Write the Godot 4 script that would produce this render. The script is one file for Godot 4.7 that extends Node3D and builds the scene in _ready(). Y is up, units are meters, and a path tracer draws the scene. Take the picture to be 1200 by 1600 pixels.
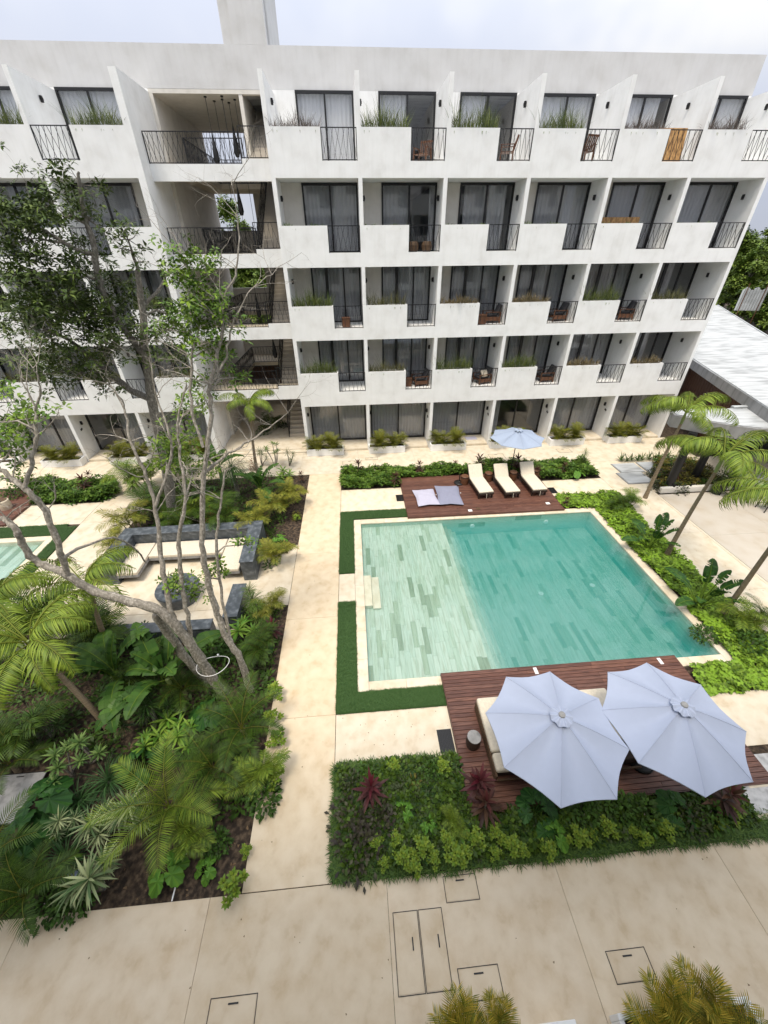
extends Node3D

# ---------------------------------------------------------------- mesh helper
class S:
	var v := PackedVector3Array()
	var n := PackedVector3Array()
	var c := PackedColorArray()
	var ix := PackedInt32Array()
	var col := Color.WHITE
	func put(p: Vector3, nn: Vector3) -> int:
		v.append(p); n.append(nn); c.append(col)
		return v.size() - 1
	func tri(a: Vector3, b: Vector3, d: Vector3) -> void:      # counter-clockwise seen from outside
		var nn := (b - a).cross(d - a)
		if nn.length_squared() < 1e-14: return
		nn = nn.normalized()
		var i := put(a, nn); put(b, nn); put(d, nn)
		ix.append_array([i, i + 2, i + 1])
	func quad(a: Vector3, b: Vector3, d: Vector3, e: Vector3) -> void:
		var nn := (d - a).cross(e - b).normalized()
		var i := put(a, nn); put(b, nn); put(d, nn); put(e, nn)
		ix.append_array([i, i + 2, i + 1, i, i + 3, i + 2])
	func obox(t: Transform3D, s: Vector3, bev := 0.0) -> void:
		var h := s * 0.5
		if bev <= 0.0:
			for ax in 3:
				for sg in [-1.0, 1.0]:
					var nn := Vector3.ZERO; nn[ax] = sg
					var u := Vector3.ZERO; u[(ax + 1) % 3] = h[(ax + 1) % 3]
					var w := Vector3.ZERO; w[(ax + 2) % 3] = h[(ax + 2) % 3] * sg
					var o := nn * h[ax]
					quad(t * (o - u - w), t * (o + u - w), t * (o + u + w), t * (o - u + w))
			return
		var k := h - Vector3.ONE * bev
		for ax in 3:
			var a1 := (ax + 1) % 3
			var a2 := (ax + 2) % 3
			for sg in [-1.0, 1.0]:
				var o := Vector3.ZERO; o[ax] = h[ax] * sg
				var u := Vector3.ZERO; u[a1] = k[a1]
				var w := Vector3.ZERO; w[a2] = k[a2] * sg
				quad(t * (o - u - w), t * (o + u - w), t * (o + u + w), t * (o - u + w))
			for s1 in [-1.0, 1.0]:
				for s2 in [-1.0, 1.0]:
					var p := Vector3.ZERO; p[a1] = h[a1] * s1; p[a2] = k[a2] * s2
					var q := Vector3.ZERO; q[a1] = k[a1] * s1; q[a2] = h[a2] * s2
					var e := Vector3.ZERO; e[ax] = k[ax] * s1 * s2
					quad(t * (p - e), t * (p + e), t * (q + e), t * (q - e))
		for sx in [-1.0, 1.0]:
			for sy in [-1.0, 1.0]:
				for sz in [-1.0, 1.0]:
					var a := t * Vector3(h.x * sx, k.y * sy, k.z * sz)
					var b := t * Vector3(k.x * sx, h.y * sy, k.z * sz)
					var d := t * Vector3(k.x * sx, k.y * sy, h.z * sz)
					if sx * sy * sz > 0: tri(a, b, d)
					else: tri(a, d, b)
	func box(x0: float, x1: float, y0: float, y1: float, z0: float, z1: float, bev := 0.0) -> void:
		obox(Transform3D(Basis.IDENTITY, Vector3((x0 + x1) / 2, (y0 + y1) / 2, (z0 + z1) / 2)), Vector3(x1 - x0, y1 - y0, z1 - z0), bev)
	func beam(a: Vector3, b: Vector3, w: float, h: float) -> void:
		var d := b - a
		var z := d.normalized()
		var up := Vector3.UP if absf(z.y) < 0.95 else Vector3.RIGHT
		var x := up.cross(z).normalized()
		obox(Transform3D(Basis(x, z.cross(x), z), (a + b) / 2), Vector3(w, h, d.length()))
	func tube(pts: PackedVector3Array, rad: PackedFloat32Array, sides := 6, cap := true) -> void:
		var m := pts.size()
		var prev := Vector3.ZERO
		var first := v.size()
		for i in m:
			var d := (pts[mini(i + 1, m - 1)] - pts[maxi(i - 1, 0)]).normalized()
			var x := prev - d * prev.dot(d) if i > 0 else (Vector3.RIGHT if absf(d.x) < 0.8 else Vector3.FORWARD)
			x = (x - d * x.dot(d)).normalized()
			prev = x
			var y := d.cross(x)
			for k in sides:
				var a := TAU * k / sides
				var r := x * cos(a) + y * sin(a)
				put(pts[i] + r * rad[i], r)
		for i in m - 1:
			for k in sides:
				var p := first + i * sides + k
				var q := first + i * sides + (k + 1) % sides
				ix.append_array([p, q + sides, q, p, p + sides, q + sides])
		if cap:
			for e in [0, m - 1]:
				var nn := (pts[m - 1] - pts[m - 2]).normalized() if e else (pts[0] - pts[1]).normalized()
				var ci := put(pts[e], nn)
				for k in sides:
					put(v[first + e * sides + k], nn)
				for k in sides:
					if e: ix.append_array([ci, ci + 1 + (k + 1) % sides, ci + 1 + k])
					else: ix.append_array([ci, ci + 1 + k, ci + 1 + (k + 1) % sides])
	func lathe(prof: PackedVector2Array, sides := 20, at := Vector3.ZERO) -> void:
		for i in prof.size() - 1:
			var a := prof[i]
			var b := prof[i + 1]
			var t := b - a
			var nr := Vector2(t.y, -t.x).normalized()
			var first := v.size()
			for k in sides + 1:
				var an := TAU * k / sides
				var r := Vector3(cos(an), 0, sin(an))
				var nn := r * nr.x + Vector3.UP * nr.y
				put(at + r * a.x + Vector3.UP * a.y, nn)
				put(at + r * b.x + Vector3.UP * b.y, nn)
			for k in sides:
				var p := first + k * 2
				ix.append_array([p, p + 2, p + 1, p + 1, p + 2, p + 3])
	func prism(poly: PackedVector2Array, y0: float, y1: float) -> void:     # polygon in (x, z)
		var idx := Geometry2D.triangulate_polygon(poly)
		for i in range(0, idx.size(), 3):
			var a := poly[idx[i]]; var b := poly[idx[i + 1]]; var d := poly[idx[i + 2]]
			if (b - a).cross(d - a) > 0:
				var s := b; b = d; d = s
			tri(Vector3(a.x, y1, a.y), Vector3(b.x, y1, b.y), Vector3(d.x, y1, d.y))
			tri(Vector3(a.x, y0, a.y), Vector3(d.x, y0, d.y), Vector3(b.x, y0, b.y))
		var cw := 1.0 if not Geometry2D.is_polygon_clockwise(poly) else -1.0
		for i in poly.size():
			var a := poly[i]
			var b := poly[(i + 1) % poly.size()]
			if cw < 0:
				var s := a; a = b; b = s
			quad(Vector3(a.x, y0, a.y), Vector3(a.x, y1, a.y), Vector3(b.x, y1, b.y), Vector3(b.x, y0, b.y))
	func rbox(t: Transform3D, s: Vector3, r: float, puff := 0.0) -> void:    # rounded cushion-like box
		var h := s * 0.5
		r = minf(r, minf(h.x, minf(h.y, h.z)) * 0.98)
		for ax in 3:
			var a1 := (ax + 1) % 3
			var a2 := (ax + 2) % 3
			var g1 := [-h[a1], -h[a1] + r * 0.35, -h[a1] + r, -h[a1] * 0.33, h[a1] * 0.33, h[a1] - r, h[a1] - r * 0.35, h[a1]]
			var g2 := [-h[a2], -h[a2] + r * 0.35, -h[a2] + r, -h[a2] * 0.33, h[a2] * 0.33, h[a2] - r, h[a2] - r * 0.35, h[a2]]
			for sg in [-1.0, 1.0]:
				var first := v.size()
				for i in 8:
					for j in 8:
						var q := Vector3.ZERO
						q[ax] = h[ax] * sg; q[a1] = g1[i]; q[a2] = g2[j]
						var k := h - Vector3.ONE * r
						var inn := q.clamp(-k, k)
						var d := (q - inn)
						d = d.normalized() if d.length() > 1e-5 else Vector3.ZERO
						var p := inn + d * r
						if puff > 0.0 and ax == 1:
							p.y += puff * sg * (1.0 - pow(absf(p.x / h.x), 2.5)) * (1.0 - pow(absf(p.z / h.z), 2.5))
						put(t * p, (t.basis * d).normalized())
				for i in 7:
					for j in 7:
						var p := first + i * 8 + j
						if sg > 0: ix.append_array([p, p + 9, p + 8, p, p + 1, p + 9])
						else: ix.append_array([p, p + 8, p + 9, p, p + 9, p + 1])
	# a leaf blade: bends down along its length, folded along the midrib
	func blade(p: Vector3, dir: Vector3, up: Vector3, ln: float, w: float, bend: float, segs := 3, fold := 0.25, wide := 0.35, c1 := Color.WHITE) -> void:
		var side := dir.cross(up).normalized()
		var pos := p
		var d := dir.normalized()
		var c0 := col
		var rows := []
		for i in segs + 1:
			var t := float(i) / segs
			var ww := w * (t / wide if t < wide else 1.0 - pow((t - wide) / (1.0 - wide), 1.6))
			if i == 0: ww = w * 0.25
			var un := side.cross(d).normalized()
			col = c0.lerp(c1, t) if c1 != Color.WHITE else c0
			if i == segs:
				rows.append([put(pos, un)])
			else:
				rows.append([put(pos - side * ww * 0.5 + un * fold * ww, (un + side * fold).normalized()), put(pos, un), put(pos + side * ww * 0.5 + un * fold * ww, (un - side * fold).normalized())])
			d = d.rotated(side, -bend / segs).normalized()
			pos += d * ln / segs
		for i in segs:
			var a: Array = rows[i]
			var b: Array = rows[i + 1]
			if b.size() == 1:
				ix.append_array([a[0], b[0], a[1], a[1], b[0], a[2]])
			else:
				ix.append_array([a[0], b[1], a[1], a[0], b[0], b[1], a[1], b[2], a[2], a[1], b[1], b[2]])
		col = c0
	func mesh(m: Material) -> ArrayMesh:
		var arr := []
		arr.resize(Mesh.ARRAY_MAX)
		arr[Mesh.ARRAY_VERTEX] = v; arr[Mesh.ARRAY_NORMAL] = n; arr[Mesh.ARRAY_COLOR] = c; arr[Mesh.ARRAY_INDEX] = ix
		var am := ArrayMesh.new()
		am.add_surface_from_arrays(Mesh.PRIMITIVE_TRIANGLES, arr)
		am.surface_set_material(0, m)
		return am

# ---------------------------------------------------------------- scene helpers
var M := {}
var taken := {}
var rng := RandomNumberGenerator.new()
const ORD := ["first", "second", "third", "fourth", "fifth", "sixth", "seventh", "eighth", "ninth", "tenth", "eleventh", "twelfth"]

func numbered(called: String, parent: Node) -> String:
	var key := str(parent.get_instance_id()) + called
	var k: int = taken.get(key, 0)
	taken[key] = k + 1
	return called if k == 0 else "%s_%03d" % [called, k]

func tag(o: Node3D, label: String, category: String, group := "") -> Node3D:
	o.set_meta("label", label); o.set_meta("category", category)
	if group: o.set_meta("group", group)
	return o

func thing(called: String, label: String, category: String, at := Vector3.ZERO, turn := 0.0, group := "") -> Node3D:
	var o := Node3D.new()
	o.name = numbered(called, self)
	add_child(o, true)
	o.position = at
	o.rotation.y = turn
	return tag(o, label, category, group)

func add(called: String, mesh: Mesh, parent: Node, t := Transform3D.IDENTITY) -> MeshInstance3D:
	var o := MeshInstance3D.new()
	o.name = numbered(called, parent)
	o.mesh = mesh
	o.transform = t
	parent.add_child(o, true)
	return o

func obj(called: String, s: S, mat: Material, parent: Node) -> MeshInstance3D:
	return add(called, s.mesh(mat), parent)

func bx(called: String, parent: Node, mat: Material, x0: float, x1: float, y0: float, y1: float, z0: float, z1: float, bev := 0.0) -> MeshInstance3D:
	var s := S.new()
	s.box(x0, x1, y0, y1, z0, z1, bev)
	return obj(called, s, mat, parent)

func struct(called: String, s: S, mat: Material) -> MeshInstance3D:
	var o := obj(called, s, mat, self)
	o.set_meta("kind", "structure")
	return o

func multi(called: String, mesh: Mesh, parent: Node, xf: Array, cols := []) -> MultiMeshInstance3D:
	var mm := MultiMesh.new()
	mm.transform_format = MultiMesh.TRANSFORM_3D
	mm.use_colors = cols.size() > 0
	mm.mesh = mesh
	mm.instance_count = xf.size()
	for i in xf.size():
		mm.set_instance_transform(i, xf[i])
		if cols.size(): mm.set_instance_color(i, cols[i % cols.size()])
	var o := MultiMeshInstance3D.new()
	o.multimesh = mm
	o.name = numbered(called, parent)
	o.set_meta("kind", "stuff")
	parent.add_child(o, true)
	return o

func dup(o: Node3D, at: Vector3, turn: float, label := "", size := 1.0, group := "") -> Node3D:
	var r: Node3D = o.duplicate()
	var base := String(o.name)
	if base.length() > 4 and base[-4] == "_" and base.right(3).is_valid_int(): base = base.left(-4)
	r.name = numbered(base, self)
	add_child(r, true)
	r.position = at
	r.rotation.y = turn
	r.scale = Vector3.ONE * size
	if label: r.set_meta("label", label)
	if group: r.set_meta("group", group)
	return r

func lin(r: float, g: float, b: float) -> Color:
	return Color(r, g, b).linear_to_srgb()

func mat(called: String, r: float, g: float, b: float, rough := 0.8, metal := 0.0) -> StandardMaterial3D:
	var m := StandardMaterial3D.new()
	m.resource_name = called
	m.albedo_color = lin(r, g, b)
	m.roughness = rough
	m.metallic = metal
	M[called] = m
	return m

func noise_tex(freq: float, seed_: int, cols: Array, offs: Array, size := 512, oct := 5, kind := FastNoiseLite.TYPE_SIMPLEX_SMOOTH, warp := 0.0) -> NoiseTexture2D:
	var fn := FastNoiseLite.new()
	fn.seed = seed_; fn.noise_type = kind; fn.frequency = freq; fn.fractal_octaves = oct
	if warp > 0.0:
		fn.domain_warp_enabled = true; fn.domain_warp_amplitude = warp; fn.domain_warp_frequency = freq * 1.5
	var t := NoiseTexture2D.new()
	t.width = size; t.height = size; t.seamless = true; t.noise = fn
	var g := Gradient.new()
	g.offsets = PackedFloat32Array(offs)
	var pc := PackedColorArray()
	for k in cols: pc.append(lin(k[0], k[1], k[2]))
	g.colors = pc
	t.color_ramp = g
	return t

func grain(m: StandardMaterial3D, tex: Texture2D, sc: Vector3, world := true) -> StandardMaterial3D:
	m.albedo_texture = tex
	m.uv1_triplanar = true
	m.uv1_world_triplanar = world
	m.uv1_scale = sc
	return m

func over(m: StandardMaterial3D, tex: Texture2D, sc: Vector3) -> void:
	m.detail_enabled = true
	m.detail_blend_mode = BaseMaterial3D.BLEND_MODE_MUL
	m.detail_albedo = tex
	m.detail_uv_layer = BaseMaterial3D.DETAIL_UV_2
	m.uv2_triplanar = true
	m.uv2_world_triplanar = true
	m.uv2_scale = sc

func relief(m: StandardMaterial3D, tex: Texture2D, cm: float) -> StandardMaterial3D:
	m.heightmap_enabled = true
	m.heightmap_texture = tex
	m.heightmap_scale = cm
	return m

func materials() -> void:
	var fine := noise_tex(0.03, 11, [[0, 0, 0], [1, 1, 1]], [0.2, 0.8], 512, 5)
	var stucco_t := noise_tex(0.006, 3, [[0.88, 0.875, 0.86], [0.94, 0.937, 0.93], [0.975, 0.975, 0.97], [1, 1, 1]], [0.1, 0.36, 0.58, 0.9], 1024, 6, FastNoiseLite.TYPE_SIMPLEX_SMOOTH, 20.0)
	relief(grain(mat("stucco", 0.86, 0.865, 0.86, 0.9), stucco_t, Vector3.ONE * 0.16), fine, 0.25)
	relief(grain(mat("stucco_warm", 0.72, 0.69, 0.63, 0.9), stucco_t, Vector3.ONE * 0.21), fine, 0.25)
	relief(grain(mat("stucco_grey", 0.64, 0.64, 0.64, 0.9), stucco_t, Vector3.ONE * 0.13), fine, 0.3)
	var trav := noise_tex(0.009, 21, [[0.88, 0.83, 0.75], [0.94, 0.91, 0.865], [0.97, 0.955, 0.93], [1.0, 0.993, 0.98]], [0.1, 0.34, 0.56, 0.86], 1024, 7, FastNoiseLite.TYPE_SIMPLEX_SMOOTH, 40.0)
	var speck := noise_tex(0.008, 22, [[0.86, 0.82, 0.76], [0.955, 0.94, 0.915], [1.0, 1.0, 1.0]], [0.06, 0.36, 0.72], 1024, 8, FastNoiseLite.TYPE_SIMPLEX_SMOOTH, 30.0)
	var runs := noise_tex(0.02, 23, [[0.965, 0.965, 0.96], [0.99, 0.99, 0.99], [1.0, 1.0, 1.0]], [0.12, 0.34, 0.55], 512, 4)
	for nm in ["stucco", "stucco_warm", "stucco_grey"]: over(M[nm], runs, Vector3(0.45, 0.04, 0.45))
	for i in 4:
		var m := mat("stone_%d" % i, [0.70, 0.66, 0.72, 0.68][i], [0.63, 0.59, 0.65, 0.62][i], [0.51, 0.47, 0.52, 0.51][i], 0.62)
		relief(grain(m, trav, Vector3.ONE * 0.17), fine, 0.12)
		m.uv1_offset = Vector3(0.37 * i, 0.2 * i, 0.61 * i)
		over(m, speck, Vector3.ONE * 0.31)
	for i in 2:
		var m := mat("walk_%d" % i, [0.70, 0.68][i], [0.595, 0.575][i], [0.44, 0.42][i], 0.62)
		relief(grain(m, trav, Vector3.ONE * 0.17), fine, 0.12)
		m.uv1_offset = Vector3(0.5 * i, 0.3, 0.7 * i)
		over(m, speck, Vector3.ONE * 0.31)
	for i in 3:
		var m := mat("front_%d" % i, [0.70, 0.67, 0.69][i], [0.595, 0.567, 0.585][i], [0.445, 0.42, 0.44][i], 0.62)
		relief(grain(m, trav, Vector3.ONE * 0.15), fine, 0.12)
		m.uv1_offset = Vector3(0.4 * i, 0.3, 0.23 * i)
		over(m, speck, Vector3.ONE * 0.31)
	grain(mat("terrace", 0.52, 0.48, 0.42, 0.45), trav, Vector3.ONE * 0.1)
	relief(grain(mat("joint", 0.44, 0.37, 0.28, 0.95), fine, Vector3.ONE * 0.8), fine, 0.3)
	var wood := noise_tex(0.012, 5, [[0.45, 0.40, 0.38], [0.8, 0.76, 0.74], [1, 1, 1]], [0.2, 0.5, 0.85], 512, 5)
	for i in 4:
		var m := mat("deck_%d" % i, [0.145, 0.180, 0.120, 0.162][i], [0.061, 0.080, 0.049, 0.075][i], [0.040, 0.052, 0.033, 0.053][i], 0.5)
		relief(grain(m, wood, Vector3(0.35, 4.0, 5.0)), wood, 0.2)
		m.uv1_offset = Vector3(0.3 * i, 0.17 * i, 0.43 * i)
	grain(mat("wood_brown", 0.17, 0.075, 0.035, 0.5), wood, Vector3(3.0, 3.0, 3.0), false)
	grain(mat("wood_wall", 0.13, 0.055, 0.026, 0.6), wood, Vector3(4.0, 0.4, 4.0))
	grain(mat("plywood", 0.52, 0.31, 0.12, 0.6), wood, Vector3(1.0, 0.6, 1.0))
	grain(mat("wicker", 0.10, 0.05, 0.03, 0.7), fine, Vector3(9, 9, 9))
	grain(mat("rattan", 0.30, 0.17, 0.08, 0.7), fine, Vector3(9, 9, 9))
	var streak := noise_tex(0.014, 8, [[0.78, 0.73, 0.65], [0.90, 0.88, 0.84], [0.97, 0.97, 0.95], [1, 1, 1]], [0.16, 0.36, 0.55, 0.8], 512, 3)
	for i in 8:
		var m := mat("tile_%d" % i, [0.47, 0.44, 0.49, 0.455, 0.42, 0.25, 0.48, 0.335][i], [0.52, 0.495, 0.535, 0.51, 0.47, 0.265, 0.525, 0.37][i], [0.43, 0.41, 0.45, 0.42, 0.37, 0.17, 0.44, 0.26][i], 0.45)
		grain(m, streak, Vector3(1.6, 1.6, 0.16))
		m.uv1_offset = Vector3(0.31 * i, 0.13 * i, 0.47 * i)
	grain(mat("tile_wall", 0.50, 0.58, 0.48, 0.45), streak, Vector3(0.3, 2.2, 0.3))
	var bark_t := noise_tex(0.03, 31, [[0.12, 0.112, 0.10], [0.20, 0.19, 0.172], [0.27, 0.26, 0.24], [0.46, 0.45, 0.43]], [0.2, 0.48, 0.64, 0.80], 512, 6, FastNoiseLite.TYPE_SIMPLEX_SMOOTH, 25.0)
	relief(grain(mat("bark", 0.80, 0.76, 0.70, 0.9), bark_t, Vector3(1.0, 0.45, 1.0)), bark_t, 2.5)
	relief(grain(mat("bark_pale", 1.35, 1.28, 1.18, 0.9), bark_t, Vector3(1.1, 0.6, 1.1)), bark_t, 1.5)
	grain(mat("palm_trunk", 0.30, 0.23, 0.15, 0.85), noise_tex(0.03, 4, [[0.5, 0.5, 0.5], [1, 1, 1]], [0.3, 0.7], 256, 3), Vector3(0.6, 5, 0.6))
	mat("palm_green", 0.17, 0.22, 0.07, 0.5)
	var soil_t := noise_tex(0.03, 41, [[0.022, 0.015, 0.010], [0.05, 0.034, 0.022], [0.11, 0.078, 0.05]], [0.25, 0.5, 0.8], 512, 6)
	relief(grain(mat("soil", 1, 1, 1, 1.0), soil_t, Vector3.ONE * 0.45), soil_t, 3.0)
	var slate_t := noise_tex(0.012, 51, [[0.13, 0.15, 0.17], [0.19, 0.215, 0.24], [0.34, 0.37, 0.40]], [0.3, 0.55, 0.85], 512, 6, FastNoiseLite.TYPE_SIMPLEX_SMOOTH, 30.0)
	relief(grain(mat("slate", 0.43, 0.445, 0.46, 0.4), slate_t, Vector3.ONE * 0.7), slate_t, 0.4)
	var conc_t := noise_tex(0.008, 61, [[0.6, 0.6, 0.6], [0.85, 0.85, 0.85], [1, 1, 1]], [0.2, 0.5, 0.85], 512, 6)
	relief(grain(mat("concrete", 0.30, 0.30, 0.30, 0.8), conc_t, Vector3(0.8, 0.15, 0.8)), fine, 0.2)
	relief(grain(mat("white_roof", 0.50, 0.52, 0.53, 0.7), conc_t, Vector3(0.12, 0.3, 0.5)), fine, 0.2)
	grain(mat("marble_step", 0.5, 0.5, 0.5, 0.5), conc_t, Vector3.ONE * 0.9)
	mat("black_metal", 0.012, 0.012, 0.013, 0.45, 0.2)
	mat("black_frame", 0.010, 0.010, 0.011, 0.4)
	mat("chrome", 0.6, 0.6, 0.62, 0.25, 1.0)
	mat("white_plastic", 0.75, 0.75, 0.75, 0.5)
	mat("curtain", 0.78, 0.80, 0.83, 0.9)
	mat("interior", 0.45, 0.43, 0.40, 0.9)
	mat("room_floor", 0.35, 0.30, 0.24, 0.5)
	grain(mat("cream_fabric", 0.68, 0.61, 0.49, 0.95), fine, Vector3.ONE * 2.0)
	M.cream_fabric.albedo_texture = noise_tex(0.02, 71, [[0.9, 0.9, 0.9], [1, 1, 1]], [0.3, 0.7], 256, 4)
	var weave := noise_tex(0.02, 72, [[0.975, 0.975, 0.98], [1, 1, 1]], [0.3, 0.7], 256, 4)
	grain(mat("canopy", 0.37, 0.42, 0.545, 0.85), weave, Vector3.ONE * 0.9, false)
	M.canopy.backlight_enabled = true
	M.canopy.backlight = Color(0.12, 0.13, 0.16)
	grain(mat("canopy_blue", 0.31, 0.37, 0.48, 0.85), weave, Vector3.ONE * 0.9, false)
	grain(mat("cushion_lilac", 0.44, 0.43, 0.53, 0.95), weave, Vector3.ONE * 1.5)
	grain(mat("cushion_blue", 0.235, 0.245, 0.33, 0.95), weave, Vector3.ONE * 1.5)
	mat("cushion_dark", 0.05, 0.05, 0.055, 0.95)
	mat("turf_green", 0.035, 0.085, 0.018, 0.9)
	var lf := mat("leaf", 1, 1, 1, 0.5)
	lf.vertex_color_use_as_albedo = true
	lf.metallic_specular = 0.32
	lf.backlight_enabled = true
	lf.backlight = Color(0.2, 0.2, 0.2)
	var lm := mat("leaf_matt", 1, 1, 1, 0.7)
	lm.vertex_color_use_as_albedo = true
	lm.backlight_enabled = true
	lm.backlight = Color(0.25, 0.25, 0.25)
	var gl := mat("glass", 0.02, 0.025, 0.03, 0.03)
	gl.albedo_color.a = 0.22
	gl.transparency = BaseMaterial3D.TRANSPARENCY_ALPHA
	gl.metallic_specular = 0.6
	var gt := mat("glass_clear", 0.02, 0.025, 0.03, 0.03)
	gt.albedo_color.a = 0.10
	gt.transparency = BaseMaterial3D.TRANSPARENCY_ALPHA
	var wt := mat("water", 0.03, 0.60, 0.54, 0.02)
	wt.albedo_color.a = 0.08
	wt.transparency = BaseMaterial3D.TRANSPARENCY_ALPHA
	wt.metallic_specular = 0.42
	var rip := FastNoiseLite.new()
	rip.seed = 9; rip.frequency = 0.02; rip.fractal_octaves = 3
	var rt := NoiseTexture2D.new()
	rt.width = 512; rt.height = 512; rt.seamless = true; rt.noise = rip; rt.as_normal_map = true; rt.bump_strength = 1.2
	wt.normal_enabled = true; wt.normal_texture = rt; wt.normal_scale = 0.2
	wt.uv1_triplanar = true; wt.uv1_world_triplanar = true; wt.uv1_scale = Vector3.ONE * 0.35

func _ready() -> void:
	rng.seed = 20240607
	# ---- camera
	var cam := Camera3D.new()
	cam.name = "camera"
	cam.position = Vector3(-0.7103, 9.9836, 21.1483)
	cam.basis = Basis(Vector3.UP, -0.0725) * Basis(Vector3.RIGHT, -0.6003) * Basis(Vector3.BACK, -0.0109)
	cam.fov = rad_to_deg(2.0 * atan(800.0 / 609.10))
	cam.near = 0.05
	cam.far = 600.0
	cam.current = true
	add_child(cam)
	# ---- sky and exposure
	var env := Environment.new()
	env.background_mode = Environment.BG_SKY
	var sky := Sky.new()
	sky.sky_material = cloud_sky()
	env.sky = sky
	env.tonemap_mode = Environment.TONE_MAPPER_LINEAR
	env.tonemap_exposure = 1.25
	env.background_energy_multiplier = 1.0
	env.sdfgi_enabled = true; env.ssao_enabled = true; env.ssil_enabled = true
	env.volumetric_fog_enabled = true; env.volumetric_fog_density = 0.0
	var we := WorldEnvironment.new()
	we.name = "world_environment"
	we.environment = env
	add_child(we)
	# ---- sun behind thin cloud, high and a little behind the far building
	var sun := DirectionalLight3D.new()
	sun.name = "sun"
	sun.light_energy = 0.85
	sun.light_color = Color(1.0, 0.955, 0.88)
	sun.light_angular_distance = 18.0
	sun.shadow_enabled = true
	sun.rotation = Vector3(deg_to_rad(-70.0), deg_to_rad(-30.0), 0)
	add_child(sun)
	materials()
	ground()
	building()
	stairwell()
	opposite_building()
	pools()
	decks()
	right_side()
	fire_pit()
	furniture()
	balcony_things()
	planting()
	trees()
	forest()

func cloud_sky() -> PanoramaSkyMaterial:
	var w := 512
	var h := 256
	var im := Image.create(w, h, false, Image.FORMAT_RGBF)
	var fn := FastNoiseLite.new()
	fn.seed = 77; fn.frequency = 1.1; fn.fractal_octaves = 5; fn.domain_warp_enabled = true; fn.domain_warp_amplitude = 0.5; fn.domain_warp_frequency = 0.8
	for y in h:
		var el := PI * (0.5 - (y + 0.5) / h)
		for x in w:
			var az := TAU * (x + 0.5) / w
			var d := Vector3(cos(el) * cos(az), sin(el), cos(el) * sin(az))
			var f := fn.get_noise_3d(d.x * 1.5, d.y * 2.6, d.z * 1.5)
			var k := smoothstep(-0.35, 0.45, f)
			var b := smoothstep(0.15, 0.5, f)
			var c := Vector3(0.66, 0.72, 0.88).lerp(Vector3(0.80, 0.84, 0.94), k).lerp(Vector3(1.0, 1.0, 1.0), b * 0.8)
			var up := clampf(sin(el), 0.0, 1.0)
			c = c.lerp(Vector3(0.86, 0.87, 0.90), up * 0.7) * (0.55 + 1.15 * up)
			if el < 0.0: c = Vector3(0.30, 0.30, 0.27)
			im.set_pixel(x, y, Color(c.x, c.y, c.z))
	var sm := PanoramaSkyMaterial.new()
	sm.panorama = ImageTexture.create_from_image(im)
	return sm

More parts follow.
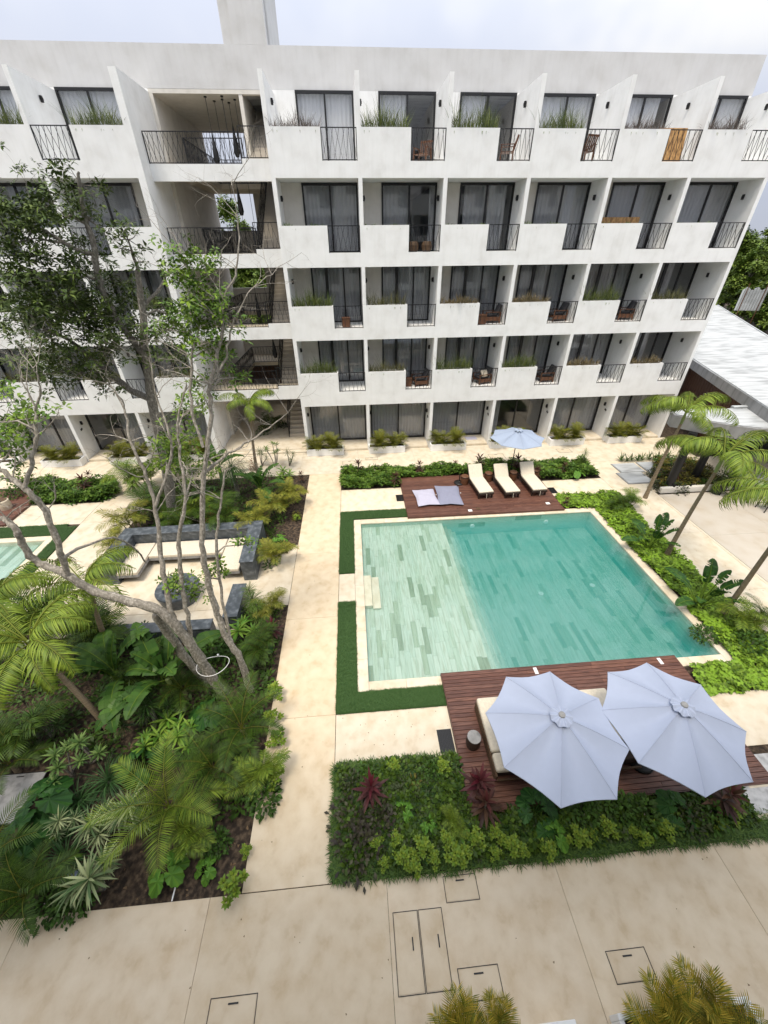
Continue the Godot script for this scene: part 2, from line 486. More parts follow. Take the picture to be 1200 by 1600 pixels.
# ================================================================ ground, paving, beds
func ground() -> void:
	var xs := [-260.0, -18.55, -13.5, -0.78, 9.63, 260.0]
	var zs := [-320.0, 7.37, 14.9, 160.0]
	var s := S.new()
	for i in 5:
		for j in 3:
			if j == 1 and (i == 1 or i == 3): continue
			var y := -0.03
			s.quad(Vector3(xs[i], y, zs[j]), Vector3(xs[i], y, zs[j + 1]), Vector3(xs[i + 1], y, zs[j + 1]), Vector3(xs[i + 1], y, zs[j]))
	struct("ground", s, M.soil)
	# paving: rectangles cut into slabs with open joints, on a bedding sheet
	var rects := [
		[-26.85, 22.4, 18.96, 22.0, 3.25, 4.0], [-3.30, -1.62, 2.75, 18.952, 2.0, 3.5], [-1.612, 1.28, 15.72, 16.93, 3.0, 3.0], [-26.0, 18.3, 0.03, 2.742, 3.25, 3.0],
		[11.72, 22.0, 2.75, 6.05, 3.25, 3.4], [-1.612, 1.36, 4.52, 6.45, 3.0, 3.0], [8.48, 11.712, 4.54, 6.0, 3.3, 3.0], [11.45, 13.42, 6.06, 18.95, 3.0, 3.3],
		[8.16, 11.442, 15.98, 17.3, 3.3, 3.0], [-1.612, -1.045, 10.5, 11.87, 2.0, 2.0], [-9.5, -3.308, 8.62, 11.83, 3.1, 3.3], [-9.5, -4.75, 11.838, 12.75, 2.4, 2.0],
		[-13.0, -10.75, 2.75, 13.2, 2.4, 3.0], [-26.0, -13.008, 4.55, 6.3, 3.25, 3.0], [-10.742, -9.508, 10.3, 12.6, 2.0, 2.4]]
	var bed := S.new()
	var pv := Node3D.new()
	pv.name = "pavement"
	add_child(pv)
	pv.set_meta("kind", "structure")
	for r in rects:
		bed.quad(Vector3(r[0], -0.018, r[2]), Vector3(r[0], -0.018, r[3]), Vector3(r[1], -0.018, r[3]), Vector3(r[1], -0.018, r[2]))
		var nx := maxi(1, roundi((r[1] - r[0]) / r[4]))
		var nz := maxi(1, roundi((r[3] - r[2]) / r[5]))
		for i in nx:
			for j in nz:
				var x0 = lerpf(r[0], r[1], float(i) / nx); var x1 = lerpf(r[0], r[1], float(i + 1) / nx)
				var z0 = lerpf(r[2], r[3], float(j) / nz); var z1 = lerpf(r[2], r[3], float(j + 1) / nz)
				bx("slab", pv, M["walk_%d" % (rng.randi() % 2)] if r[1] == -1.62 else M["front_%d" % (rng.randi() % 3)] if r[2] == 18.96 else M["stone_%d" % (rng.randi() % 4)], x0 + 0.003, x1 - 0.003, -0.10, 0.0, z0 + 0.003, z1 - 0.003, 0.002)
	struct("pavement_bedding", bed, M.joint)
	# covers let into the paving
	var covers := [[0.49, 1.12, 19.02, 19.39, 0], [-0.51, -0.06, 19.43, 20.40, 1], [-0.05, 0.385, 19.43, 20.40, 1], [0.50, 1.19, 20.175, 20.54, 0], [3.06, 3.75, 20.185, 20.555, 0], [-3.52, -2.77, 20.17, 20.55, 0],
		[-1.58, -0.80, 1.35, 1.75, 0], [-0.28, 0.42, 1.05, 1.35, 0], [6.75, 7.62, 1.3, 2.3, 0], [10.9, 11.7, 1.0, 1.5, 0], [-9.3, -8.2, 16.5, 17.5, 0]]
	var where := ["beside the planted edge below the two parasols", "long and narrow, nearest the walkway, one of a pair", "long and narrow, of a pair, nearest the parasols", "behind the pair of long covers", "alone, beside the leafy planter at the picture's corner", "alone near the end of the planting bed's paving edge",
		"by the first room planter from the stairwell", "between the first two room planters", "broad one behind the pool parasol", "by the fifth room planter from the stairwell", "among the plants of the dark garden bed"]
	for i in covers.size():
		var k: Array = covers[i]
		var o := thing("access_cover", "stone inlay access cover " + where[i], "manhole cover", Vector3.ZERO, 0, "access covers in the paving")
		var y := 0.004
		if i == 10: y = 0.06
		bx("cover", o, (M.concrete if i == 10 else M.front_1 if i < 6 else M.stone_1), k[0] + 0.02, k[1] - 0.02, -0.02, y + 0.004, k[2] + 0.02, k[3] - 0.02)
		var f := S.new()
		for e in [[k[0], k[1], k[2], k[2] + 0.010], [k[0], k[1], k[3] - 0.010, k[3]], [k[0], k[0] + 0.010, k[2] + 0.010, k[3] - 0.010], [k[1] - 0.010, k[1], k[2] + 0.010, k[3] - 0.010]]:
			f.box(e[0], e[1], -0.02, y + 0.003, e[2], e[3])
		obj("frame", f, M.black_metal, o)
		var h := S.new()
		var cx: float = (k[0] + k[1]) / 2
		if k[4]: h.box(cx + 0.08, cx + 0.10, y, y + 0.012, k[2] + 0.33, k[2] + 0.49)
		else: h.box(cx - 0.08, cx + 0.08, y, y + 0.012, k[2] + 0.07, k[2] + 0.09)
		obj("handle", h, M.black_metal, o.get_node("cover"))
	for g in [[1.02, 1.40, 5.2, 5.78, "left of the far sun deck"], [0.89, 1.25, 16.31, 16.86, "beside the near deck under the parasols"], [8.52, 8.88, 5.22, 5.77, "at the far deck's lounger end"]]:
		var o := thing("drain_grate", "black slotted drain grate " + g[4], "drain", Vector3.ZERO, 0, "drain grates")
		bx("frame", o, M.black_frame, g[0], g[1], -0.01, 0.006, g[2], g[3])
		var b := S.new()
		for q in 9:
			var x: float = lerpf(g[0] + 0.03, g[1] - 0.03, q / 8.0)
			b.box(x - 0.010, x + 0.010, 0.006, 0.016, g[2] + 0.02, g[3] - 0.02)
		obj("bars", b, M.black_metal, o)
	# turf strips at the pool corners: green base and short blades
	var blade := S.new()
	for q in 5:
		blade.col = Color(0.03, 0.085, 0.016).lerp(Color(0.055, 0.12, 0.025), q / 4.0)
		var a := TAU * q / 5.0
		blade.blade(Vector3(cos(a), 0, sin(a)) * 0.01, Vector3(cos(a) * 0.6, 1, sin(a) * 0.6).normalized(), Vector3(-cos(a), 0.5, -sin(a)), 0.055, 0.008, 0.7, 2, 0.1)
	var bm := blade.mesh(M.leaf_matt)
	var tr := S.new()
	var xf := []
	for r in [[-1.61, 1.36, 6.46, 7.09], [-1.61, -1.05, 7.09, 10.49], [-1.61, -1.05, 11.88, 15.16], [-1.61, 1.29, 15.16, 15.71], [-13.5, -13.02, 6.5, 14.0], [-18.0, -13.5, 6.31, 7.1]]:
		tr.box(r[0], r[1], -0.02, 0.012, r[2], r[3])
		for q in int((r[1] - r[0]) * (r[3] - r[2]) * 2600):
			xf.append(Transform3D(Basis(Vector3.UP, rng.randf() * TAU).scaled(Vector3.ONE * rng.randf_range(0.7, 1.25)), Vector3(rng.randf_range(r[0], r[1]), 0.01, rng.randf_range(r[2], r[3]))))
	struct("turf_base", tr, M.turf_green)
	tag(multi("turf", bm, self, xf), "short green turf strips round the pool corners", "grass")

# ================================================================ the hotel block
const FL := [0.12, 3.46, 6.59, 9.71, 12.82]
const SF := [2.71, 6.06, 9.16, 12.29, 15.44]
const WZ := [-1.30, -2.0, -2.0, -1.45, -2.8]
const FLOOR := ["ground floor", "first floor", "second floor", "third floor", "top floor"]
var rail_mesh := []
var curtain_mesh := {}

func railing_shape(w: float, h: float, seed_: int, rods: int) -> S:
	var r := RandomNumberGenerator.new()
	r.seed = seed_
	var s := S.new()
	s.box(0, w, h - 0.03, h, -0.016, 0.016)
	s.box(0, w, 0.02, 0.05, -0.014, 0.014)
	s.box(0, 0.03, 0.0, h - 0.03, -0.014, 0.014)
	s.box(w - 0.03, w, 0.0, h - 0.03, -0.014, 0.014)
	for i in rods:
		var t := (i + 0.5) / rods
		var lean := r.randf_range(0.06, 0.30) * (1.0 if i % 2 else -1.0)
		var a := clampf(t * w - lean * 0.5, 0.02, w - 0.02)
		var b := clampf(t * w + lean * 0.5, 0.02, w - 0.02)
		s.beam(Vector3(a, 0.04, 0), Vector3(b, h - 0.03, 0), 0.017, 0.012)
	return s

func curtain(w: float, h: float) -> Mesh:
	var key := "%.2f_%.2f" % [w, h]
	if curtain_mesh.has(key): return curtain_mesh[key]
	var s := S.new()
	var m := int(w / 0.045)
	var last := -1
	for i in m + 1:
		var x := w * i / m
		var z := 0.042 * sin(i * TAU / 4.0 + 0.4 * sin(i * 0.37))
		var dz := cos(i * TAU / 4.0)
		var nn := Vector3(-dz * 0.8, 0, 1).normalized()
		var a := s.put(Vector3(x, 0, z), nn)
		s.put(Vector3(x, h, z), nn)
		if last >= 0:
			s.ix.append_array([last, last + 1, a, a, last + 1, a + 1])
		last = a
	curtain_mesh[key] = s.mesh(M.curtain)
	return curtain_mesh[key]

# a glazed opening: frame with mullions, panes, a drawn curtain behind
func window(b: Node3D, x0: float, x1: float, y0: float, y1: float, z: float, divs: Array, thick: Array, cover: Array, far_x := false) -> void:
	var f := S.new()
	var t := 0.075
	f.box(x0, x1, y1 - 0.10, y1 - 0.002, z - 0.05, z + 0.05)
	f.box(x0, x1, y0 + 0.002, y0 + 0.06, z - 0.05, z + 0.05)
	f.box(x0 + 0.002, x0 + t, y0 + 0.06, y1 - 0.10, z - 0.05, z + 0.05)
	f.box(x1 - t, x1 - 0.002, y0 + 0.06, y1 - 0.10, z - 0.05, z + 0.05)
	var edges := [x0 + t]
	for i in divs.size():
		f.box(divs[i] - thick[i] / 2, divs[i] + thick[i] / 2, y0 + 0.06, y1 - 0.10, z - 0.04, z + 0.04)
		edges.append(divs[i] - thick[i] / 2)
		edges.append(divs[i] + thick[i] / 2)
	edges.append(x1 - t)
	var w := obj("window", f, M.black_frame, b)
	for i in range(0, edges.size(), 2):
		bx("pane", w, M.glass_clear if b.name == "pool_hotel_block" and y0 > 12.0 else M.glass, edges[i], edges[i + 1], y0 + 0.06, y1 - 0.10, z - 0.008 + 0.012 * (i / 2 % 2), z - 0.002 + 0.012 * (i / 2 % 2))
	for cv in cover:
		add("curtain", curtain(cv[1] - cv[0], y1 - y0 - 0.06), w, Transform3D(Basis.IDENTITY, Vector3(cv[0], y0 + 0.03, z - 0.17)))

func lamp_shape() -> S:
	var s := S.new()
	s.box(-0.045, 0.045, -0.10, 0.10, -0.045, 0.045, 0.01)
	s.box(-0.025, 0.025, -0.04, 0.04, -0.06, -0.045)
	return s

func building() -> void:
	var b := thing("pool_hotel_block", "long white five storey hotel block with balconies above the pool", "building")
	# fins between bays, stepped walls, slabs, parapets
	var fins := []
	for i in 7: fins.append([-3.60 + 3.59 * i, 0.085])
	fins[0] = [-3.56, 0.085]
	var bays := []
	for i in 6: bays.append([fins[i][0] + 0.085, fins[i + 1][0] - 0.085, 1, i])
	for j in 4:
		bays.append([-12.39 - 3.59 * j + 0.085, -8.90 - 3.59 * j + (0.0 if j == 0 else 0.015), -1, j])
	for i in 7: bx("party_wall", b, M.stucco, fins[i][0] - 0.085, fins[i][0] + 0.085, -0.05, 15.34, -3.05, 0.0)
	bx("party_wall", b, M.stucco, -8.90, -8.62, -0.05, 15.34, -3.05, 0.0)
	for j in 4: bx("party_wall", b, M.stucco, -12.39 - 3.59 * j - 0.085, -12.39 - 3.59 * j + 0.085, -0.05, 15.34, -3.05, 0.0)
	for i in 7: bx("wall_head", b, M.stucco, fins[i][0] - 0.085, fins[i][0] + 0.085, 15.342, 15.438, -3.05, -2.803)
	bx("wall_head", b, M.stucco, -8.90, -8.62, 15.342, 15.438, -3.05, -2.803)
	for j in 4: bx("wall_head", b, M.stucco, -12.39 - 3.59 * j - 0.085, -12.39 - 3.59 * j + 0.085, 15.342, 15.438, -3.05, -2.803)
	# the upper wall, roof slab and back
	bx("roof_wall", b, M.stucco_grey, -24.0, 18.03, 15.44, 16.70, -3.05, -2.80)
	bx("roof_slab", b, M.white_roof, -24.0, 18.03, 15.44, 15.75, -10.0, -3.05)
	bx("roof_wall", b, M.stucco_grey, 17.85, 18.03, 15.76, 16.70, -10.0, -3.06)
	bx("rear_wall", b, M.stucco, -24.0, -8.62, 0.0, 15.43, -10.0, -9.8)
	bx("rear_wall", b, M.stucco, -3.48, 18.03, 0.0, 15.43, -10.0, -9.8)
	bx("end_wall", b, M.stucco, 17.86, 18.028, 0.0, 15.43, -9.79, -3.06)
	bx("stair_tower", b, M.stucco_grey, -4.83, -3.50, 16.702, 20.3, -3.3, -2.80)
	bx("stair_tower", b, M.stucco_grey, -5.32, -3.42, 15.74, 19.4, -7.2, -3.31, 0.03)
	for k in 6:
		var X: float = fins[k + 1][0]
		if k < 5: bx("room_wall", b, M.interior, X - 0.06, X + 0.06, 0.1, 15.4, -9.79, -3.06)
	for j in 3: bx("room_wall", b, M.interior, -12.39 - 3.59 * j - 0.06, -12.39 - 3.59 * j + 0.06, 0.1, 15.4, -9.79, -3.06)
	for k in 4: rail_mesh.append(railing_shape(1.415, 1.0, 40 + k, 13).mesh(M.black_metal))
	var lm := lamp_shape().mesh(M.black_metal)
	var hook := S.new()
	hook.box(-0.07, -0.02, -0.06, 0.03, -0.02, 0.02); hook.box(0.02, 0.07, -0.03, 0.06, -0.02, 0.02)
	var hm := hook.mesh(M.black_metal)
	var dry := {}
	for by in bays:
		var xl: float = by[0]
		var xr: float = by[1]
		var side: int = by[2]
		var i: int = by[3]
		for k in 5:
			var fl: float = FL[k]
			var z: float = WZ[k]
			# floor plate with its visible white edge band
			if k > 0:
				bx("floor_band", b, M.stucco, xl, xr, SF[k - 1], fl, -0.22, 0.0)
				bx("floor_slab", b, M.stucco, xl, xr, SF[k - 1] + 0.002, fl - 0.002, -9.79, -0.222)
			else:
				bx("patio", b, M.stone_3, xl, xr, 0.0, 0.12, -1.36, 0.02, 0.006)
				bx("floor_slab", b, M.room_floor, xl, xr, 0.0, 0.115, -9.79, -1.362)
			# back wall of the balcony: solid strip then glazing; the top floor's wall runs up to the roof wall
			var top: float = SF[k] - 0.003
			var lead := 0.9 if k > 0 else 0.12
			var wx0 := xl + lead if side > 0 else xl + 0.003
			var wx1 := xr - 0.003 if side > 0 else xr - lead
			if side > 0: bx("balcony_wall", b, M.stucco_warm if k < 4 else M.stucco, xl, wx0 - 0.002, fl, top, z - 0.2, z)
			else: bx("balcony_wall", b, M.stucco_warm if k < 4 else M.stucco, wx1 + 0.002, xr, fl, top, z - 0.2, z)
			var divs := []
			var thick := []
			var w := wx1 - wx0
			if k == 1 or k == 2:
				divs = [wx0 + w * 0.31, wx0 + w * 0.655] if side > 0 else [wx1 - w * 0.655, wx1 - w * 0.31]
				thick = [0.15, 0.075] if side > 0 else [0.075, 0.15]
			else:
				divs = [wx0 + w * 0.5]; thick = [0.075]
			var cover := [[wx0 + 0.03, wx1 - 0.03]]
			var key := "%d_%d_%d" % [side, i, k]
			match key:
				"1_1_4": cover = [[wx0 + 0.03, wx0 + w * 0.5]]
				"1_2_4": cover = [[wx0 + 0.03, wx0 + w * 0.46]]
				"1_1_3": cover = [[wx0 + 0.03, wx0 + w * 0.5], [wx1 - 0.30, wx1 - 0.03]]
				"1_2_3": cover = [[wx0 + 0.25, wx0 + w * 0.5], [wx0 + w * 0.56, wx1 - 0.3]]
				"1_3_0": cover = [[wx0 + 0.03, wx0 + w * 0.22]]
				"1_5_1": cover = [[wx0 + 0.6, wx0 + w * 0.52]]
				"1_5_2": cover = [[wx0 + 0.7, wx0 + w * 0.55]]
				"1_4_4": cover = [[wx0 + 0.03, wx1 - 0.45]]
				"-1_1_0": cover = [[wx0 + w * 0.5, wx1 - 0.03]]
			window(b, wx0, wx1, fl, top, z, divs, thick, cover)
			# wall lamps on the fins
			var ly := fl + 1.97 if k > 0 else 2.03
			if i > 0 or side < 0:
				add("wall_lamp", lm, b, Transform3D(Basis(Vector3.UP, PI / 2 if side > 0 else -PI / 2), Vector3(xr - 0.062 if side > 0 else xl + 0.062, ly, z * 0.5)))
				if k == 0: add("hook_plate", hm, b, Transform3D(Basis(Vector3.UP, PI / 2), Vector3(xr - 0.02 if side > 0 else xl + 0.02, 1.72, -0.5)))
			if i <= 1 and side > 0:
				add("wall_lamp", lm, b, Transform3D(Basis(Vector3.UP, -PI / 2), Vector3(xl + 0.062, ly, z * 0.5)))
			if k == 0: continue
			# parapet with planting trough, and the railing beside it
			var p0 := xl if side > 0 else xl + 1.42
			var p1 := xr - 1.42 if side > 0 else xr
			var pt := fl + 1.0
			bx("parapet", b, M.stucco, p0, p1, fl, pt, -0.075, 0.0)
			bx("trough_wall", b, M.stucco, p0, p1, fl, pt - 0.004, -0.50, -0.43)
			if side > 0: bx("trough_wall", b, M.stucco, p1 - 0.07, p1, fl, pt - 0.002, -0.429, -0.076)
			else: bx("trough_wall", b, M.stucco, p0, p0 + 0.07, fl, pt - 0.002, -0.429, -0.076)
			bx("trough_soil", b, M.soil, p0 + (0.0 if side > 0 else 0.07), p1 - (0.07 if side > 0 else 0.0), fl, pt - 0.07, -0.43, -0.076)
			add("railing", rail_mesh[rng.randi() % 4], b, Transform3D(Basis.IDENTITY, Vector3(p1 + 0.002 if side > 0 else xl + 0.002, fl + 0.0, -0.04)))
	# planter boxes before the ground floor rooms
	for by in bays:
		var side: int = by[2]
		var x0: float = by[0] - 0.12 if side > 0 else by[1] - 2.0
		var o := thing("planter_box", "low white planter box before the %s ground floor room from the stairwell, %s" % [ORD[by[3]], "pool side" if side > 0 else "tree side"], "planter", Vector3(x0, 0, 0.03), 0, "planter boxes along the ground floor rooms")
		bx("front", o, M.stucco, 0, 2.1, 0.0, 0.40, 0.48, 0.55, 0.01)
		bx("back", o, M.stucco, 0, 2.1, 0.0, 0.40, 0.0, 0.07, 0.01)
		bx("side", o, M.stucco, 0, 0.07, 0.0, 0.397, 0.071, 0.479)
		bx("side", o, M.stucco, 2.03, 2.1, 0.0, 0.397, 0.071, 0.479)
		bx("soil", o, M.soil, 0.071, 2.029, 0.0, 0.34, 0.071, 0.479)

func stairwell() -> void:
	var b: Node3D = get_node("pool_hotel_block")
	var xl := -8.62
	var xr := -3.645
	bx("stair_floor", b, M.stone_3, xl, xr, 0.0, 0.12, -9.79, -0.3, 0.006)
	bx("stair_floor", b, M.stone_3, xl, xr, 0.0, 0.06, -0.299, 0.02, 0.006)
	bx("rear_wall", b, M.stucco_warm, -6.2, xr, 0.12, 15.43, -9.8, -9.6)
	bx("stair_ceiling", b, M.stucco_warm, xl, -4.95, 15.30, 15.435, -9.79, -3.06)
	bx("stair_wall", b, M.stucco_warm, -4.95, -4.80, 13.0, 15.438, -9.58, -2.82)
	bx("stair_wall", b, M.stucco_warm, -8.618, -8.46, 0.12, 15.298, -9.59, -2.804)
	bx("stair_lintel", b, M.stucco_warm, xl + 0.002, -3.66, 15.30, 15.438, -3.058, -2.805)
	for k in 5:
		var y: float = FL[k]
		if k == 0:
			bx("rear_wall", b, M.wood_wall, xl, -6.21, 0.12, 2.7, -9.8, -9.6)
		else:
			bx("rear_wall", b, M.stucco_warm, -8.45, -6.21, y, y + 1.1, -9.8, -9.6)
			bx("stair_beam", b, M.stucco, xl + 0.002, xr, y - 0.55, y, -1.0, -0.80)
			bx("stair_sill", b, M.stucco, -4.86, xr, y + 0.001, y + 0.17, -0.98, -0.802)
			bx("stair_floor", b, M.stone_3, xl, xr, y - 0.22, y - 0.002, -2.0, -1.0)
			bx("stair_floor", b, M.stone_3, xl, -7.4, y - 0.22, y - 0.002, -7.2, -2.001)
			bx("stair_floor", b, M.stone_3, xl, xr, y - 0.22, y - 0.002, -9.59, -7.201)
			obj("railing", railing_shape(3.74, 1.0, 60 + k, 40), M.black_metal, b).position = Vector3(-8.61, y, -0.86)
			obj("railing", railing_shape(1.22, 1.0, 70 + k, 11), M.black_metal, b).position = Vector3(-4.865, y + 0.17, -0.862)
			for e in [[2.45, Vector3(-7.4, y, -2.02), 0.0], [2.45, Vector3(-7.4, y, -7.18), 0.0], [5.1, Vector3(-7.42, y, -2.05), PI / 2]]:
				var m := obj("railing", railing_shape(e[0], 1.0, 80 + k, int(e[0] * 11)), M.black_metal, b)
				m.position = e[1]
				m.rotation.y = e[2]
		# the straight flight that climbs to the back along the pool side wall
		if k < 5:
			var rise: float = (FL[k + 1] if k < 4 else 15.95) - y
			var f := S.new()
			var n := 18
			for i in n:
				f.box(-4.86, xr, y + rise * i / n - (0.12 if i else 0.0), y + rise * (i + 1) / n, -2.1 - 0.28 * (i + 1), -2.1 - 0.28 * i)
			obj("stair_flight", f, M.terrace, b)
			if k < 4:
				var r := S.new()
				for i in 64:
					var t0 := (i + 0.2) / 64.0
					var t1 := clampf(t0 + rng.randf_range(-0.05, 0.05), 0.01, 0.99)
					r.beam(Vector3(-4.9, y + rise * t0 + 0.05, -2.1 - 5.04 * t0), Vector3(-4.9, y + rise * t1 + 0.95, -2.1 - 5.04 * t1), 0.014, 0.012)
				r.beam(Vector3(-4.9, y + 1.0, -2.1), Vector3(-4.9, y + rise + 1.0, -7.14), 0.04, 0.04)
				r.beam(Vector3(-4.9, y + 0.05, -2.1), Vector3(-4.9, y + rise + 0.05, -7.14), 0.03, 0.03)
				r.box(-4.92, -4.88, y + 0.0, y + 1.05, -2.12, -2.06)
				obj("stair_rail", r, M.black_metal, b)
	bx("dark_panel", b, M.black_frame, -6.4, -4.95, 3.14, 3.75, -1.995, -1.93)
	# drop lamps on long cords in the well
	var cord := [[-6.42, -3.15, 13.62], [-6.2, -3.75, 10.45], [-5.80, -3.5, 11.79], [-5.70, -3.05, 7.30], [-5.62, -3.95, 14.0], [-5.26, -3.5, 5.07]]
	var words := ["hangs lowest of those seen on the top floor", "ends behind the third floor railing", "ends high in the third floor opening", "ends at the second floor landing", "shortest of the six, close to the stair wall", "longest of the six, reaches the first floor"]
	for i in 6:
		var q: Array = cord[i]
		var o := thing("pendant_lamp", "black drop pendant lamp in the stairwell, " + words[i], "lamp", Vector3(q[0], q[2], q[1]), 0, "drop pendants in the stairwell")
		var s := S.new()
		s.lathe(PackedVector2Array([Vector2(0.001, -0.55), Vector2(0.08, -0.53), Vector2(0.135, -0.38), Vector2(0.115, -0.1), Vector2(0.055, 0.3), Vector2(0.015, 0.6), Vector2(0.001, 0.62)]), 12)
		obj("shade", s, M.black_frame, o)
		bx("cord", o, M.black_metal, -0.008, 0.008, 0.61, 15.28 - q[2], -0.008, 0.008)
		var r := S.new()
		r.lathe(PackedVector2Array([Vector2(0.001, 15.26 - q[2]), Vector2(0.06, 15.26 - q[2]), Vector2(0.06, 15.297 - q[2])]), 12)
		obj("ceiling_rose", r, M.black_metal, o.get_node("cord"))

# the facing block the photograph is taken from: it closes the court behind the camera and shows in the glass
func opposite_building() -> void:
	var b := thing("facing_hotel_block", "white hotel block across the court, mirrored in the room windows", "building")
	bx("wall", b, M.stucco, -24.0, 20.0, 0.0, 15.3, 23.4, 23.7)
	for k in range(1, 5):
		for p in [[-24.0, -2.4], [0.9, 20.0]] if k == 3 else [[-24.0, 20.0]]:
			bx("floor_band", b, M.stucco, p[0], p[1], SF[k - 1], FL[k], 21.5, 23.39)
		for i in 12:
			var x := -23.0 + 3.59 * i
			if k == 3 and x < 1.2 and x + 2.1 > -2.6: continue
			bx("parapet", b, M.stucco, x, x + 2.1, FL[k] + 0.001, FL[k] + 1.0, 21.5, 21.58)
	for i in 13:
		var x := -23.1 + 3.59 * i
		bx("party_wall", b, M.stucco, x - 0.08, x + 0.08, 0.0, 15.34, 21.502, 23.39)
		if i < 12:
			for k in 5: bx("window", b, M.black_frame, x + 1.0, x + 3.5, FL[k] + 0.02, SF[k] - 0.05, 23.33, 23.388)

# ================================================================ pools
func pools() -> void:
	var r := RandomNumberGenerator.new()
	r.seed = 5
	var p := Node3D.new()
	p.name = "pool"
	add_child(p)
	p.set_meta("kind", "structure")
	var x0 := -0.75; var x1 := 9.6; var z0 := 7.40; var z1 := 14.87
	var deep := -0.92
	# shell behind the tiles
	bx("pool_shell", p, M.joint, x0 - 0.03, x1 + 0.03, deep - 0.2, deep - 0.03, z0 - 0.03, z1 + 0.03)
	bx("pool_shell", p, M.joint, x0 - 0.03, 2.86, deep - 0.03, -0.26, z0 - 0.01, z1 + 0.01)
	for e in [[x0 - 0.2, x0 - 0.022, z0 - 0.2, z1 + 0.2], [x1 + 0.022, x1 + 0.2, z0 - 0.2, z1 + 0.2], [x0, x1, z0 - 0.2, z0 - 0.022], [x0, x1, z1 + 0.022, z1 + 0.2]]:
		bx("pool_shell", p, M.joint, e[0], e[1], deep - 0.2, -0.03, e[2], e[3])
	# wood-look tiles, staggered in rows along the pool
	var tile_meshes := {}
	var lay := func(xa: float, xb: float, y: float, nm: String) -> void:
		var n := maxi(1, roundi((xb - xa) / 0.165))
		for i in n:
			var xa2 := lerpf(xa, xb, float(i) / n)
			var xb2 := lerpf(xa, xb, float(i + 1) / n)
			var z := z0 - r.randf() * 0.9
			while z < z1:
				var za := maxf(z, z0)
				var zb := minf(z + 1.0, z1)
				z += 1.0
				if zb - za < 0.06: continue
				var ti := r.randi() % 8
				if ti > 4 and r.randf() < 0.3: ti = r.randi() % 4
				bx(nm, p, M["tile_%d" % ti], xa2 + 0.002, xb2 - 0.002, y - 0.02, y, za + 0.002, zb - 0.002)
	lay.call(3.50, x1, deep, "floor_tile")
	lay.call(x0, 2.85, -0.22, "shelf_tile")
	for st in [[2.85, 3.07, -0.40], [3.07, 3.28, -0.57], [3.28, 3.50, -0.74]]:
		bx("pool_shell", p, M.joint, st[0], st[1], deep - 0.03, st[2] - 0.03, z0, z1)
		lay.call(st[0], st[1], st[2], "step_tile")
		bx("step_riser", p, M.tile_wall, st[0] - 0.012, st[0] - 0.001, st[2], st[2] + 0.15, z0, z1)
	# wall tiles lie lengthwise
	for w in 4:
		var ln := x1 - x0 if w < 2 else z1 - z0
		for row in 4:
			var off := r.randf() * 1.0 - 1.0
			var a := off
			while a < ln:
				var s0 := maxf(a, 0.0)
				var s1 := minf(a + 1.2, ln)
				a += 1.2
				if s1 - s0 < 0.05: continue
				var ya := -0.05 - 0.235 * row
				var yb := maxf(ya - 0.231, deep)
				var m: Material = M["tile_%d" % (r.randi() % 7)]
				if w == 0: bx("wall_tile", p, m, x0 + s0 + 0.002, x0 + s1 - 0.002, yb, ya, z0 - 0.02, z0)
				elif w == 1: bx("wall_tile", p, m, x0 + s0 + 0.002, x0 + s1 - 0.002, yb, ya, z1, z1 + 0.02)
				elif w == 2: bx("wall_tile", p, m, x1, x1 + 0.02, yb, ya, z0 + s0 + 0.002, z0 + s1 - 0.002)
				elif row == 0: bx("wall_tile", p, m, x0 - 0.02, x0, yb, ya, z0 + s0 + 0.002, z0 + s1 - 0.002)
	# entry steps of pale stone
	bx("entry_step", p, M.stone_2, x0, -0.46, -0.215, -0.06, 10.58, 12.05, 0.01)
	bx("entry_step", p, M.stone_0, -0.455, -0.18, -0.215, -0.13, 10.62, 12.12, 0.01)
	# coping
	for e in [[-1.04, x0, 7.12, 15.15], [x1, 9.92, 7.12, 15.15]]:
		for q in 8:
			var za := lerpf(e[2], e[3], q / 8.0); var zb := lerpf(e[2], e[3], (q + 1) / 8.0)
			bx("coping", p, M["stone_%d" % (q % 4)], e[0], e[1] + 0.02, -0.045, 0.014, za + 0.002, zb - 0.002, 0.008)
	for e in [[7.12, z0], [z1, 15.15]]:
		for q in 10:
			var xa := lerpf(x0 + 0.022, x1 - 0.002, q / 10.0); var xb := lerpf(x0 + 0.022, x1 - 0.002, (q + 1) / 10.0)
			bx("coping", p, M["stone_%d" % ((q + 1) % 4)], xa + 0.002, xb - 0.002, -0.045, 0.014, e[0], e[1] + (0.02 if e[0] < 10 else 0.0), 0.008)
	# underwater lamps (unlit) and the pool's skimmer lids
	for q in [Vector3(5.9, deep + 0.012, 11.25), Vector3(8.05, deep + 0.012, 11.0)]:
		var s := S.new()
		s.lathe(PackedVector2Array([Vector2(0.10, -0.01), Vector2(0.10, 0.01), Vector2(0.07, 0.022), Vector2(0.001, 0.026)]), 16, q)
		obj("pool_lamp", s, M.white_plastic, p)
	for q in [Vector3(4.25, -0.46, z0 + 0.01), Vector3(7.65, -0.46, z0 + 0.01)]:
		var s := S.new()
		s.lathe(PackedVector2Array([Vector2(0.11, -0.01), Vector2(0.11, 0.01), Vector2(0.07, 0.022), Vector2(0.001, 0.026)]), 16)
		var o := obj("pool_lamp", s, M.white_plastic, p)
		o.position = q
		o.rotation.x = PI / 2
	# water surface and the body of faintly coloured water below it
	var s := S.new()
	s.quad(Vector3(x0, -0.045, z0), Vector3(x0, -0.045, z1), Vector3(x1, -0.045, z1), Vector3(x1, -0.045, z0))
	struct("water", s, M.water)
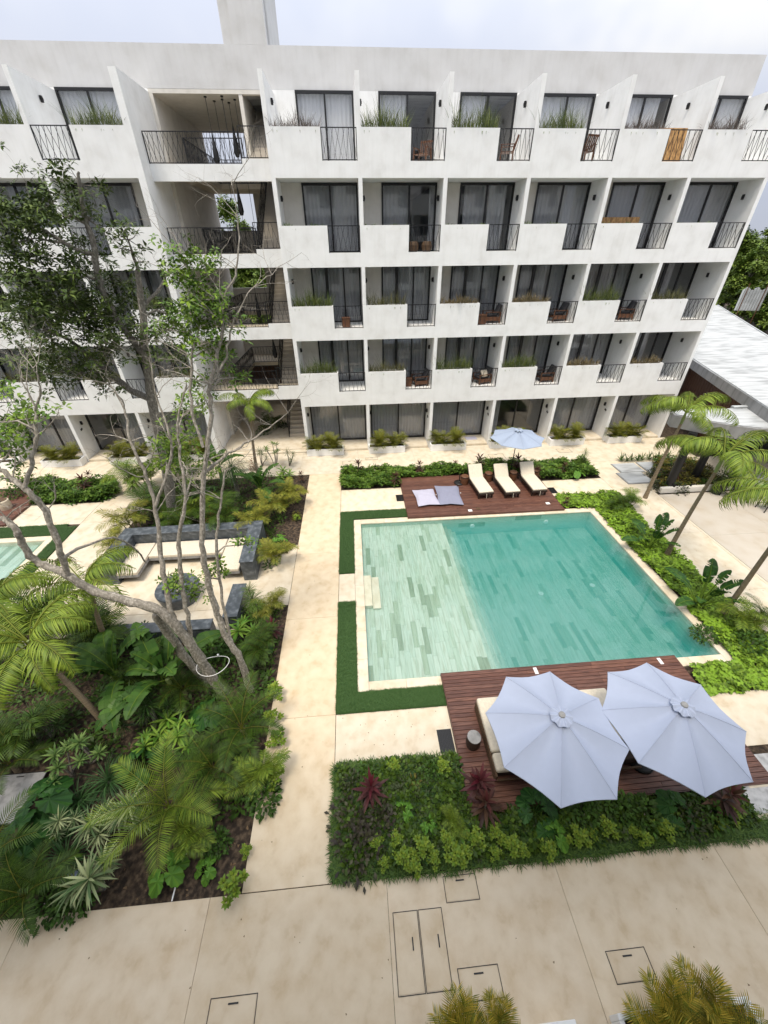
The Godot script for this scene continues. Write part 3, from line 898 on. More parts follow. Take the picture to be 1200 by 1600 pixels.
	water_body("water_depth", Vector3((3.5 + x1) / 2, (deep - 0.05) / 2, (z0 + z1) / 2), Vector3(x1 - 3.5, -deep - 0.052, z1 - z0 - 0.002))
	water_body("water_shallow", Vector3((2.85 + x0) / 2, -0.134, (z0 + z1) / 2), Vector3(2.848 - x0, 0.17, z1 - z0 - 0.002), 0.5)
	for st in [[2.85, 3.07, -0.40], [3.07, 3.28, -0.57], [3.28, 3.50, -0.74]]:
		water_body("water_over_step", Vector3((st[0] + st[1]) / 2, (st[2] - 0.05) / 2 , (z0 + z1) / 2), Vector3(st[1] - st[0] - 0.001, -st[2] - 0.052, z1 - z0 - 0.002))
	# the second pool at the tree side, mostly out of sight
	var p2 := Node3D.new()
	p2.name = "tree_side_pool"
	add_child(p2)
	p2.set_meta("kind", "structure")
	bx("pool_shell", p2, M.joint, -18.6, -13.4, -0.5, -0.25, 7.2, 15.0)
	for q in 20:
		for w in 6:
			bx("floor_tile", p2, M["tile_%d" % (r.randi() % 7)], -18.5 + 0.24 * q, -18.5 + 0.24 * q + 0.236, -0.25, -0.22, 7.4 + 1.25 * w, 7.4 + 1.25 * w + 1.246)
	for e in [[-13.80, -13.50, 7.1, 15.0], [-18.6, -13.80, 7.1, 7.4]]:
		bx("coping", p2, M.stone_2, e[0], e[1], -0.245, 0.014, e[2], e[3], 0.008)
	var s2 := S.new()
	s2.quad(Vector3(-18.5, -0.045, 7.4), Vector3(-18.5, -0.045, 14.9), Vector3(-13.8, -0.045, 14.9), Vector3(-13.8, -0.045, 7.4))
	struct("water", s2, M.water)
	water_body("water_shallow", Vector3(-16.15, -0.133, 11.15), Vector3(4.69, 0.17, 7.49), 0.5)

func water_body(called: String, at: Vector3, size: Vector3, dens := 0.6) -> void:
	var f := FogVolume.new()
	f.name = numbered(called, self)
	f.shape = RenderingServer.FOG_VOLUME_SHAPE_BOX
	f.size = size
	var m := FogMaterial.new()
	m.resource_name = "pool_water"
	m.albedo = lin(0.0, 1.0, 0.92)
	m.density = dens
	f.material = m
	add_child(f)
	f.position = at
	f.set_meta("kind", "structure")

# ================================================================ timber decks
func decks() -> void:
	var r := RandomNumberGenerator.new()
	r.seed = 15
	for d in [["far", 1.37, 8.45, 3.74, 7.24], ["near", 1.30, 8.12, 14.86, 18.08], ["tree_side", -19.6, -16.2, 3.2, 6.2]]:
		var o := thing("sun_deck", {"far": "dark red timber sun deck with loungers at the pool's far edge", "near": "dark red timber sun deck under the two parasols at the pool's near edge", "tree_side": "dark red timber deck corner by the tree side pool"}[d[0]], "deck", Vector3.ZERO, 0, "timber sun decks")
		var n := roundi((d[4] - d[3]) / 0.105)
		var w: float = (d[4] - d[3]) / n
		for i in n:
			var x: float = d[1]
			var cuts := [d[1], lerpf(d[1], d[2], r.randf_range(0.25, 0.48)), lerpf(d[1], d[2], r.randf_range(0.6, 0.8)), d[2]] if r.randf() < 0.5 else [d[1], lerpf(d[1], d[2], r.randf_range(0.35, 0.65)), d[2]]
			for k in cuts.size() - 1:
				var m := bx("plank", o, M["deck_%d" % (r.randi() % 4)], cuts[k] + 0.0015, cuts[k + 1] - 0.0015, 0.075, 0.105 + r.randf_range(-0.001, 0.001), d[3] + w * i + 0.004, d[3] + w * (i + 1) - 0.004, 0.004)
		var f := S.new()
		f.box(d[1] + 0.03, d[2] - 0.03, -0.03, 0.0735, d[3] + 0.03, d[4] - 0.03)
		obj("frame", f, M.black_frame, o)
		var e := S.new()
		e.box(d[1] - 0.02, d[1], -0.02, 0.10, d[3], d[4]); e.box(d[2], d[2] + 0.02, -0.02, 0.10, d[3], d[4])
		e.box(d[1] - 0.02, d[2] + 0.02, -0.02, 0.10, d[3] - 0.02, d[3] - 0.0005); e.box(d[1] - 0.02, d[2] + 0.02, -0.02, 0.10, d[4] + 0.0005, d[4] + 0.02)
		obj("fascia", e, M.deck_2, o)
	for q in [[4.2, 7.0, "near the pillows"], [4.6, 6.88, "brown, beside the white one"], [7.9, 6.75, "by the deck's right corner"]]:
		var o := thing("skimmer_lid", "small square lid let into the far sun deck, " + q[2], "lid", Vector3(q[0], 0.106, q[1]), 0, "lids in the far deck")
		var s := S.new()
		s.box(-0.09, 0.09, 0, 0.012, -0.08, 0.08, 0.004)
		s.box(-0.02, 0.02, 0.012, 0.016, -0.01, 0.01)
		obj("lid", s, M.white_plastic if q[2] != "brown, beside the white one" else M.rattan, o)
	for q in [[3.95, 15.0, "in the middle of"], [7.6, 15.0, "at the right end of"]]:
		var o := thing("skimmer_lid", "small pale lid %s the near sun deck's pool edge" % q[2], "lid", Vector3(q[0], 0.106, q[1]), 0, "lids in the near deck")
		bx("lid", o, M.white_plastic, -0.05, 0.05, 0, 0.012, -0.1, 0.1, 0.004)

# ================================================================ right hand side: white roof hall, curved canopy, terrace
func right_side() -> void:
	var h := thing("white_roofed_hall", "low hall with broad flat white roof beyond the hotel block's end", "building")
	var A := Vector2(20.9, -4.5); var B := Vector2(16.5, 7.7); var C := Vector2(31.5, -9.6); var D := Vector2(41.2, -26.0)
	var poly := PackedVector2Array([A, B, Vector2(27.0, 7.7), Vector2(30.75, -8.35), Vector2(41.0, -25.6), Vector2(32.0, -25.6)])
	var s := S.new()
	s.prism(poly, 3.52, 3.985)
	obj("roof_slab", s, M.concrete, h)
	# membrane strips lapped over each other
	var n := 26
	for i in n:
		var za := -25.6 + 33.3 * i / n
		var zb := -25.6 + 33.3 * (i + 1) / n
		var strip := PackedVector2Array([Vector2(10, za), Vector2(50, za - 1.2), Vector2(50, zb - 1.2 - 0.02), Vector2(10, zb - 0.02)])
		for c in Geometry2D.intersect_polygons(strip, poly):
			var q := S.new()
			q.prism(c, 3.986, 4.0 + 0.008 * (i % 2))
			obj("roof_strip", q, M.white_roof, h)
	var e := S.new()
	var ea := Vector3(21.0, 4.02, -4.4); var eb := Vector3(16.55, 4.02, 7.65)
	e.beam(ea, eb, 0.10, 0.07)
	e.beam(Vector3(30.75, 4.02, -8.35), Vector3(41.0, 4.02, -25.6), 0.10, 0.07)
	obj("roof_edge", e, M.white_roof, h)
	var w := S.new()
	for i in 42:
		var t := i / 42.0
		var a := Vector3(22.2, 0, -4.6).lerp(Vector3(19.4, 0, 2.6), t)
		var b := Vector3(22.2, 0, -4.6).lerp(Vector3(19.4, 0, 2.6), t + 0.0215)
		w.obox(Transform3D(Basis((b - a).normalized(), Vector3.UP, (b - a).normalized().cross(Vector3.UP)), (a + b) / 2 + Vector3.UP * 1.75), Vector3((b - a).length(), 3.5, 0.06 + 0.012 * (i % 2)))
	obj("boarded_wall", w, M.wood_wall, h)
	bx("dark_opening", h, M.black_frame, 20.2, 30.0, 0.0, 3.5, 2.7, 2.8)
	bx("side_wall", h, M.stucco, 18.3, 22.1, 0.0, 3.5, -4.9, -4.7)
	for q in [[21.2, 0.6], [21.9, 2.2], [22.6, 1.2]]:
		pass
	# curved canopy on dark round columns
	var c := thing("curved_canopy", "grey concrete canopy with curved edge over the terrace", "canopy")
	var cp := PackedVector2Array([Vector2(14.6, 4.45), Vector2(13.85, 4.75), Vector2(13.7, 5.2)])
	for i in 9:
		var t := i / 8.0
		cp.append(Vector2(lerpf(13.95, 16.6, t), 5.35 + 1.75 * (1.0 - pow(1.0 - t, 1.7))))
	cp.append_array([Vector2(18.5, 7.2), Vector2(22.0, 7.2), Vector2(22.0, 4.72), Vector2(17.1, 4.60)])
	var cs := S.new()
	cs.prism(cp, 2.95, 3.50)
	obj("slab", cs, M.concrete, c)
	var inner := Geometry2D.offset_polygon(cp, -0.10)
	var top := S.new()
	top.prism(inner[0], 3.502, 3.53)
	obj("white_top", top, M.white_roof, c)
	bx("white_kerb", c, M.white_roof, 16.9, 22.0, 3.45, 3.62, 4.55, 4.75)
	for q in [Vector3(14.27, 0, 5.94), Vector3(16.21, 0, 5.17)]:
		var t := S.new()
		t.tube(PackedVector3Array([q, q + Vector3.UP * 2.95]), PackedFloat32Array([0.17, 0.17]), 16)
		obj("column", t, M.black_metal, c)
	# terrace floor with its drain channel
	var tf := S.new()
	for i in 3:
		for j in 4:
			tf.box(13.56 + 3.0 * i, 13.56 + 3.0 * i + 2.994, -0.05, 0.002, 6.35 + 3.2 * j, 6.35 + 3.2 * j + 3.194)
	struct("terrace_floor", tf, M.terrace)
	var ch := S.new()
	ch.box(13.43, 13.55, -0.05, -0.004, 6.06, 19.0)
	struct("terrace_channel", ch, M.stone_1)
	var lw := thing("low_wall", "low white kerb wall between terrace and dark planted bed", "wall", Vector3.ZERO)
	bx("wall", lw, M.stucco_warm, 13.7, 17.6, 0.0, 0.28, 6.08, 6.26, 0.01)
	bx("spike", lw, M.black_metal, 14.3, 14.36, 0.28, 0.42, 6.14, 6.2)
	bx("spike", lw, M.black_metal, 15.15, 15.21, 0.28, 0.42, 6.14, 6.2)
	# pale slabs at the bed's corner
	for q in [[13.05, 14.28, 3.2, 4.15, "two-part near slab"], [12.75, 14.05, 4.2, 5.25, "slab closest to the pool"], [14.5, 15.5, 3.15, 4.35, "slab furthest from the pool"]]:
		var o := thing("pale_slab", "white concrete slab set by the dark bed, the " + q[4], "slab", Vector3.ZERO, 0, "pale slabs by the dark bed")
		bx("slab", o, M.white_roof, q[0], q[1], 0.0, 0.06, q[2], q[3], 0.01)
		bx("frame", o, M.concrete, q[0] - 0.04, q[1] + 0.04, -0.02, 0.035, q[2] - 0.04, q[3] + 0.04)
	# black pot with its plant is in planting(); bar tables and stools
	var tb := thing("bar_table", "black high table under the curved canopy", "table", Vector3(17.6, 0, 7.0), 0, "terrace tables")
	bx("tabletop", tb, M.concrete, -0.6, 0.6, 0.98, 1.03, -0.5, 0.5, 0.01)
	for q in [[-0.5, -0.4], [0.5, -0.4], [-0.5, 0.4], [0.5, 0.4]]:
		bx("leg", tb, M.black_metal, q[0] - 0.025, q[0] + 0.025, 0, 0.979, q[1] - 0.025, q[1] + 0.025)
	dup(tb, Vector3(17.9, 0, 10.2), 0.2, "black high table nearer the camera on the terrace")
	var ch0 := bar_chair("black bar chair at the canopy table, nearest the pool", Vector3(16.6, 0, 6.9), PI / 2)
	dup(ch0, Vector3(17.2, 0, 6.0), 0.2, "black bar chair behind the canopy table")
	dup(ch0, Vector3(17.4, 0, 8.0), PI, "black bar chair on the near side of the canopy table")
	dup(ch0, Vector3(16.8, 0, 10.1), PI / 2, "black bar chair at the nearer terrace table")

func bar_chair(label: String, at: Vector3, turn: float) -> Node3D:
	var o := thing("bar_chair", label, "chair", at, turn, "black terrace chairs")
	bx("seat", o, M.black_metal, -0.22, 0.22, 0.66, 0.70, -0.22, 0.22, 0.012)
	for q in [[-0.2, -0.2], [0.2, -0.2], [-0.2, 0.2], [0.2, 0.2]]:
		var s := S.new()
		s.beam(Vector3(q[0] * 1.15, 0, q[1] * 1.15), Vector3(q[0], 0.66, q[1]), 0.03, 0.03)
		obj("leg", s, M.black_metal, o)
	var b := S.new()
	b.beam(Vector3(-0.2, 0.7, -0.2), Vector3(-0.2, 1.05, -0.24), 0.03, 0.03)
	b.beam(Vector3(0.2, 0.7, -0.2), Vector3(0.2, 1.05, -0.24), 0.03, 0.03)
	b.box(-0.22, 0.22, 0.92, 1.06, -0.255, -0.225, 0.008)
	obj("backrest", b, M.black_metal, o)
	bx("footrest", o, M.black_metal, -0.2, 0.2, 0.25, 0.275, -0.215, -0.19)
	bx("footrest", o, M.black_metal, -0.2, 0.2, 0.25, 0.275, 0.19, 0.215)
	return o

# ================================================================ fire pit seating
func fire_pit() -> void:
	var o := thing("sunken_sofa", "slate walled U-shaped garden sofa with cream seat pads", "sofa")
	# U of thick slate backrest walls (top at 0.85) with floating seats inside
	var w := S.new()
	w.prism(PackedVector2Array([Vector2(-9.95, 8.12), Vector2(-4.66, 8.06), Vector2(-4.58, 10.52), Vector2(-5.03, 10.52), Vector2(-5.12, 8.50), Vector2(-9.52, 8.56), Vector2(-9.46, 10.3), Vector2(-10.02, 10.3)]), 0.0, 0.86)
	obj("back_wall", w, M.slate, o)
	var cap := S.new()
	cap.prism(PackedVector2Array([Vector2(-9.97, 8.10), Vector2(-4.64, 8.04), Vector2(-4.56, 10.54), Vector2(-5.05, 10.54), Vector2(-5.14, 8.52), Vector2(-9.50, 8.58), Vector2(-9.44, 10.32), Vector2(-10.04, 10.32)]), 0.862, 0.89)
	obj("coping", cap, M.slate, o)
	for q in [[-8.72, -5.98, 8.58, 9.42], [-9.50, -8.74, 8.58, 10.3], [-5.96, -5.16, 8.56, 10.42]]:
		bx("seat_base", o, M.concrete, q[0], q[1], 0.26, 0.36, q[2], q[3])
		bx("seat_support", o, M.slate, q[0] + 0.12, q[1] - 0.25, 0.0, 0.26, q[2], q[3] - 0.3)
		var s := S.new()
		s.rbox(Transform3D(Basis.IDENTITY, Vector3((q[0] + q[1]) / 2, 0.42, (q[2] + q[3]) / 2)), Vector3(q[1] - q[0] - 0.01, 0.13, q[3] - q[2] - 0.01), 0.035, 0.01)
		obj("seat_pad", s, M.cream_fabric, o)
	var f := thing("fire_pit", "round slate fire bowl with dark stones before the garden sofa", "fire pit", Vector3(-7.05, 0, 11.15))
	var s := S.new()
	s.lathe(PackedVector2Array([Vector2(0.62, 0.0), Vector2(0.70, 0.46), Vector2(0.68, 0.50), Vector2(0.47, 0.50), Vector2(0.44, 0.47), Vector2(0.40, 0.28), Vector2(0.001, 0.26)]), 32)
	obj("bowl", s, M.slate, f)
	var st := S.new()
	for i in 26:
		var a := rng.randf() * TAU
		var rr := sqrt(rng.randf()) * 0.34
		st.obox(Transform3D(Basis.from_euler(Vector3(rng.randf(), rng.randf() * 3, rng.randf())), Vector3(cos(a) * rr, 0.30, sin(a) * rr)), Vector3(0.09, 0.06, 0.08), 0.02)
	obj("stones", st, M.cushion_dark, f).set_meta("kind", "stuff")
	var g := S.new()
	g.beam(Vector3(-0.02, 0.33, 0.1), Vector3(0.12, 0.40, -0.12), 0.06, 0.06)
	obj("log", g, M.bark_pale, f)
	for q in [[-5.12, -4.70, 11.3, 12.7, "end wall by the walkway"], [-9.4, -5.4, 12.75, 13.1, "long wall behind the trees"]]:
		var b := thing("slate_wall", "low slate garden wall of the fire pit, " + q[4], "wall", Vector3.ZERO, 0, "low slate walls")
		bx("wall", b, M.slate, q[0], q[1], 0.0, 0.56, q[2], q[3], 0.006)
		bx("coping", b.get_node("wall"), M.slate, q[0] - 0.02, q[1] + 0.02, 0.562, 0.59, q[2] - 0.02, q[3] + 0.02, 0.006)

# ================================================================ furniture by the pool
func parasol(label: String, at: Vector3, rad: float, edge: float, top: float, fabric: Material, turn: float, group: String, cant := Vector2.ZERO) -> Node3D:
	var o := thing("parasol", label, "parasol", at, 0, group)
	var n := 8
	var steps := 6
	var canopy := Node3D.new()
	for k in n:
		var a0 := turn + TAU * k / n
		var a1 := turn + TAU * (k + 1) / n
		var s := S.new()
		var pts := []
		for i in steps + 1:
			var row := []
			for j in 7:
				var u := j / 6.0
				var t := lerpf(0.10, 1.0, i / float(steps))
				var e0 := Vector2(cos(a0), sin(a0)) * rad * t
				var e1 := Vector2(cos(a1), sin(a1)) * rad * t
				var p := e0.lerp(e1, u)
				p *= 1.0 - 0.042 * t * sin(PI * u)                     # edge pulled in between the ribs
				var y := lerpf(top, edge, pow(t, 1.10)) - 0.105 * (1.0 - pow(absf(2.0 * u - 1.0), 1.35)) * sin(PI * minf(t * 0.9, 1.0)) + 0.02 * sin(PI * t)
				row.append(Vector3(p.x, y, p.y))
			pts.append(row)
		for layer in 1:
			var first := s.v.size()
			for i in steps + 1:
				for j in 7:
					var dx: Vector3 = pts[i][mini(j + 1, 6)] - pts[i][maxi(j - 1, 0)]
					var dy: Vector3 = pts[mini(i + 1, steps)][j] - pts[maxi(i - 1, 0)][j]
					s.put(pts[i][j], dx.cross(dy).normalized() * (1.0 if dx.cross(dy).y > 0 else -1.0))
			for i in steps:
				for j in 6:
					var p := first + i * 7 + j
					s.ix.append_array([p, p + 7, p + 8, p, p + 8, p + 1])
		# hem
		for j in 6:
			var a: Vector3 = pts[steps][j]
			var b: Vector3 = pts[steps][j + 1]
			s.quad(a, a + Vector3.DOWN * 0.02, b + Vector3.DOWN * 0.02, b)
		var panel := obj("canopy_panel", s, fabric, o)
		var r := S.new()
		r.beam(Vector3(0, top - 0.09, 0), Vector3(cos(a0) * rad * 0.99, edge - 0.012, sin(a0) * rad * 0.99), 0.018, 0.018)
		var seam: PackedVector3Array = []
		for i in steps + 1: seam.append(pts[i][0] + Vector3.UP * 0.003)
		r.tube(seam, PackedFloat32Array([0.005, 0.005, 0.005, 0.005, 0.005, 0.005, 0.005]), 5)
		obj("rib", r, fabric, panel)
	# vent cap with a wavy edge and a finial
	var v := S.new()
	var m := 48
	var rows := []
	for i in 4:
		var row := []
		for j in m + 1:
			var a := TAU * j / m
			var rr: float = [0.02, 0.08, 0.15, 0.21][i]
			row.append(Vector3(cos(a) * rr, top + 0.055 - 0.012 * i * i * 0.5 + (0.03 * sin(a * 8.0) * (i / 3.0)), sin(a) * rr))
		rows.append(row)
	for i in 3:
		for j in m: v.quad(rows[i][j], rows[i][j + 1], rows[i + 1][j + 1], rows[i + 1][j])
	obj("vent_cap", v, fabric, o)
	var c := S.new()
	c.lathe(PackedVector2Array([Vector2(0.065, top + 0.052), Vector2(0.06, top + 0.085), Vector2(0.02, top + 0.11), Vector2(0.001, top + 0.115)]), 14)
	obj("finial", c, M.concrete, o.get_node("vent_cap"))
	var p := S.new()
	p.tube(PackedVector3Array([Vector3(0, 0.0, 0), Vector3(0, top, 0)]), PackedFloat32Array([0.022, 0.022]), 12)
	obj("pole", p, M.black_metal, o)
	var b := S.new()
	b.lathe(PackedVector2Array([Vector2(0.001, 0.10), Vector2(0.05, 0.22), Vector2(0.06, 0.10), Vector2(0.24, 0.075), Vector2(0.27, 0.05), Vector2(0.27, 0.0)]), 24)
	obj("base", b, M.black_metal, o)
	canopy.free()
	return o

func lounger() -> Node3D:
	var o := thing("sun_lounger", "x", "sun lounger", Vector3.ZERO, 0, "cream sun loungers on the far deck")
	var t := S.new()
	t.rbox(Transform3D(Basis.IDENTITY, Vector3(0, 0.36, 0.36)), Vector3(0.70, 0.10, 1.42), 0.04, 0.012)
	obj("seat_cushion", t, M.cream_fabric, o)
	var k := S.new()
	k.rbox(Transform3D(Basis(Vector3.RIGHT, deg_to_rad(50)), Vector3(0, 0.60, -0.56)), Vector3(0.70, 0.10, 0.74), 0.04, 0.012)
	obj("back_cushion", k, M.cream_fabric, o)
	var f := S.new()
	f.box(-0.36, 0.36, 0.22, 0.31, -0.75, 1.09, 0.01)
	obj("frame", f, M.wicker, o)
	var b := S.new()
	b.obox(Transform3D(Basis(Vector3.RIGHT, deg_to_rad(50)), Vector3(0, 0.54, -0.60)), Vector3(0.70, 0.035, 0.76))
	b.beam(Vector3(-0.3, 0.25, -0.72), Vector3(-0.3, 0.72, -0.74), 0.03, 0.03)
	b.beam(Vector3(0.3, 0.25, -0.72), Vector3(0.3, 0.72, -0.74), 0.03, 0.03)
	obj("back_frame", b, M.wicker, o.get_node("frame"))
	for q in [[-0.32, -0.68], [0.32, -0.68], [-0.32, 0.98], [0.32, 0.98]]:
		bx("leg", o, M.wicker, q[0] - 0.03, q[0] + 0.03, 0, 0.22, q[1] - 0.03, q[1] + 0.03)
	var s := S.new()
	s.tube(PackedVector3Array([Vector3(0.0, 0.30, 1.10), Vector3(0.0, 0.22, 1.12), Vector3(0.01, 0.06, 1.12)]), PackedFloat32Array([0.012, 0.012, 0.012]), 6)
	obj("strap", s, M.cream_fabric, o)
	return o

func furniture() -> void:
	var dk := 0.106
	parasol("large pale blue eight rib parasol over the daybed, left of the pair", Vector3(2.95, dk, 17.44), 1.36, 1.80, 2.33, M.canopy, deg_to_rad(20.0), "parasols over the near deck")
	parasol("large pale blue eight rib parasol at the deck's outer end, right of the pair", Vector3(5.42, dk, 17.45), 1.36, 1.80, 2.33, M.canopy, deg_to_rad(14.0), "parasols over the near deck")
	parasol("blue parasol behind the loungers on the far deck", Vector3(7.15, 0.0, 3.85), 1.32, 2.12, 2.52, M.canopy_blue, deg_to_rad(8.0), "")
	var l := lounger()
	l.position = Vector3(5.10, dk, 5.05); l.rotation.y = deg_to_rad(4.0)
	l.set_meta("label", "cream sun lounger on the far deck, the one closest to the pillows")
	dup(l, Vector3(6.36, dk, 5.12), deg_to_rad(3.0), "cream sun lounger in the middle of the three on the far deck")
	dup(l, Vector3(7.70, dk, 5.05), deg_to_rad(2.0), "cream sun lounger at the planted end of the far deck")
	# round timber stools and tables between them
	var st := thing("stump_table", "brown log side table by the first lounger and the bare parasol base", "side table", Vector3(4.52, dk, 4.62), 0, "log side tables on the far deck")
	var s := S.new()
	s.lathe(PackedVector2Array([Vector2(0.19, 0.0), Vector2(0.20, 0.25), Vector2(0.19, 0.44), Vector2(0.17, 0.46), Vector2(0.001, 0.465)]), 18)
	obj("log", s, M.wood_brown, st)
	var sb := S.new()
	sb.lathe(PackedVector2Array([Vector2(0.202, 0.38), Vector2(0.206, 0.40), Vector2(0.202, 0.42)]), 18)
	obj("band", sb, M.wicker, st.get_node("log"))
	dup(st, Vector3(5.78, dk, 4.42), 1.0, "brown log side table between first and second lounger")
	dup(st, Vector3(7.05, dk, 4.42), 2.0, "brown log side table between second and third lounger")
	dup(st, Vector3(8.24, dk, 4.32), 3.0, "brown log side table beside the third lounger at the deck end")
	var bs := thing("parasol_stand", "empty black round parasol base with a short pole on the far deck", "parasol base", Vector3(4.28, dk, 4.55))
	var q := S.new()
	q.lathe(PackedVector2Array([Vector2(0.025, 0.14), Vector2(0.06, 0.10), Vector2(0.22, 0.07), Vector2(0.25, 0.05), Vector2(0.25, 0.0)]), 24)
	obj("base", q, M.black_metal, bs)
	var qp := S.new()
	qp.tube(PackedVector3Array([Vector3(0, 0.1, 0), Vector3(0, 0.55, 0)]), PackedFloat32Array([0.025, 0.025]), 10)
	obj("tube", qp, M.black_metal, bs)
	# floor pillows
	for d in [["pale lilac floor pillow lying on the far deck", Vector3(2.38, dk, 5.85), Vector3(0.98, 0.24, 1.35), M.cushion_lilac, 0.06], ["slate blue floor pillow beside the lilac one on the far deck", Vector3(3.48, dk, 5.75), Vector3(1.10, 0.26, 1.62), M.cushion_blue, -0.08]]:
		var o := thing("floor_pillow", d[0], "pillow", d[1], d[4])
		var c := S.new()
		var n := 14
		var g := {}
		for sg in [1.0, -1.0]:
			var first := c.v.size()
			for i in n + 1:
				for j in n + 1:
					var u := -1.0 + 2.0 * i / n
					var v := -1.0 + 2.0 * j / n
					var hgt := pow(maxf(0.0, (1.0 - pow(absf(u), 2.2)) * (1.0 - pow(absf(v), 2.2))), 0.45)
					var wr := 0.022 * sin(u * 7.0 + v * 4.0) * hgt + 0.016 * sin(v * 11.0 - u * 5.0) * hgt
					var pin := 1.0 + 0.06 * (absf(u * v)) - 0.05 * (1.0 - absf(u)) * absf(v) - 0.05 * (1.0 - absf(v)) * absf(u)
					c.put(Vector3(u * d[2].x * 0.5 * pin, 0.10 + sg * hgt * d[2].y * (0.55 if sg > 0 else 0.36) + (wr if sg > 0 else 0.0), v * d[2].z * 0.5 * pin), Vector3(0, sg, 0))
			for i in n:
				for j in n:
					var p := first + i * (n + 1) + j
					if sg > 0: c.ix.append_array([p, p + n + 1, p + n + 2, p, p + n + 2, p + 1])
					else: c.ix.append_array([p, p + n + 2, p + n + 1, p, p + 1, p + n + 2])
		# smooth normals from the faces
		var acc := PackedVector3Array(); acc.resize(c.v.size())
		for i in range(0, c.ix.size(), 3):
			var nn := (c.v[c.ix[i + 2]] - c.v[c.ix[i]]).cross(c.v[c.ix[i + 1]] - c.v[c.ix[i]])
			for k in 3: acc[c.ix[i + k]] += nn
		for i in acc.size():
			var a := acc[i].normalized()
			c.n[i] = a if a.dot(c.n[i]) >= 0 else -a
		obj("pillow", c, d[3], o)
		var e := S.new()
		e.beam(Vector3(d[2].x * 0.52, 0.10, -d[2].z * 0.1), Vector3(d[2].x * 0.56, 0.10, -d[2].z * 0.1), 0.05, 0.006)
		obj("care_tag", e, M.white_plastic, o.get_node("pillow"))
	# daybed under the near parasols
	var db := thing("daybed", "wide cream daybed on a brown wicker base under the two parasols", "daybed", Vector3(0, dk, 0))
	bx("base", db, M.wicker, 1.98, 5.30, 0.05, 0.30, 15.92, 17.50, 0.012)
	for x in [2.02, 3.6, 5.2]:
		for z in [15.98, 17.40]:
			bx("leg", db, M.black_metal, x, x + 0.05, 0.0, 0.05, z, z + 0.05)
	for d in [[1.95, 3.62, 15.88, 17.15], [3.64, 5.33, 15.88, 17.15], [1.95, 2.75, 17.17, 17.55]]:
		var c := S.new()
		c.rbox(Transform3D(Basis.IDENTITY, Vector3((d[0] + d[1]) / 2, 0.38, (d[2] + d[3]) / 2)), Vector3(d[1] - d[0], 0.16, d[3] - d[2]), 0.06, 0.015)
		obj("mattress", c, M.cream_fabric, db)
	bx("front_rail", db, M.rattan, 1.98, 5.30, 0.10, 0.14, 17.58, 17.62)
	bx("side_rail", db, M.rattan, 1.94, 1.975, 0.04, 0.30, 15.92, 17.60)
	var dr := thing("drum_stool", "dark wicker drum stool with grey top beside the daybed", "stool", Vector3(1.66, dk, 16.78))
	var ds := S.new()
	ds.lathe(PackedVector2Array([Vector2(0.14, 0.0), Vector2(0.17, 0.16), Vector2(0.155, 0.36), Vector2(0.16, 0.38)]), 18)
	obj("body", ds, M.wicker, dr)
	var dt := S.new()
	dt.lathe(PackedVector2Array([Vector2(0.16, 0.381), Vector2(0.16, 0.395), Vector2(0.15, 0.40), Vector2(0.001, 0.402)]), 18)
	obj("top", dt, M.concrete, dr)
	# tree side: stool on the deck, hoop and stake in the bed, fallen leaf on the walkway
	var ts := thing("drum_stool", "pale drum stool on the tree side deck at the picture's edge", "stool", Vector3(-17.0, dk, 4.85))
	var t2 := S.new()
	t2.lathe(PackedVector2Array([Vector2(0.22, 0.0), Vector2(0.25, 0.2), Vector2(0.24, 0.42), Vector2(0.22, 0.44), Vector2(0.001, 0.445)]), 18)
	obj("body", t2, M.stone_1, ts)
	var t3 := S.new()
	t3.lathe(PackedVector2Array([Vector2(0.19, 0.446), Vector2(0.19, 0.46), Vector2(0.001, 0.462)]), 18)
	obj("top", t3, M.rattan, ts)
	var hp := thing("cable_loop", "white cable loop hung round the leaning tree trunks", "cable", Vector3(-4.72, 1.05, 14.72))
	var hs := S.new()
	var hpts := PackedVector3Array()
	var hr := PackedFloat32Array()
	for i in 33:
		var a := TAU * i / 32.0
		hpts.append(Vector3(cos(a) * 0.40, 0.10 * sin(a * 1.0) + 0.04 * cos(2 * a), sin(a) * 0.36)); hr.append(0.009)
	hs.tube(hpts, hr, 6, false)
	obj("cable", hs, M.white_plastic, hp)
	var hc := S.new()
	hc.box(-0.02, 0.02, -0.13, -0.07, -0.385, -0.335)
	obj("clip", hc, M.white_plastic, hp.get_node("cable"))
	var rd := thing("irrigation_stake", "thin white pipe stake lying in the dark bed soil", "pipe", Vector3(-4.54, 0.10, 18.64))
	var rs := S.new()
	rs.beam(Vector3(0, 0, -0.32), Vector3(0.0, -0.03, 0.33), 0.02, 0.02)
	obj("pipe", rs, M.white_plastic, rd)
	var rs2 := S.new()
	rs2.beam(Vector3(-0.07, 0.0, -0.335), Vector3(0.07, 0.01, -0.335), 0.022, 0.022)
	obj("cross_bar", rs2, M.white_plastic, rd)

# ================================================================ plants
var protos := {}
var frond_cache := {}

func grn(a: Color, b: Color, r: RandomNumberGenerator) -> Color:
	var c := a.lerp(b, r.randf())
	var k := r.randf_range(0.8, 1.2)
	return Color(c.r * k, c.g * k, c.b * k)

const DARK := Color(0.024, 0.048, 0.007)
const MID := Color(0.060, 0.110, 0.013)
const LIGHT := Color(0.165, 0.225, 0.024)
const GOLD := Color(0.21, 0.20, 0.03)
const LIME := Color(0.20, 0.33, 0.03)

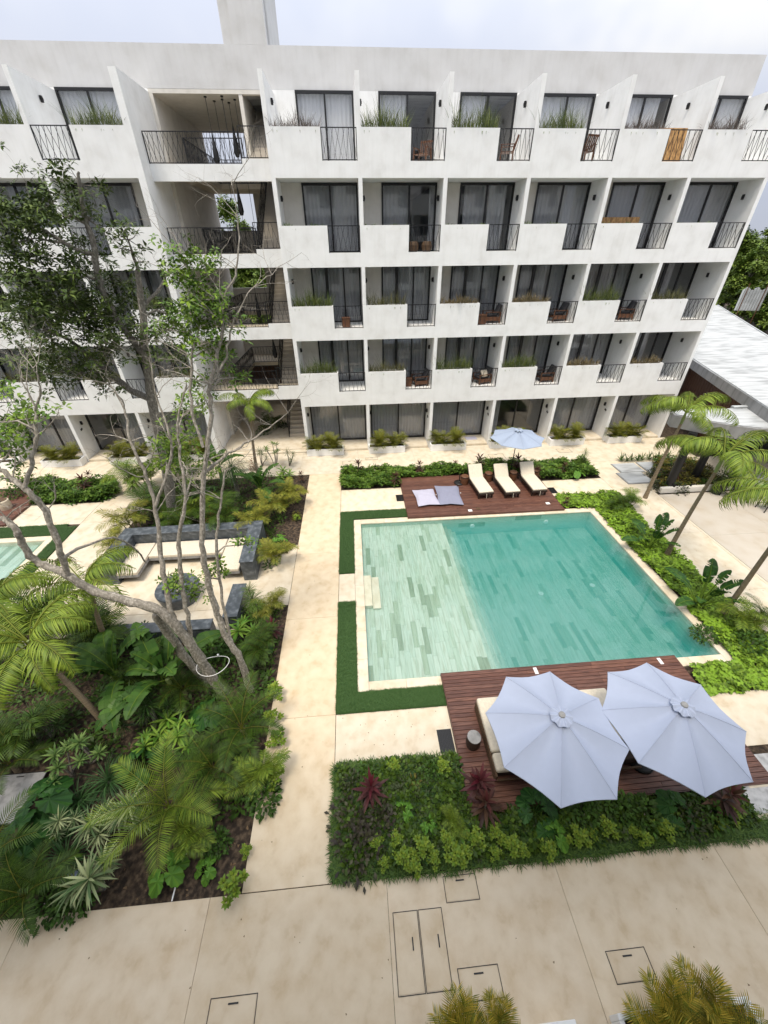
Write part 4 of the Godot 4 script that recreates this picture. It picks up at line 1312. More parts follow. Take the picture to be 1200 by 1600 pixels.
# one pinnate palm leaf along +X, rising at e0 and bending to e1
func frond(key: String, ln: float, e0: float, e1: float, pairs: int, leaf: float, w: float, ca: Color, cb: Color, droop: float, vee: float, twist := 0.0) -> Mesh:
	if frond_cache.has(key): return frond_cache[key]
	var r := RandomNumberGenerator.new()
	r.seed = hash(key)
	var s := S.new()
	var pts := PackedVector3Array()
	var dirs := []
	var p := Vector3.ZERO
	var rad := PackedFloat32Array()
	var n := 12
	for i in n + 1:
		var t := float(i) / n
		var e := lerpf(e0, e1, pow(t, 1.25))
		var d := Vector3(cos(e), sin(e), twist * t).normalized()
		pts.append(p); dirs.append(d)
		rad.append(lerpf(0.016, 0.004, t) * (ln / 1.6))
		p += d * ln / n
	s.col = ca.lerp(GOLD, 0.45)
	s.tube(pts, rad, 5, false)
	for i in pairs:
		var t := lerpf(0.14, 0.985, float(i) / (pairs - 1))
		var f := t * n
		var k := mini(int(f), n - 1)
		var pos := pts[k].lerp(pts[k + 1], f - k)
		var d: Vector3 = dirs[k].lerp(dirs[k + 1], f - k).normalized()
		var side := d.cross(Vector3.UP).normalized()
		var un := side.cross(d).normalized()
		for sg in [-1.0, 1.0]:
			var fw := lerpf(0.35, 1.25, t * t)
			var dir: Vector3 = (d * fw + side * sg + un * (vee + r.randf_range(-0.12, 0.12))).normalized()
			s.col = grn(ca, cb, r)
			var l := leaf * pow(sin(PI * (0.14 + 0.74 * t)), 0.6) * r.randf_range(0.88, 1.08)
			s.blade(pos, dir, (un - dir * un.dot(dir)).normalized(), l, w, droop * r.randf_range(0.7, 1.3), 3, 0.22, 0.3)
	frond_cache[key] = s.mesh(M.leaf)
	return frond_cache[key]

# a broad paddle leaf along +X from its stalk, with torn edges
func paddle(key: String, ln: float, w: float, stalk: float, e0: float, e1: float, ca: Color, cb: Color, tears: int) -> Mesh:
	if frond_cache.has(key): return frond_cache[key]
	var r := RandomNumberGenerator.new()
	r.seed = hash(key)
	var s := S.new()
	var n := 14
	var pts := PackedVector3Array([Vector3.ZERO])
	var d0 := Vector3(cos(e0), sin(e0), 0)
	pts.append(d0 * stalk * 0.5); pts.append(d0 * stalk)
	s.col = cb.lerp(LIGHT, 0.5)
	s.tube(pts, PackedFloat32Array([0.03, 0.022, 0.016]), 6, false)
	var p := d0 * stalk
	var rows := []
	for i in n + 1:
		var t := float(i) / n
		var e := lerpf(e0, e1, pow(t, 1.1))
		var d := Vector3(cos(e), sin(e), 0)
		var un := Vector3(-sin(e), cos(e), 0)
		var ww := w * 0.5 * pow(sin(PI * clampf(0.06 + 0.93 * t, 0, 1)), 0.55)
		rows.append([p, un, ww, d])
		p += d * ln / n
	for sg in [-1.0, 1.0]:
		var cutrow := {}
		for q in tears: cutrow[1 + r.randi() % (n - 2)] = r.randf_range(0.02, 0.05)
		for i in n:
			var a: Array = rows[i]
			var b: Array = rows[i + 1]
			var gap: float = cutrow.get(i, 0.0)
			s.col = grn(ca, cb, r)
			var z := Vector3(0, 0, sg)
			var la: float = 0.16 + 0.04 * sin(i * 1.7)
			var a1: Vector3 = a[0] + z * a[2] * 0.55 + a[1] * a[2] * 0.22 + a[3] * gap * 0.5
			var a2: Vector3 = a[0] + z * a[2] + a[1] * a[2] * (la - 0.02 * i * gap) + a[3] * gap * 1.6
			var b1: Vector3 = b[0] + z * b[2] * 0.55 + b[1] * b[2] * 0.22
			var b2: Vector3 = b[0] + z * b[2] + b[1] * b[2] * la
			if gap > 0.0: a2 += a[1] * -0.04; 
			if sg > 0:
				s.quad(a[0], b[0], b1, a1) if false else s.quad(a[0], a1, b1, b[0])
				s.quad(a1, a2, b2, b1)
			else:
				s.quad(a[0], b[0], b1, a1)
				s.quad(a1, b1, b2, a2)
	s.col = cb.lerp(LIGHT, 0.55)
	var mid := PackedVector3Array()
	var mr := PackedFloat32Array()
	for i in n: mid.append(rows[i][0] + rows[i][1] * 0.003); mr.append(lerpf(0.014, 0.004, float(i) / n))
	s.tube(mid, mr, 5, false)
	frond_cache[key] = s.mesh(M.leaf)
	return frond_cache[key]

# scalloped heart leaf of an elephant ear on a stalk
func heart(key: String, ln: float, stalk: float, e0: float, ca: Color, cb: Color) -> Mesh:
	if frond_cache.has(key): return frond_cache[key]
	var r := RandomNumberGenerator.new()
	r.seed = hash(key)
	var s := S.new()
	s.col = cb
	var d := Vector3(cos(e0), sin(e0), 0)
	var tip := d * stalk
	s.tube(PackedVector3Array([Vector3.ZERO, tip * 0.5 + Vector3.UP * 0.03, tip]), PackedFloat32Array([0.018, 0.014, 0.010]), 6, false)
	var fw := Vector3(cos(-0.5), sin(-0.5), 0)
	var un := Vector3(sin(0.5), cos(0.5), 0)
	var m := 26
	var rim := []
	for i in m:
		var a := TAU * i / m
		var rr := ln * (0.50 + 0.12 * cos(a) + 0.05 * cos(2 * a)) * (1.0 + 0.05 * cos(a * 13.0))
		if i == m / 2: rr *= 0.45
		var q := fw * (cos(a) * rr + ln * 0.08) + Vector3(0, 0, 1) * sin(a) * rr * 0.82
		rim.append(tip + q + un * (-0.22 * rr * rr / ln + 0.05 * absf(sin(a)) * ln + 0.015 * sin(a * 6.0)))
	for i in m:
		s.col = grn(ca, cb, r)
		var o := tip + fw * ln * 0.05
		s.tri(o, rim[(i + 1) % m], rim[i])
	frond_cache[key] = s.mesh(M.leaf)
	return frond_cache[key]

func rosette(key: String, n: int, ln: float, w: float, lo: float, hi: float, bend: float, ca: Color, cb: Color, ct := Color.WHITE, segs := 3) -> Mesh:
	if frond_cache.has(key): return frond_cache[key]
	var r := RandomNumberGenerator.new()
	r.seed = hash(key)
	var s := S.new()
	for i in n:
		var a := i * 2.39996 + r.randf_range(-0.15, 0.15)
		var e := lerpf(hi, lo, pow(float(i) / n, 0.8)) + r.randf_range(-0.08, 0.08)
		var d := Vector3(cos(a) * cos(e), sin(e), sin(a) * cos(e))
		var side := d.cross(Vector3.UP).normalized() if absf(d.y) < 0.98 else Vector3.RIGHT
		s.col = grn(ca, cb, r)
		s.blade(d * 0.02 + Vector3.UP * 0.04 * (1.0 - float(i) / n), d, side.cross(d).normalized(), ln * r.randf_range(0.75, 1.1) * (0.65 + 0.35 * sin(PI * clampf(float(i) / n + 0.2, 0, 1))), w, bend * r.randf_range(0.6, 1.4), segs, 0.18, 0.38, ct)
	frond_cache[key] = s.mesh(M.leaf)
	return frond_cache[key]

# a mound of small leaves
func bush_mesh(key: String, n: int, rad: Vector3, leaf: float, ca: Color, cb: Color, ratio := 0.55) -> Mesh:
	if frond_cache.has(key): return frond_cache[key]
	var r := RandomNumberGenerator.new()
	r.seed = hash(key)
	var s := S.new()
	for i in n:
		var d := Vector3(r.randfn(), absf(r.randfn()) * 0.9 + 0.05, r.randfn()).normalized()
		var k := pow(r.randf(), 0.4)
		var p := Vector3(d.x * rad.x, d.y * rad.y, d.z * rad.z) * k
		var out := (d + Vector3(r.randfn(), r.randfn() * 0.6, r.randfn()) * 0.5).normalized()
		var side := out.cross(Vector3.UP)
		side = side.normalized() if side.length() > 0.05 else Vector3.RIGHT
		s.col = grn(ca, cb, r)
		s.blade(p, out, side.cross(out).normalized(), leaf * r.randf_range(0.7, 1.2), leaf * ratio, r.randf_range(0.2, 1.0), 2, 0.15, 0.45)
	frond_cache[key] = s.mesh(M.leaf)
	return frond_cache[key]

func soft(o: MeshInstance3D) -> MeshInstance3D:
	o.set_meta("kind", "stuff")
	return o

func tf(pos: Vector3, yaw: float, tilt := 0.0, size := 1.0) -> Transform3D:
	return Transform3D(Basis(Vector3.UP, yaw) * Basis(Vector3.BACK, tilt) * Basis.IDENTITY.scaled(Vector3.ONE * size), pos)

func stem(o: Node3D, a: Vector3, b: Vector3, r0: float, r1: float, m: Material, called := "stem", bow := 0.0) -> void:
	var s := S.new()
	var side := (b - a).cross(Vector3(0.3, 0.2, 1)).normalized()
	s.tube(PackedVector3Array([a, a.lerp(b, 0.35) + side * bow, a.lerp(b, 0.7) + side * bow * 0.8, b]), PackedFloat32Array([r0, lerpf(r0, r1, 0.3), lerpf(r0, r1, 0.7), r1]), 8)
	obj(called, s, m, o)

func make_plant(kind: String, o: Node3D) -> void:
	var r := RandomNumberGenerator.new()
	r.seed = hash(kind)
	match kind:
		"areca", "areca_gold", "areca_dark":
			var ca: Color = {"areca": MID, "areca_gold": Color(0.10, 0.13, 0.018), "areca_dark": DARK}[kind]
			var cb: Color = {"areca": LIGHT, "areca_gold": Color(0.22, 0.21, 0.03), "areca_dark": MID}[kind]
			for i in 6:
				var a := TAU * i / 6.0 + r.randf() * 0.6
				var root := Vector3(cos(a), 0, sin(a)) * r.randf_range(0.05, 0.2)
				var top := root * 2.0 + Vector3.UP * r.randf_range(0.35, 0.7)
				stem(o, root, top, 0.025, 0.018, M.palm_green)
				for k in 3:
					add("frond", frond("%s%d" % [kind, (i + k) % 3], [1.05, 1.15, 0.9][(i + k) % 3], [1.4, 1.15, 0.9][(i + k) % 3], [0.1, -0.45, -0.5][(i + k) % 3], 19, 0.38, 0.030, ca, cb, 0.8, 0.45), o, tf(top, a + (k - 1) * 0.9 + r.randf_range(-0.2, 0.2)))
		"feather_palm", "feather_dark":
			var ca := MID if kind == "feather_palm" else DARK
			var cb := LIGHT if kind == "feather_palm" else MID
			stem(o, Vector3.ZERO, Vector3(0.03, 0.4, 0.0), 0.09, 0.06, M.palm_trunk, "trunk")
			for i in 8:
				var q := i % 3
				add("frond", frond("%s%d" % [kind, q], [1.5, 1.3, 1.1][q], [1.3, 1.0, 0.6][q], [-0.25, -0.5, -0.75][q], 36, 0.33, 0.020, ca, cb, 0.5, 0.6), o, tf(Vector3(0.03, 0.4, 0), i * 2.39996))
		"banana":
			for i in 3:
				stem(o, Vector3(0.1 * i - 0.1, 0, 0.08 * (i % 2)), Vector3(0.12 * i - 0.12, 0.9 - 0.15 * i, 0.1 * (i % 2)), 0.07, 0.05, M.palm_green)
			for i in 8:
				var q := i % 4
				add("leaf", paddle("banana%d" % q, [1.5, 1.25, 1.6, 1.0][q], [0.48, 0.42, 0.5, 0.36][q], 0.35, [1.25, 0.9, 0.65, 1.4][q], [0.1, -0.5, -0.75, 0.7][q], Color(0.026, 0.068, 0.012), Color(0.055, 0.115, 0.02), 5), o, tf(Vector3(0.05 * (i % 3) - 0.05, 0.75, 0.03 * i - 0.1), i * 2.39996))
		"strelitzia":
			for i in 10:
				var q := i % 4
				add("leaf", paddle("strel%d" % q, [0.75, 0.62, 0.85, 0.55][q], [0.34, 0.28, 0.36, 0.26][q], [0.75, 0.6, 0.55, 0.9][q], [1.2, 0.95, 0.7, 1.4][q], [0.6, -0.1, -0.5, 1.0][q], Color(0.022, 0.065, 0.014), Color(0.045, 0.11, 0.022), 4), o, tf(Vector3(0.05 * cos(i), 0, 0.05 * sin(i)), i * 2.39996 * 0.5 + (PI if i % 2 else 0.0)))
		"elephant_ear":
			for i in 7:
				var q := i % 3
				add("leaf", heart("ear%d" % q, [0.62, 0.5, 0.72][q], [0.7, 0.5, 0.6][q], [1.2, 0.9, 0.65][q], Color(0.018, 0.06, 0.014), Color(0.04, 0.11, 0.022)), o, tf(Vector3.ZERO, i * 2.39996))
		"light_ear":
			for i in 6:
				var q := i % 2
				add("leaf", heart("lear%d" % q, [0.40, 0.34][q], [0.40, 0.30][q], [1.1, 0.8][q], Color(0.06, 0.16, 0.02), Color(0.12, 0.24, 0.03)), o, tf(Vector3.ZERO, i * 2.39996))
		"yucca":
			for q in [[Vector3(0.0, 1.05, 0.0), 1.0], [Vector3(0.35, 0.8, 0.2), 0.85], [Vector3(-0.15, 0.6, 0.35), 0.8]]:
				stem(o, Vector3.ZERO, q[0], 0.04, 0.02, M.bark, "stem", 0.05)
				soft(add("rosette", rosette("yucca", 46, 0.48, 0.026, -0.6, 1.45, 0.35, DARK, Color(0.06, 0.13, 0.03)), o, tf(q[0], q[1] * 3, 0, q[1])))
		"whorl":
			for q in [[Vector3(0.1, 0.95, 0.05), 1.0], [Vector3(-0.4, 0.75, 0.25), 0.9], [Vector3(0.35, 0.6, 0.3), 0.85], [Vector3(-0.15, 0.55, -0.3), 0.8]]:
				stem(o, Vector3.ZERO, q[0], 0.03, 0.018, M.bark, "stem", 0.06)
				soft(add("rosette", rosette("whorl", 26, 0.28, 0.055, -0.3, 1.2, 0.4, Color(0.05, 0.11, 0.025), Color(0.14, 0.21, 0.06)), o, tf(q[0], q[1] * 5, 0, q[1])))
		"gold_dracaena":
			for q in [[Vector3(0.0, 0.30, 0.0), 1.0], [Vector3(0.3, 0.22, 0.15), 0.85], [Vector3(-0.1, 0.2, 0.34), 0.8]]:
				stem(o, Vector3(q[0].x * 0.6, 0, q[0].z * 0.6), q[0], 0.025, 0.02, M.bark)
				soft(add("rosette", rosette("goldd", 20, 0.46, 0.075, -0.1, 1.3, 0.8, Color(0.07, 0.18, 0.02), Color(0.22, 0.34, 0.05)), o, tf(q[0], q[1] * 7, 0, q[1])))
		"white_dracaena":
			for q in [[Vector3(0.0, 0.55, 0.0), 1.0], [Vector3(0.22, 0.35, 0.2), 0.8], [Vector3(-0.2, 0.40, 0.12), 0.85]]:
				stem(o, Vector3.ZERO, q[0], 0.025, 0.018, M.bark, "stem", 0.03)
				soft(add("rosette", rosette("whited", 60, 0.42, 0.042, -0.8, 1.3, 0.7, Color(0.06, 0.12, 0.04), Color(0.36, 0.40, 0.20)), o, tf(q[0], q[1] * 9, 0, q[1])))
		"cordyline", "cordyline_red":
			var ca := Color(0.045, 0.02, 0.018) if kind == "cordyline" else Color(0.085, 0.014, 0.022)
			var cb := Color(0.085, 0.05, 0.03) if kind == "cordyline" else Color(0.07, 0.03, 0.028)
			stem(o, Vector3.ZERO, Vector3(0.03, 0.62, 0.02), 0.02, 0.015, M.bark)
			soft(add("rosette", rosette(kind + "a", 20, 0.44, 0.085, -0.35, 1.0, 0.7, ca, cb), o, tf(Vector3(0.02, 0.34, 0.01), 0)))
			soft(add("rosette", rosette(kind + "b", 13, 0.34, 0.075, 0.4, 1.4, 0.5, ca.lerp(Color(0.14, 0.01, 0.025), 0.3), cb), o, tf(Vector3(0.03, 0.62, 0.02), 1.0)))
		"fountain_grass":
			soft(add("blades", rosette("fount", 150, 0.95, 0.018, 0.1, 1.5, 1.9, Color(0.02, 0.055, 0.015), Color(0.055, 0.12, 0.035), Color.WHITE, 5), o, tf(Vector3(0, 0.1, 0), 0)))
			stem(o, Vector3.ZERO, Vector3(0, 0.15, 0), 0.07, 0.05, M.bark)
		"pony_tail":
			stem(o, Vector3.ZERO, Vector3(0.05, 1.7, 0.05), 0.12, 0.06, M.bark, "trunk")
			soft(add("blades", rosette("pony", 190, 1.45, 0.022, -0.2, 1.4, 2.0, Color(0.03, 0.07, 0.02), Color(0.07, 0.13, 0.03), Color.WHITE, 5), o, tf(Vector3(0.05, 1.7, 0.05), 0)))
		"schefflera":
			for i in 7:
				var a := i * 2.39996
				var top := Vector3(cos(a), 0, sin(a)) * (0.05 + 0.055 * i * 0.55) + Vector3.UP * (0.42 - 0.03 * i)
				stem(o, Vector3.ZERO, top, 0.009, 0.006, M.palm_green)
				soft(add("leaf_whorl", rosette("schef", 15, 0.115, 0.062, -0.2, 1.2, 0.5, Color(0.10, 0.17, 0.02), Color(0.26, 0.34, 0.045)), o, tf(top, a)))
		"croton":
			stem(o, Vector3.ZERO, Vector3(0, 0.25, 0), 0.02, 0.015, M.bark)
			soft(add("foliage", bush_mesh("croton", 130, Vector3(0.34, 0.55, 0.34), 0.20, Color(0.06, 0.045, 0.015), Color(0.15, 0.15, 0.025), 0.3), o))
		"red_croton":
			stem(o, Vector3.ZERO, Vector3(0, 0.6, 0), 0.03, 0.02, M.bark)
			soft(add("foliage", bush_mesh("rcroton", 170, Vector3(0.40, 1.15, 0.40), 0.20, Color(0.16, 0.03, 0.012), Color(0.09, 0.05, 0.015), 0.3), o))
		"green_bush":
			stem(o, Vector3.ZERO, Vector3(0, 0.3, 0), 0.02, 0.015, M.bark)
			soft(add("foliage", bush_mesh("gbush", 260, Vector3(0.50, 0.62, 0.50), 0.14, DARK, Color(0.07, 0.15, 0.025)), o))
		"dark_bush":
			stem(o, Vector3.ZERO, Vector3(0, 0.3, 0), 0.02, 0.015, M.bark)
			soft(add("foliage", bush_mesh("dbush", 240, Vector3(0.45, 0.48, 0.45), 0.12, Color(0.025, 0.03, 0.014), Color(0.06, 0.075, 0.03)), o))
		"purple_mat":
			soft(add("foliage", bush_mesh("purp", 260, Vector3(0.42, 0.26, 0.42), 0.085, Color(0.035, 0.028, 0.024), Color(0.075, 0.075, 0.04)), o))
			stem(o, Vector3.ZERO, Vector3(0, 0.12, 0), 0.012, 0.01, M.bark)
		"feather_bush":
			stem(o, Vector3.ZERO, Vector3(0.0, 0.9, 0.0), 0.02, 0.012, M.bark)
			soft(add("plume", rosette("plume", 150, 0.50, 0.014, -0.4, 1.5, 1.0, MID, Color(0.13, 0.2, 0.04), Color.WHITE, 3), o, tf(Vector3(0, 0.35, 0), 0)))
			soft(add("plume", rosette("plume2", 90, 0.36, 0.012, -0.2, 1.5, 0.9, MID, Color(0.13, 0.2, 0.04), Color.WHITE, 3), o, tf(Vector3(0, 0.8, 0), 0)))
		"box_palm", "gold_palm":
			for i in 5:
				var a := TAU * i / 5.0
				stem(o, Vector3(cos(a), 0, sin(a)) * 0.06, Vector3(cos(a), 0, sin(a)) * 0.10 + Vector3.UP * 0.08, 0.012, 0.01, M.palm_green)
			for i in 26:
				var q := i % 3
				add("frond", frond("%s%d" % [kind, q], [0.66, 0.60, 0.52][q], [1.3, 0.95, 0.5][q], [0.4, 0.0, -0.3][q], 22, 0.22, 0.014, Color(0.05, 0.085, 0.012) if kind == "box_palm" else Color(0.12, 0.155, 0.018), Color(0.20, 0.19, 0.025) if kind == "box_palm" else Color(0.44, 0.32, 0.04), 0.4, 0.6), o, tf(Vector3(cos(i * 2.4), 0, sin(i * 2.4)) * 0.12 + Vector3.UP * 0.02, i * 2.39996))
		"frangipani":
			for i in 6:
				var a := i * 2.39996
				var top := Vector3(cos(a) * 0.3, 0.9 + 0.15 * (i % 3), sin(a) * 0.3)
				stem(o, Vector3(cos(a), 0, sin(a)) * 0.03, top, 0.022, 0.015, M.bark_pale, "stem", 0.05)
				soft(add("leaf_whorl", rosette("frang", 16, 0.22, 0.06, 0.0, 1.1, 0.5, Color(0.08, 0.16, 0.03), Color(0.16, 0.24, 0.05)), o, tf(top, a)))
		"spike_leaf":
			for i in 5:
				soft(add("blades", rosette("spike", 14, 0.42, 0.05, 0.5, 1.5, 0.35, Color(0.04, 0.09, 0.025), Color(0.11, 0.17, 0.04)), o, tf(Vector3(-0.5 + 0.25 * i, 0.02, 0.06 * (i % 2)), i)))
			stem(o, Vector3(-0.5, 0.01, 0.03), Vector3(0.5, 0.01, 0.03), 0.02, 0.02, M.bark, "rhizome")

const CATS := {"areca": "palm", "areca_gold": "palm", "areca_dark": "palm", "feather_palm": "palm", "feather_dark": "palm", "box_palm": "palm", "gold_palm": "palm", "banana": "banana plant", "strelitzia": "plant", "elephant_ear": "plant", "light_ear": "plant", "fountain_grass": "grass clump", "pony_tail": "plant"}
const CALLED := {"areca": "areca_palm", "areca_gold": "golden_areca_palm", "areca_dark": "dark_areca_palm", "feather_palm": "feather_palm", "feather_dark": "dark_feather_palm", "box_palm": "planter_palm", "gold_palm": "golden_planter_palm", "banana": "banana_plant", "strelitzia": "bird_of_paradise", "elephant_ear": "elephant_ear", "light_ear": "light_elephant_ear", "yucca": "spiky_yucca", "whorl": "whorled_shrub", "gold_dracaena": "gold_dracaena", "white_dracaena": "striped_dracaena", "cordyline": "cordyline", "cordyline_red": "red_cordyline", "fountain_grass": "fountain_grass", "pony_tail": "pony_tail_palm", "schefflera": "whorled_bush", "croton": "croton_shrub", "red_croton": "rust_croton", "green_bush": "green_shrub", "dark_bush": "dark_shrub", "purple_mat": "purple_creeper", "feather_bush": "feathery_shrub", "frangipani": "frangipani_shrub", "spike_leaf": "spiky_leaf_row"}

func plant(kind: String, label: String, x: float, z: float, turn := 0.0, size := 1.0, y := -0.03, group := "") -> Node3D:
	var at := Vector3(x, y, z)
	if not protos.has(kind):
		var o := thing(CALLED[kind], label, CATS.get(kind, "shrub"), at, turn, group)
		make_plant(kind, o)
		o.scale = Vector3.ONE * size
		protos[kind] = o
		return o
	var d := dup(protos[kind], at, turn, label, size)
	if group: d.set_meta("group", group)
	elif d.has_meta("group"): d.remove_meta("group")
	return d

# slender palm with a ringed trunk, green crownshaft and arching leaves
func tall_palm(label: String, at: Vector3, lean: Vector3, hgt: float, seed_: int, n := 9, size := 1.0, gold := 0.5) -> void:
	var o := thing("slender_palm", label, "palm", at, 0, "")
	var r := RandomNumberGenerator.new()
	r.seed = seed_
	var top := lean + Vector3.UP * hgt
	var s := S.new()
	var pts := PackedVector3Array()
	var rad := PackedFloat32Array()
	for i in 9:
		var t := i / 8.0
		pts.append(Vector3(lean.x * t * t, hgt * t, lean.z * t * t))
		rad.append(lerpf(0.085, 0.05, t) * (1.25 if i == 0 else 1.0))
	s.tube(pts, rad, 10)
	obj("trunk", s, M.palm_trunk, o)
	var c := S.new()
	c.tube(PackedVector3Array([top - Vector3.UP * 0.02, top + Vector3.UP * 0.2, top + Vector3.UP * 0.55]), PackedFloat32Array([0.055, 0.065, 0.03]), 10)
	obj("crownshaft", c, M.palm_green, o)
	var ca := MID.lerp(Color(0.12, 0.19, 0.022), gold)
	var cb := LIGHT.lerp(Color(0.25, 0.32, 0.045), gold)
	for i in n:
		var q := i % 4
		var key := "tall%d_%.1f_%.1f" % [q, size, gold]
		add("frond", frond(key, [1.95, 2.1, 1.7, 1.9][q] * size, [1.15, 0.80, 0.45, 0.98][q], [-0.85, -1.2, -1.35, -1.0][q], 44, 0.56 * size, 0.030 * size, ca, cb, 1.6, 0.16, [0.0, 0.15, -0.15, 0.1][q]), o, tf(top + Vector3.UP * 0.45, i * 2.39996 + r.randf_range(-0.25, 0.25)))

# planted grass along a balcony trough
func trough_mesh(style: int, v: int) -> Mesh:
	var key := "trough%d_%d" % [style, v]
	if frond_cache.has(key): return frond_cache[key]
	var r := RandomNumberGenerator.new()
	r.seed = hash(key)
	var s := S.new()
	var ca: Color = [Color(0.05, 0.09, 0.02), Color(0.06, 0.07, 0.03), Color(0.10, 0.085, 0.07), Color(0.06, 0.11, 0.02), Color(0.12, 0.10, 0.05)][style]
	var cb: Color = [Color(0.19, 0.22, 0.05), Color(0.20, 0.19, 0.07), Color(0.22, 0.18, 0.16), Color(0.14, 0.21, 0.04), Color(0.26, 0.20, 0.10)][style]
	var n: int = [380, 300, 360, 150, 340][style]
	for i in n:
		var x := r.randf_range(0.06, 1.9)
		if style == 3: x = [r.randf_range(0.05, 0.5), r.randf_range(1.25, 1.9)][i % 2]
		var clump := 0.55 + 0.45 * sin(x * 9.0 + v * 2.0) * sin(x * 4.1 + v)
		var h: float = [1.05, 0.85, 0.70, 0.26, 0.62][style] * r.randf_range(0.5, 1.15) * clampf(clump + 0.25, 0.45, 1.15)
		var a := r.randf() * TAU
		var ti := r.randf_range(0.05, 0.5) * (1.8 if style >= 2 else 1.0)
		var d := Vector3(cos(a) * ti, 1, sin(a) * ti * 0.8).normalized()
		s.col = grn(ca, cb, r)
		s.blade(Vector3(x, -0.05, r.randf_range(0.02, 0.33)), d, Vector3(-sin(a), 0, cos(a)).cross(d).normalized(), h, 0.018 if style < 3 else 0.028, r.randf_range(0.2, 0.9), 3, 0.1, 0.3)
	# a few trailing sprigs over the edge
	for i in 9:
		var x := r.randf_range(0.1, 1.85)
		s.col = grn(ca, LIGHT, r)
		s.blade(Vector3(x, -0.02, 0.33), Vector3(r.randf_range(-0.4, 0.4), 0.5, 1).normalized(), Vector3.UP, r.randf_range(0.1, 0.24), 0.02, 2.2, 4, 0.1, 0.3)
	frond_cache[key] = s.mesh(M.leaf_matt)
	return frond_cache[key]

const STYLE := {"0_4": 2, "1_4": 0, "2_4": 0, "3_4": 0, "4_4": 2, "5_4": 2, "0_3": 3, "1_3": 3, "2_3": 3, "3_3": 3, "4_3": 3, "5_3": 3, "0_2": 0, "1_2": 1, "2_2": 4, "3_2": 4, "4_2": 0, "5_2": 1, "0_1": 0, "1_1": 1, "2_1": 0, "3_1": 0, "4_1": 4, "5_1": 4}

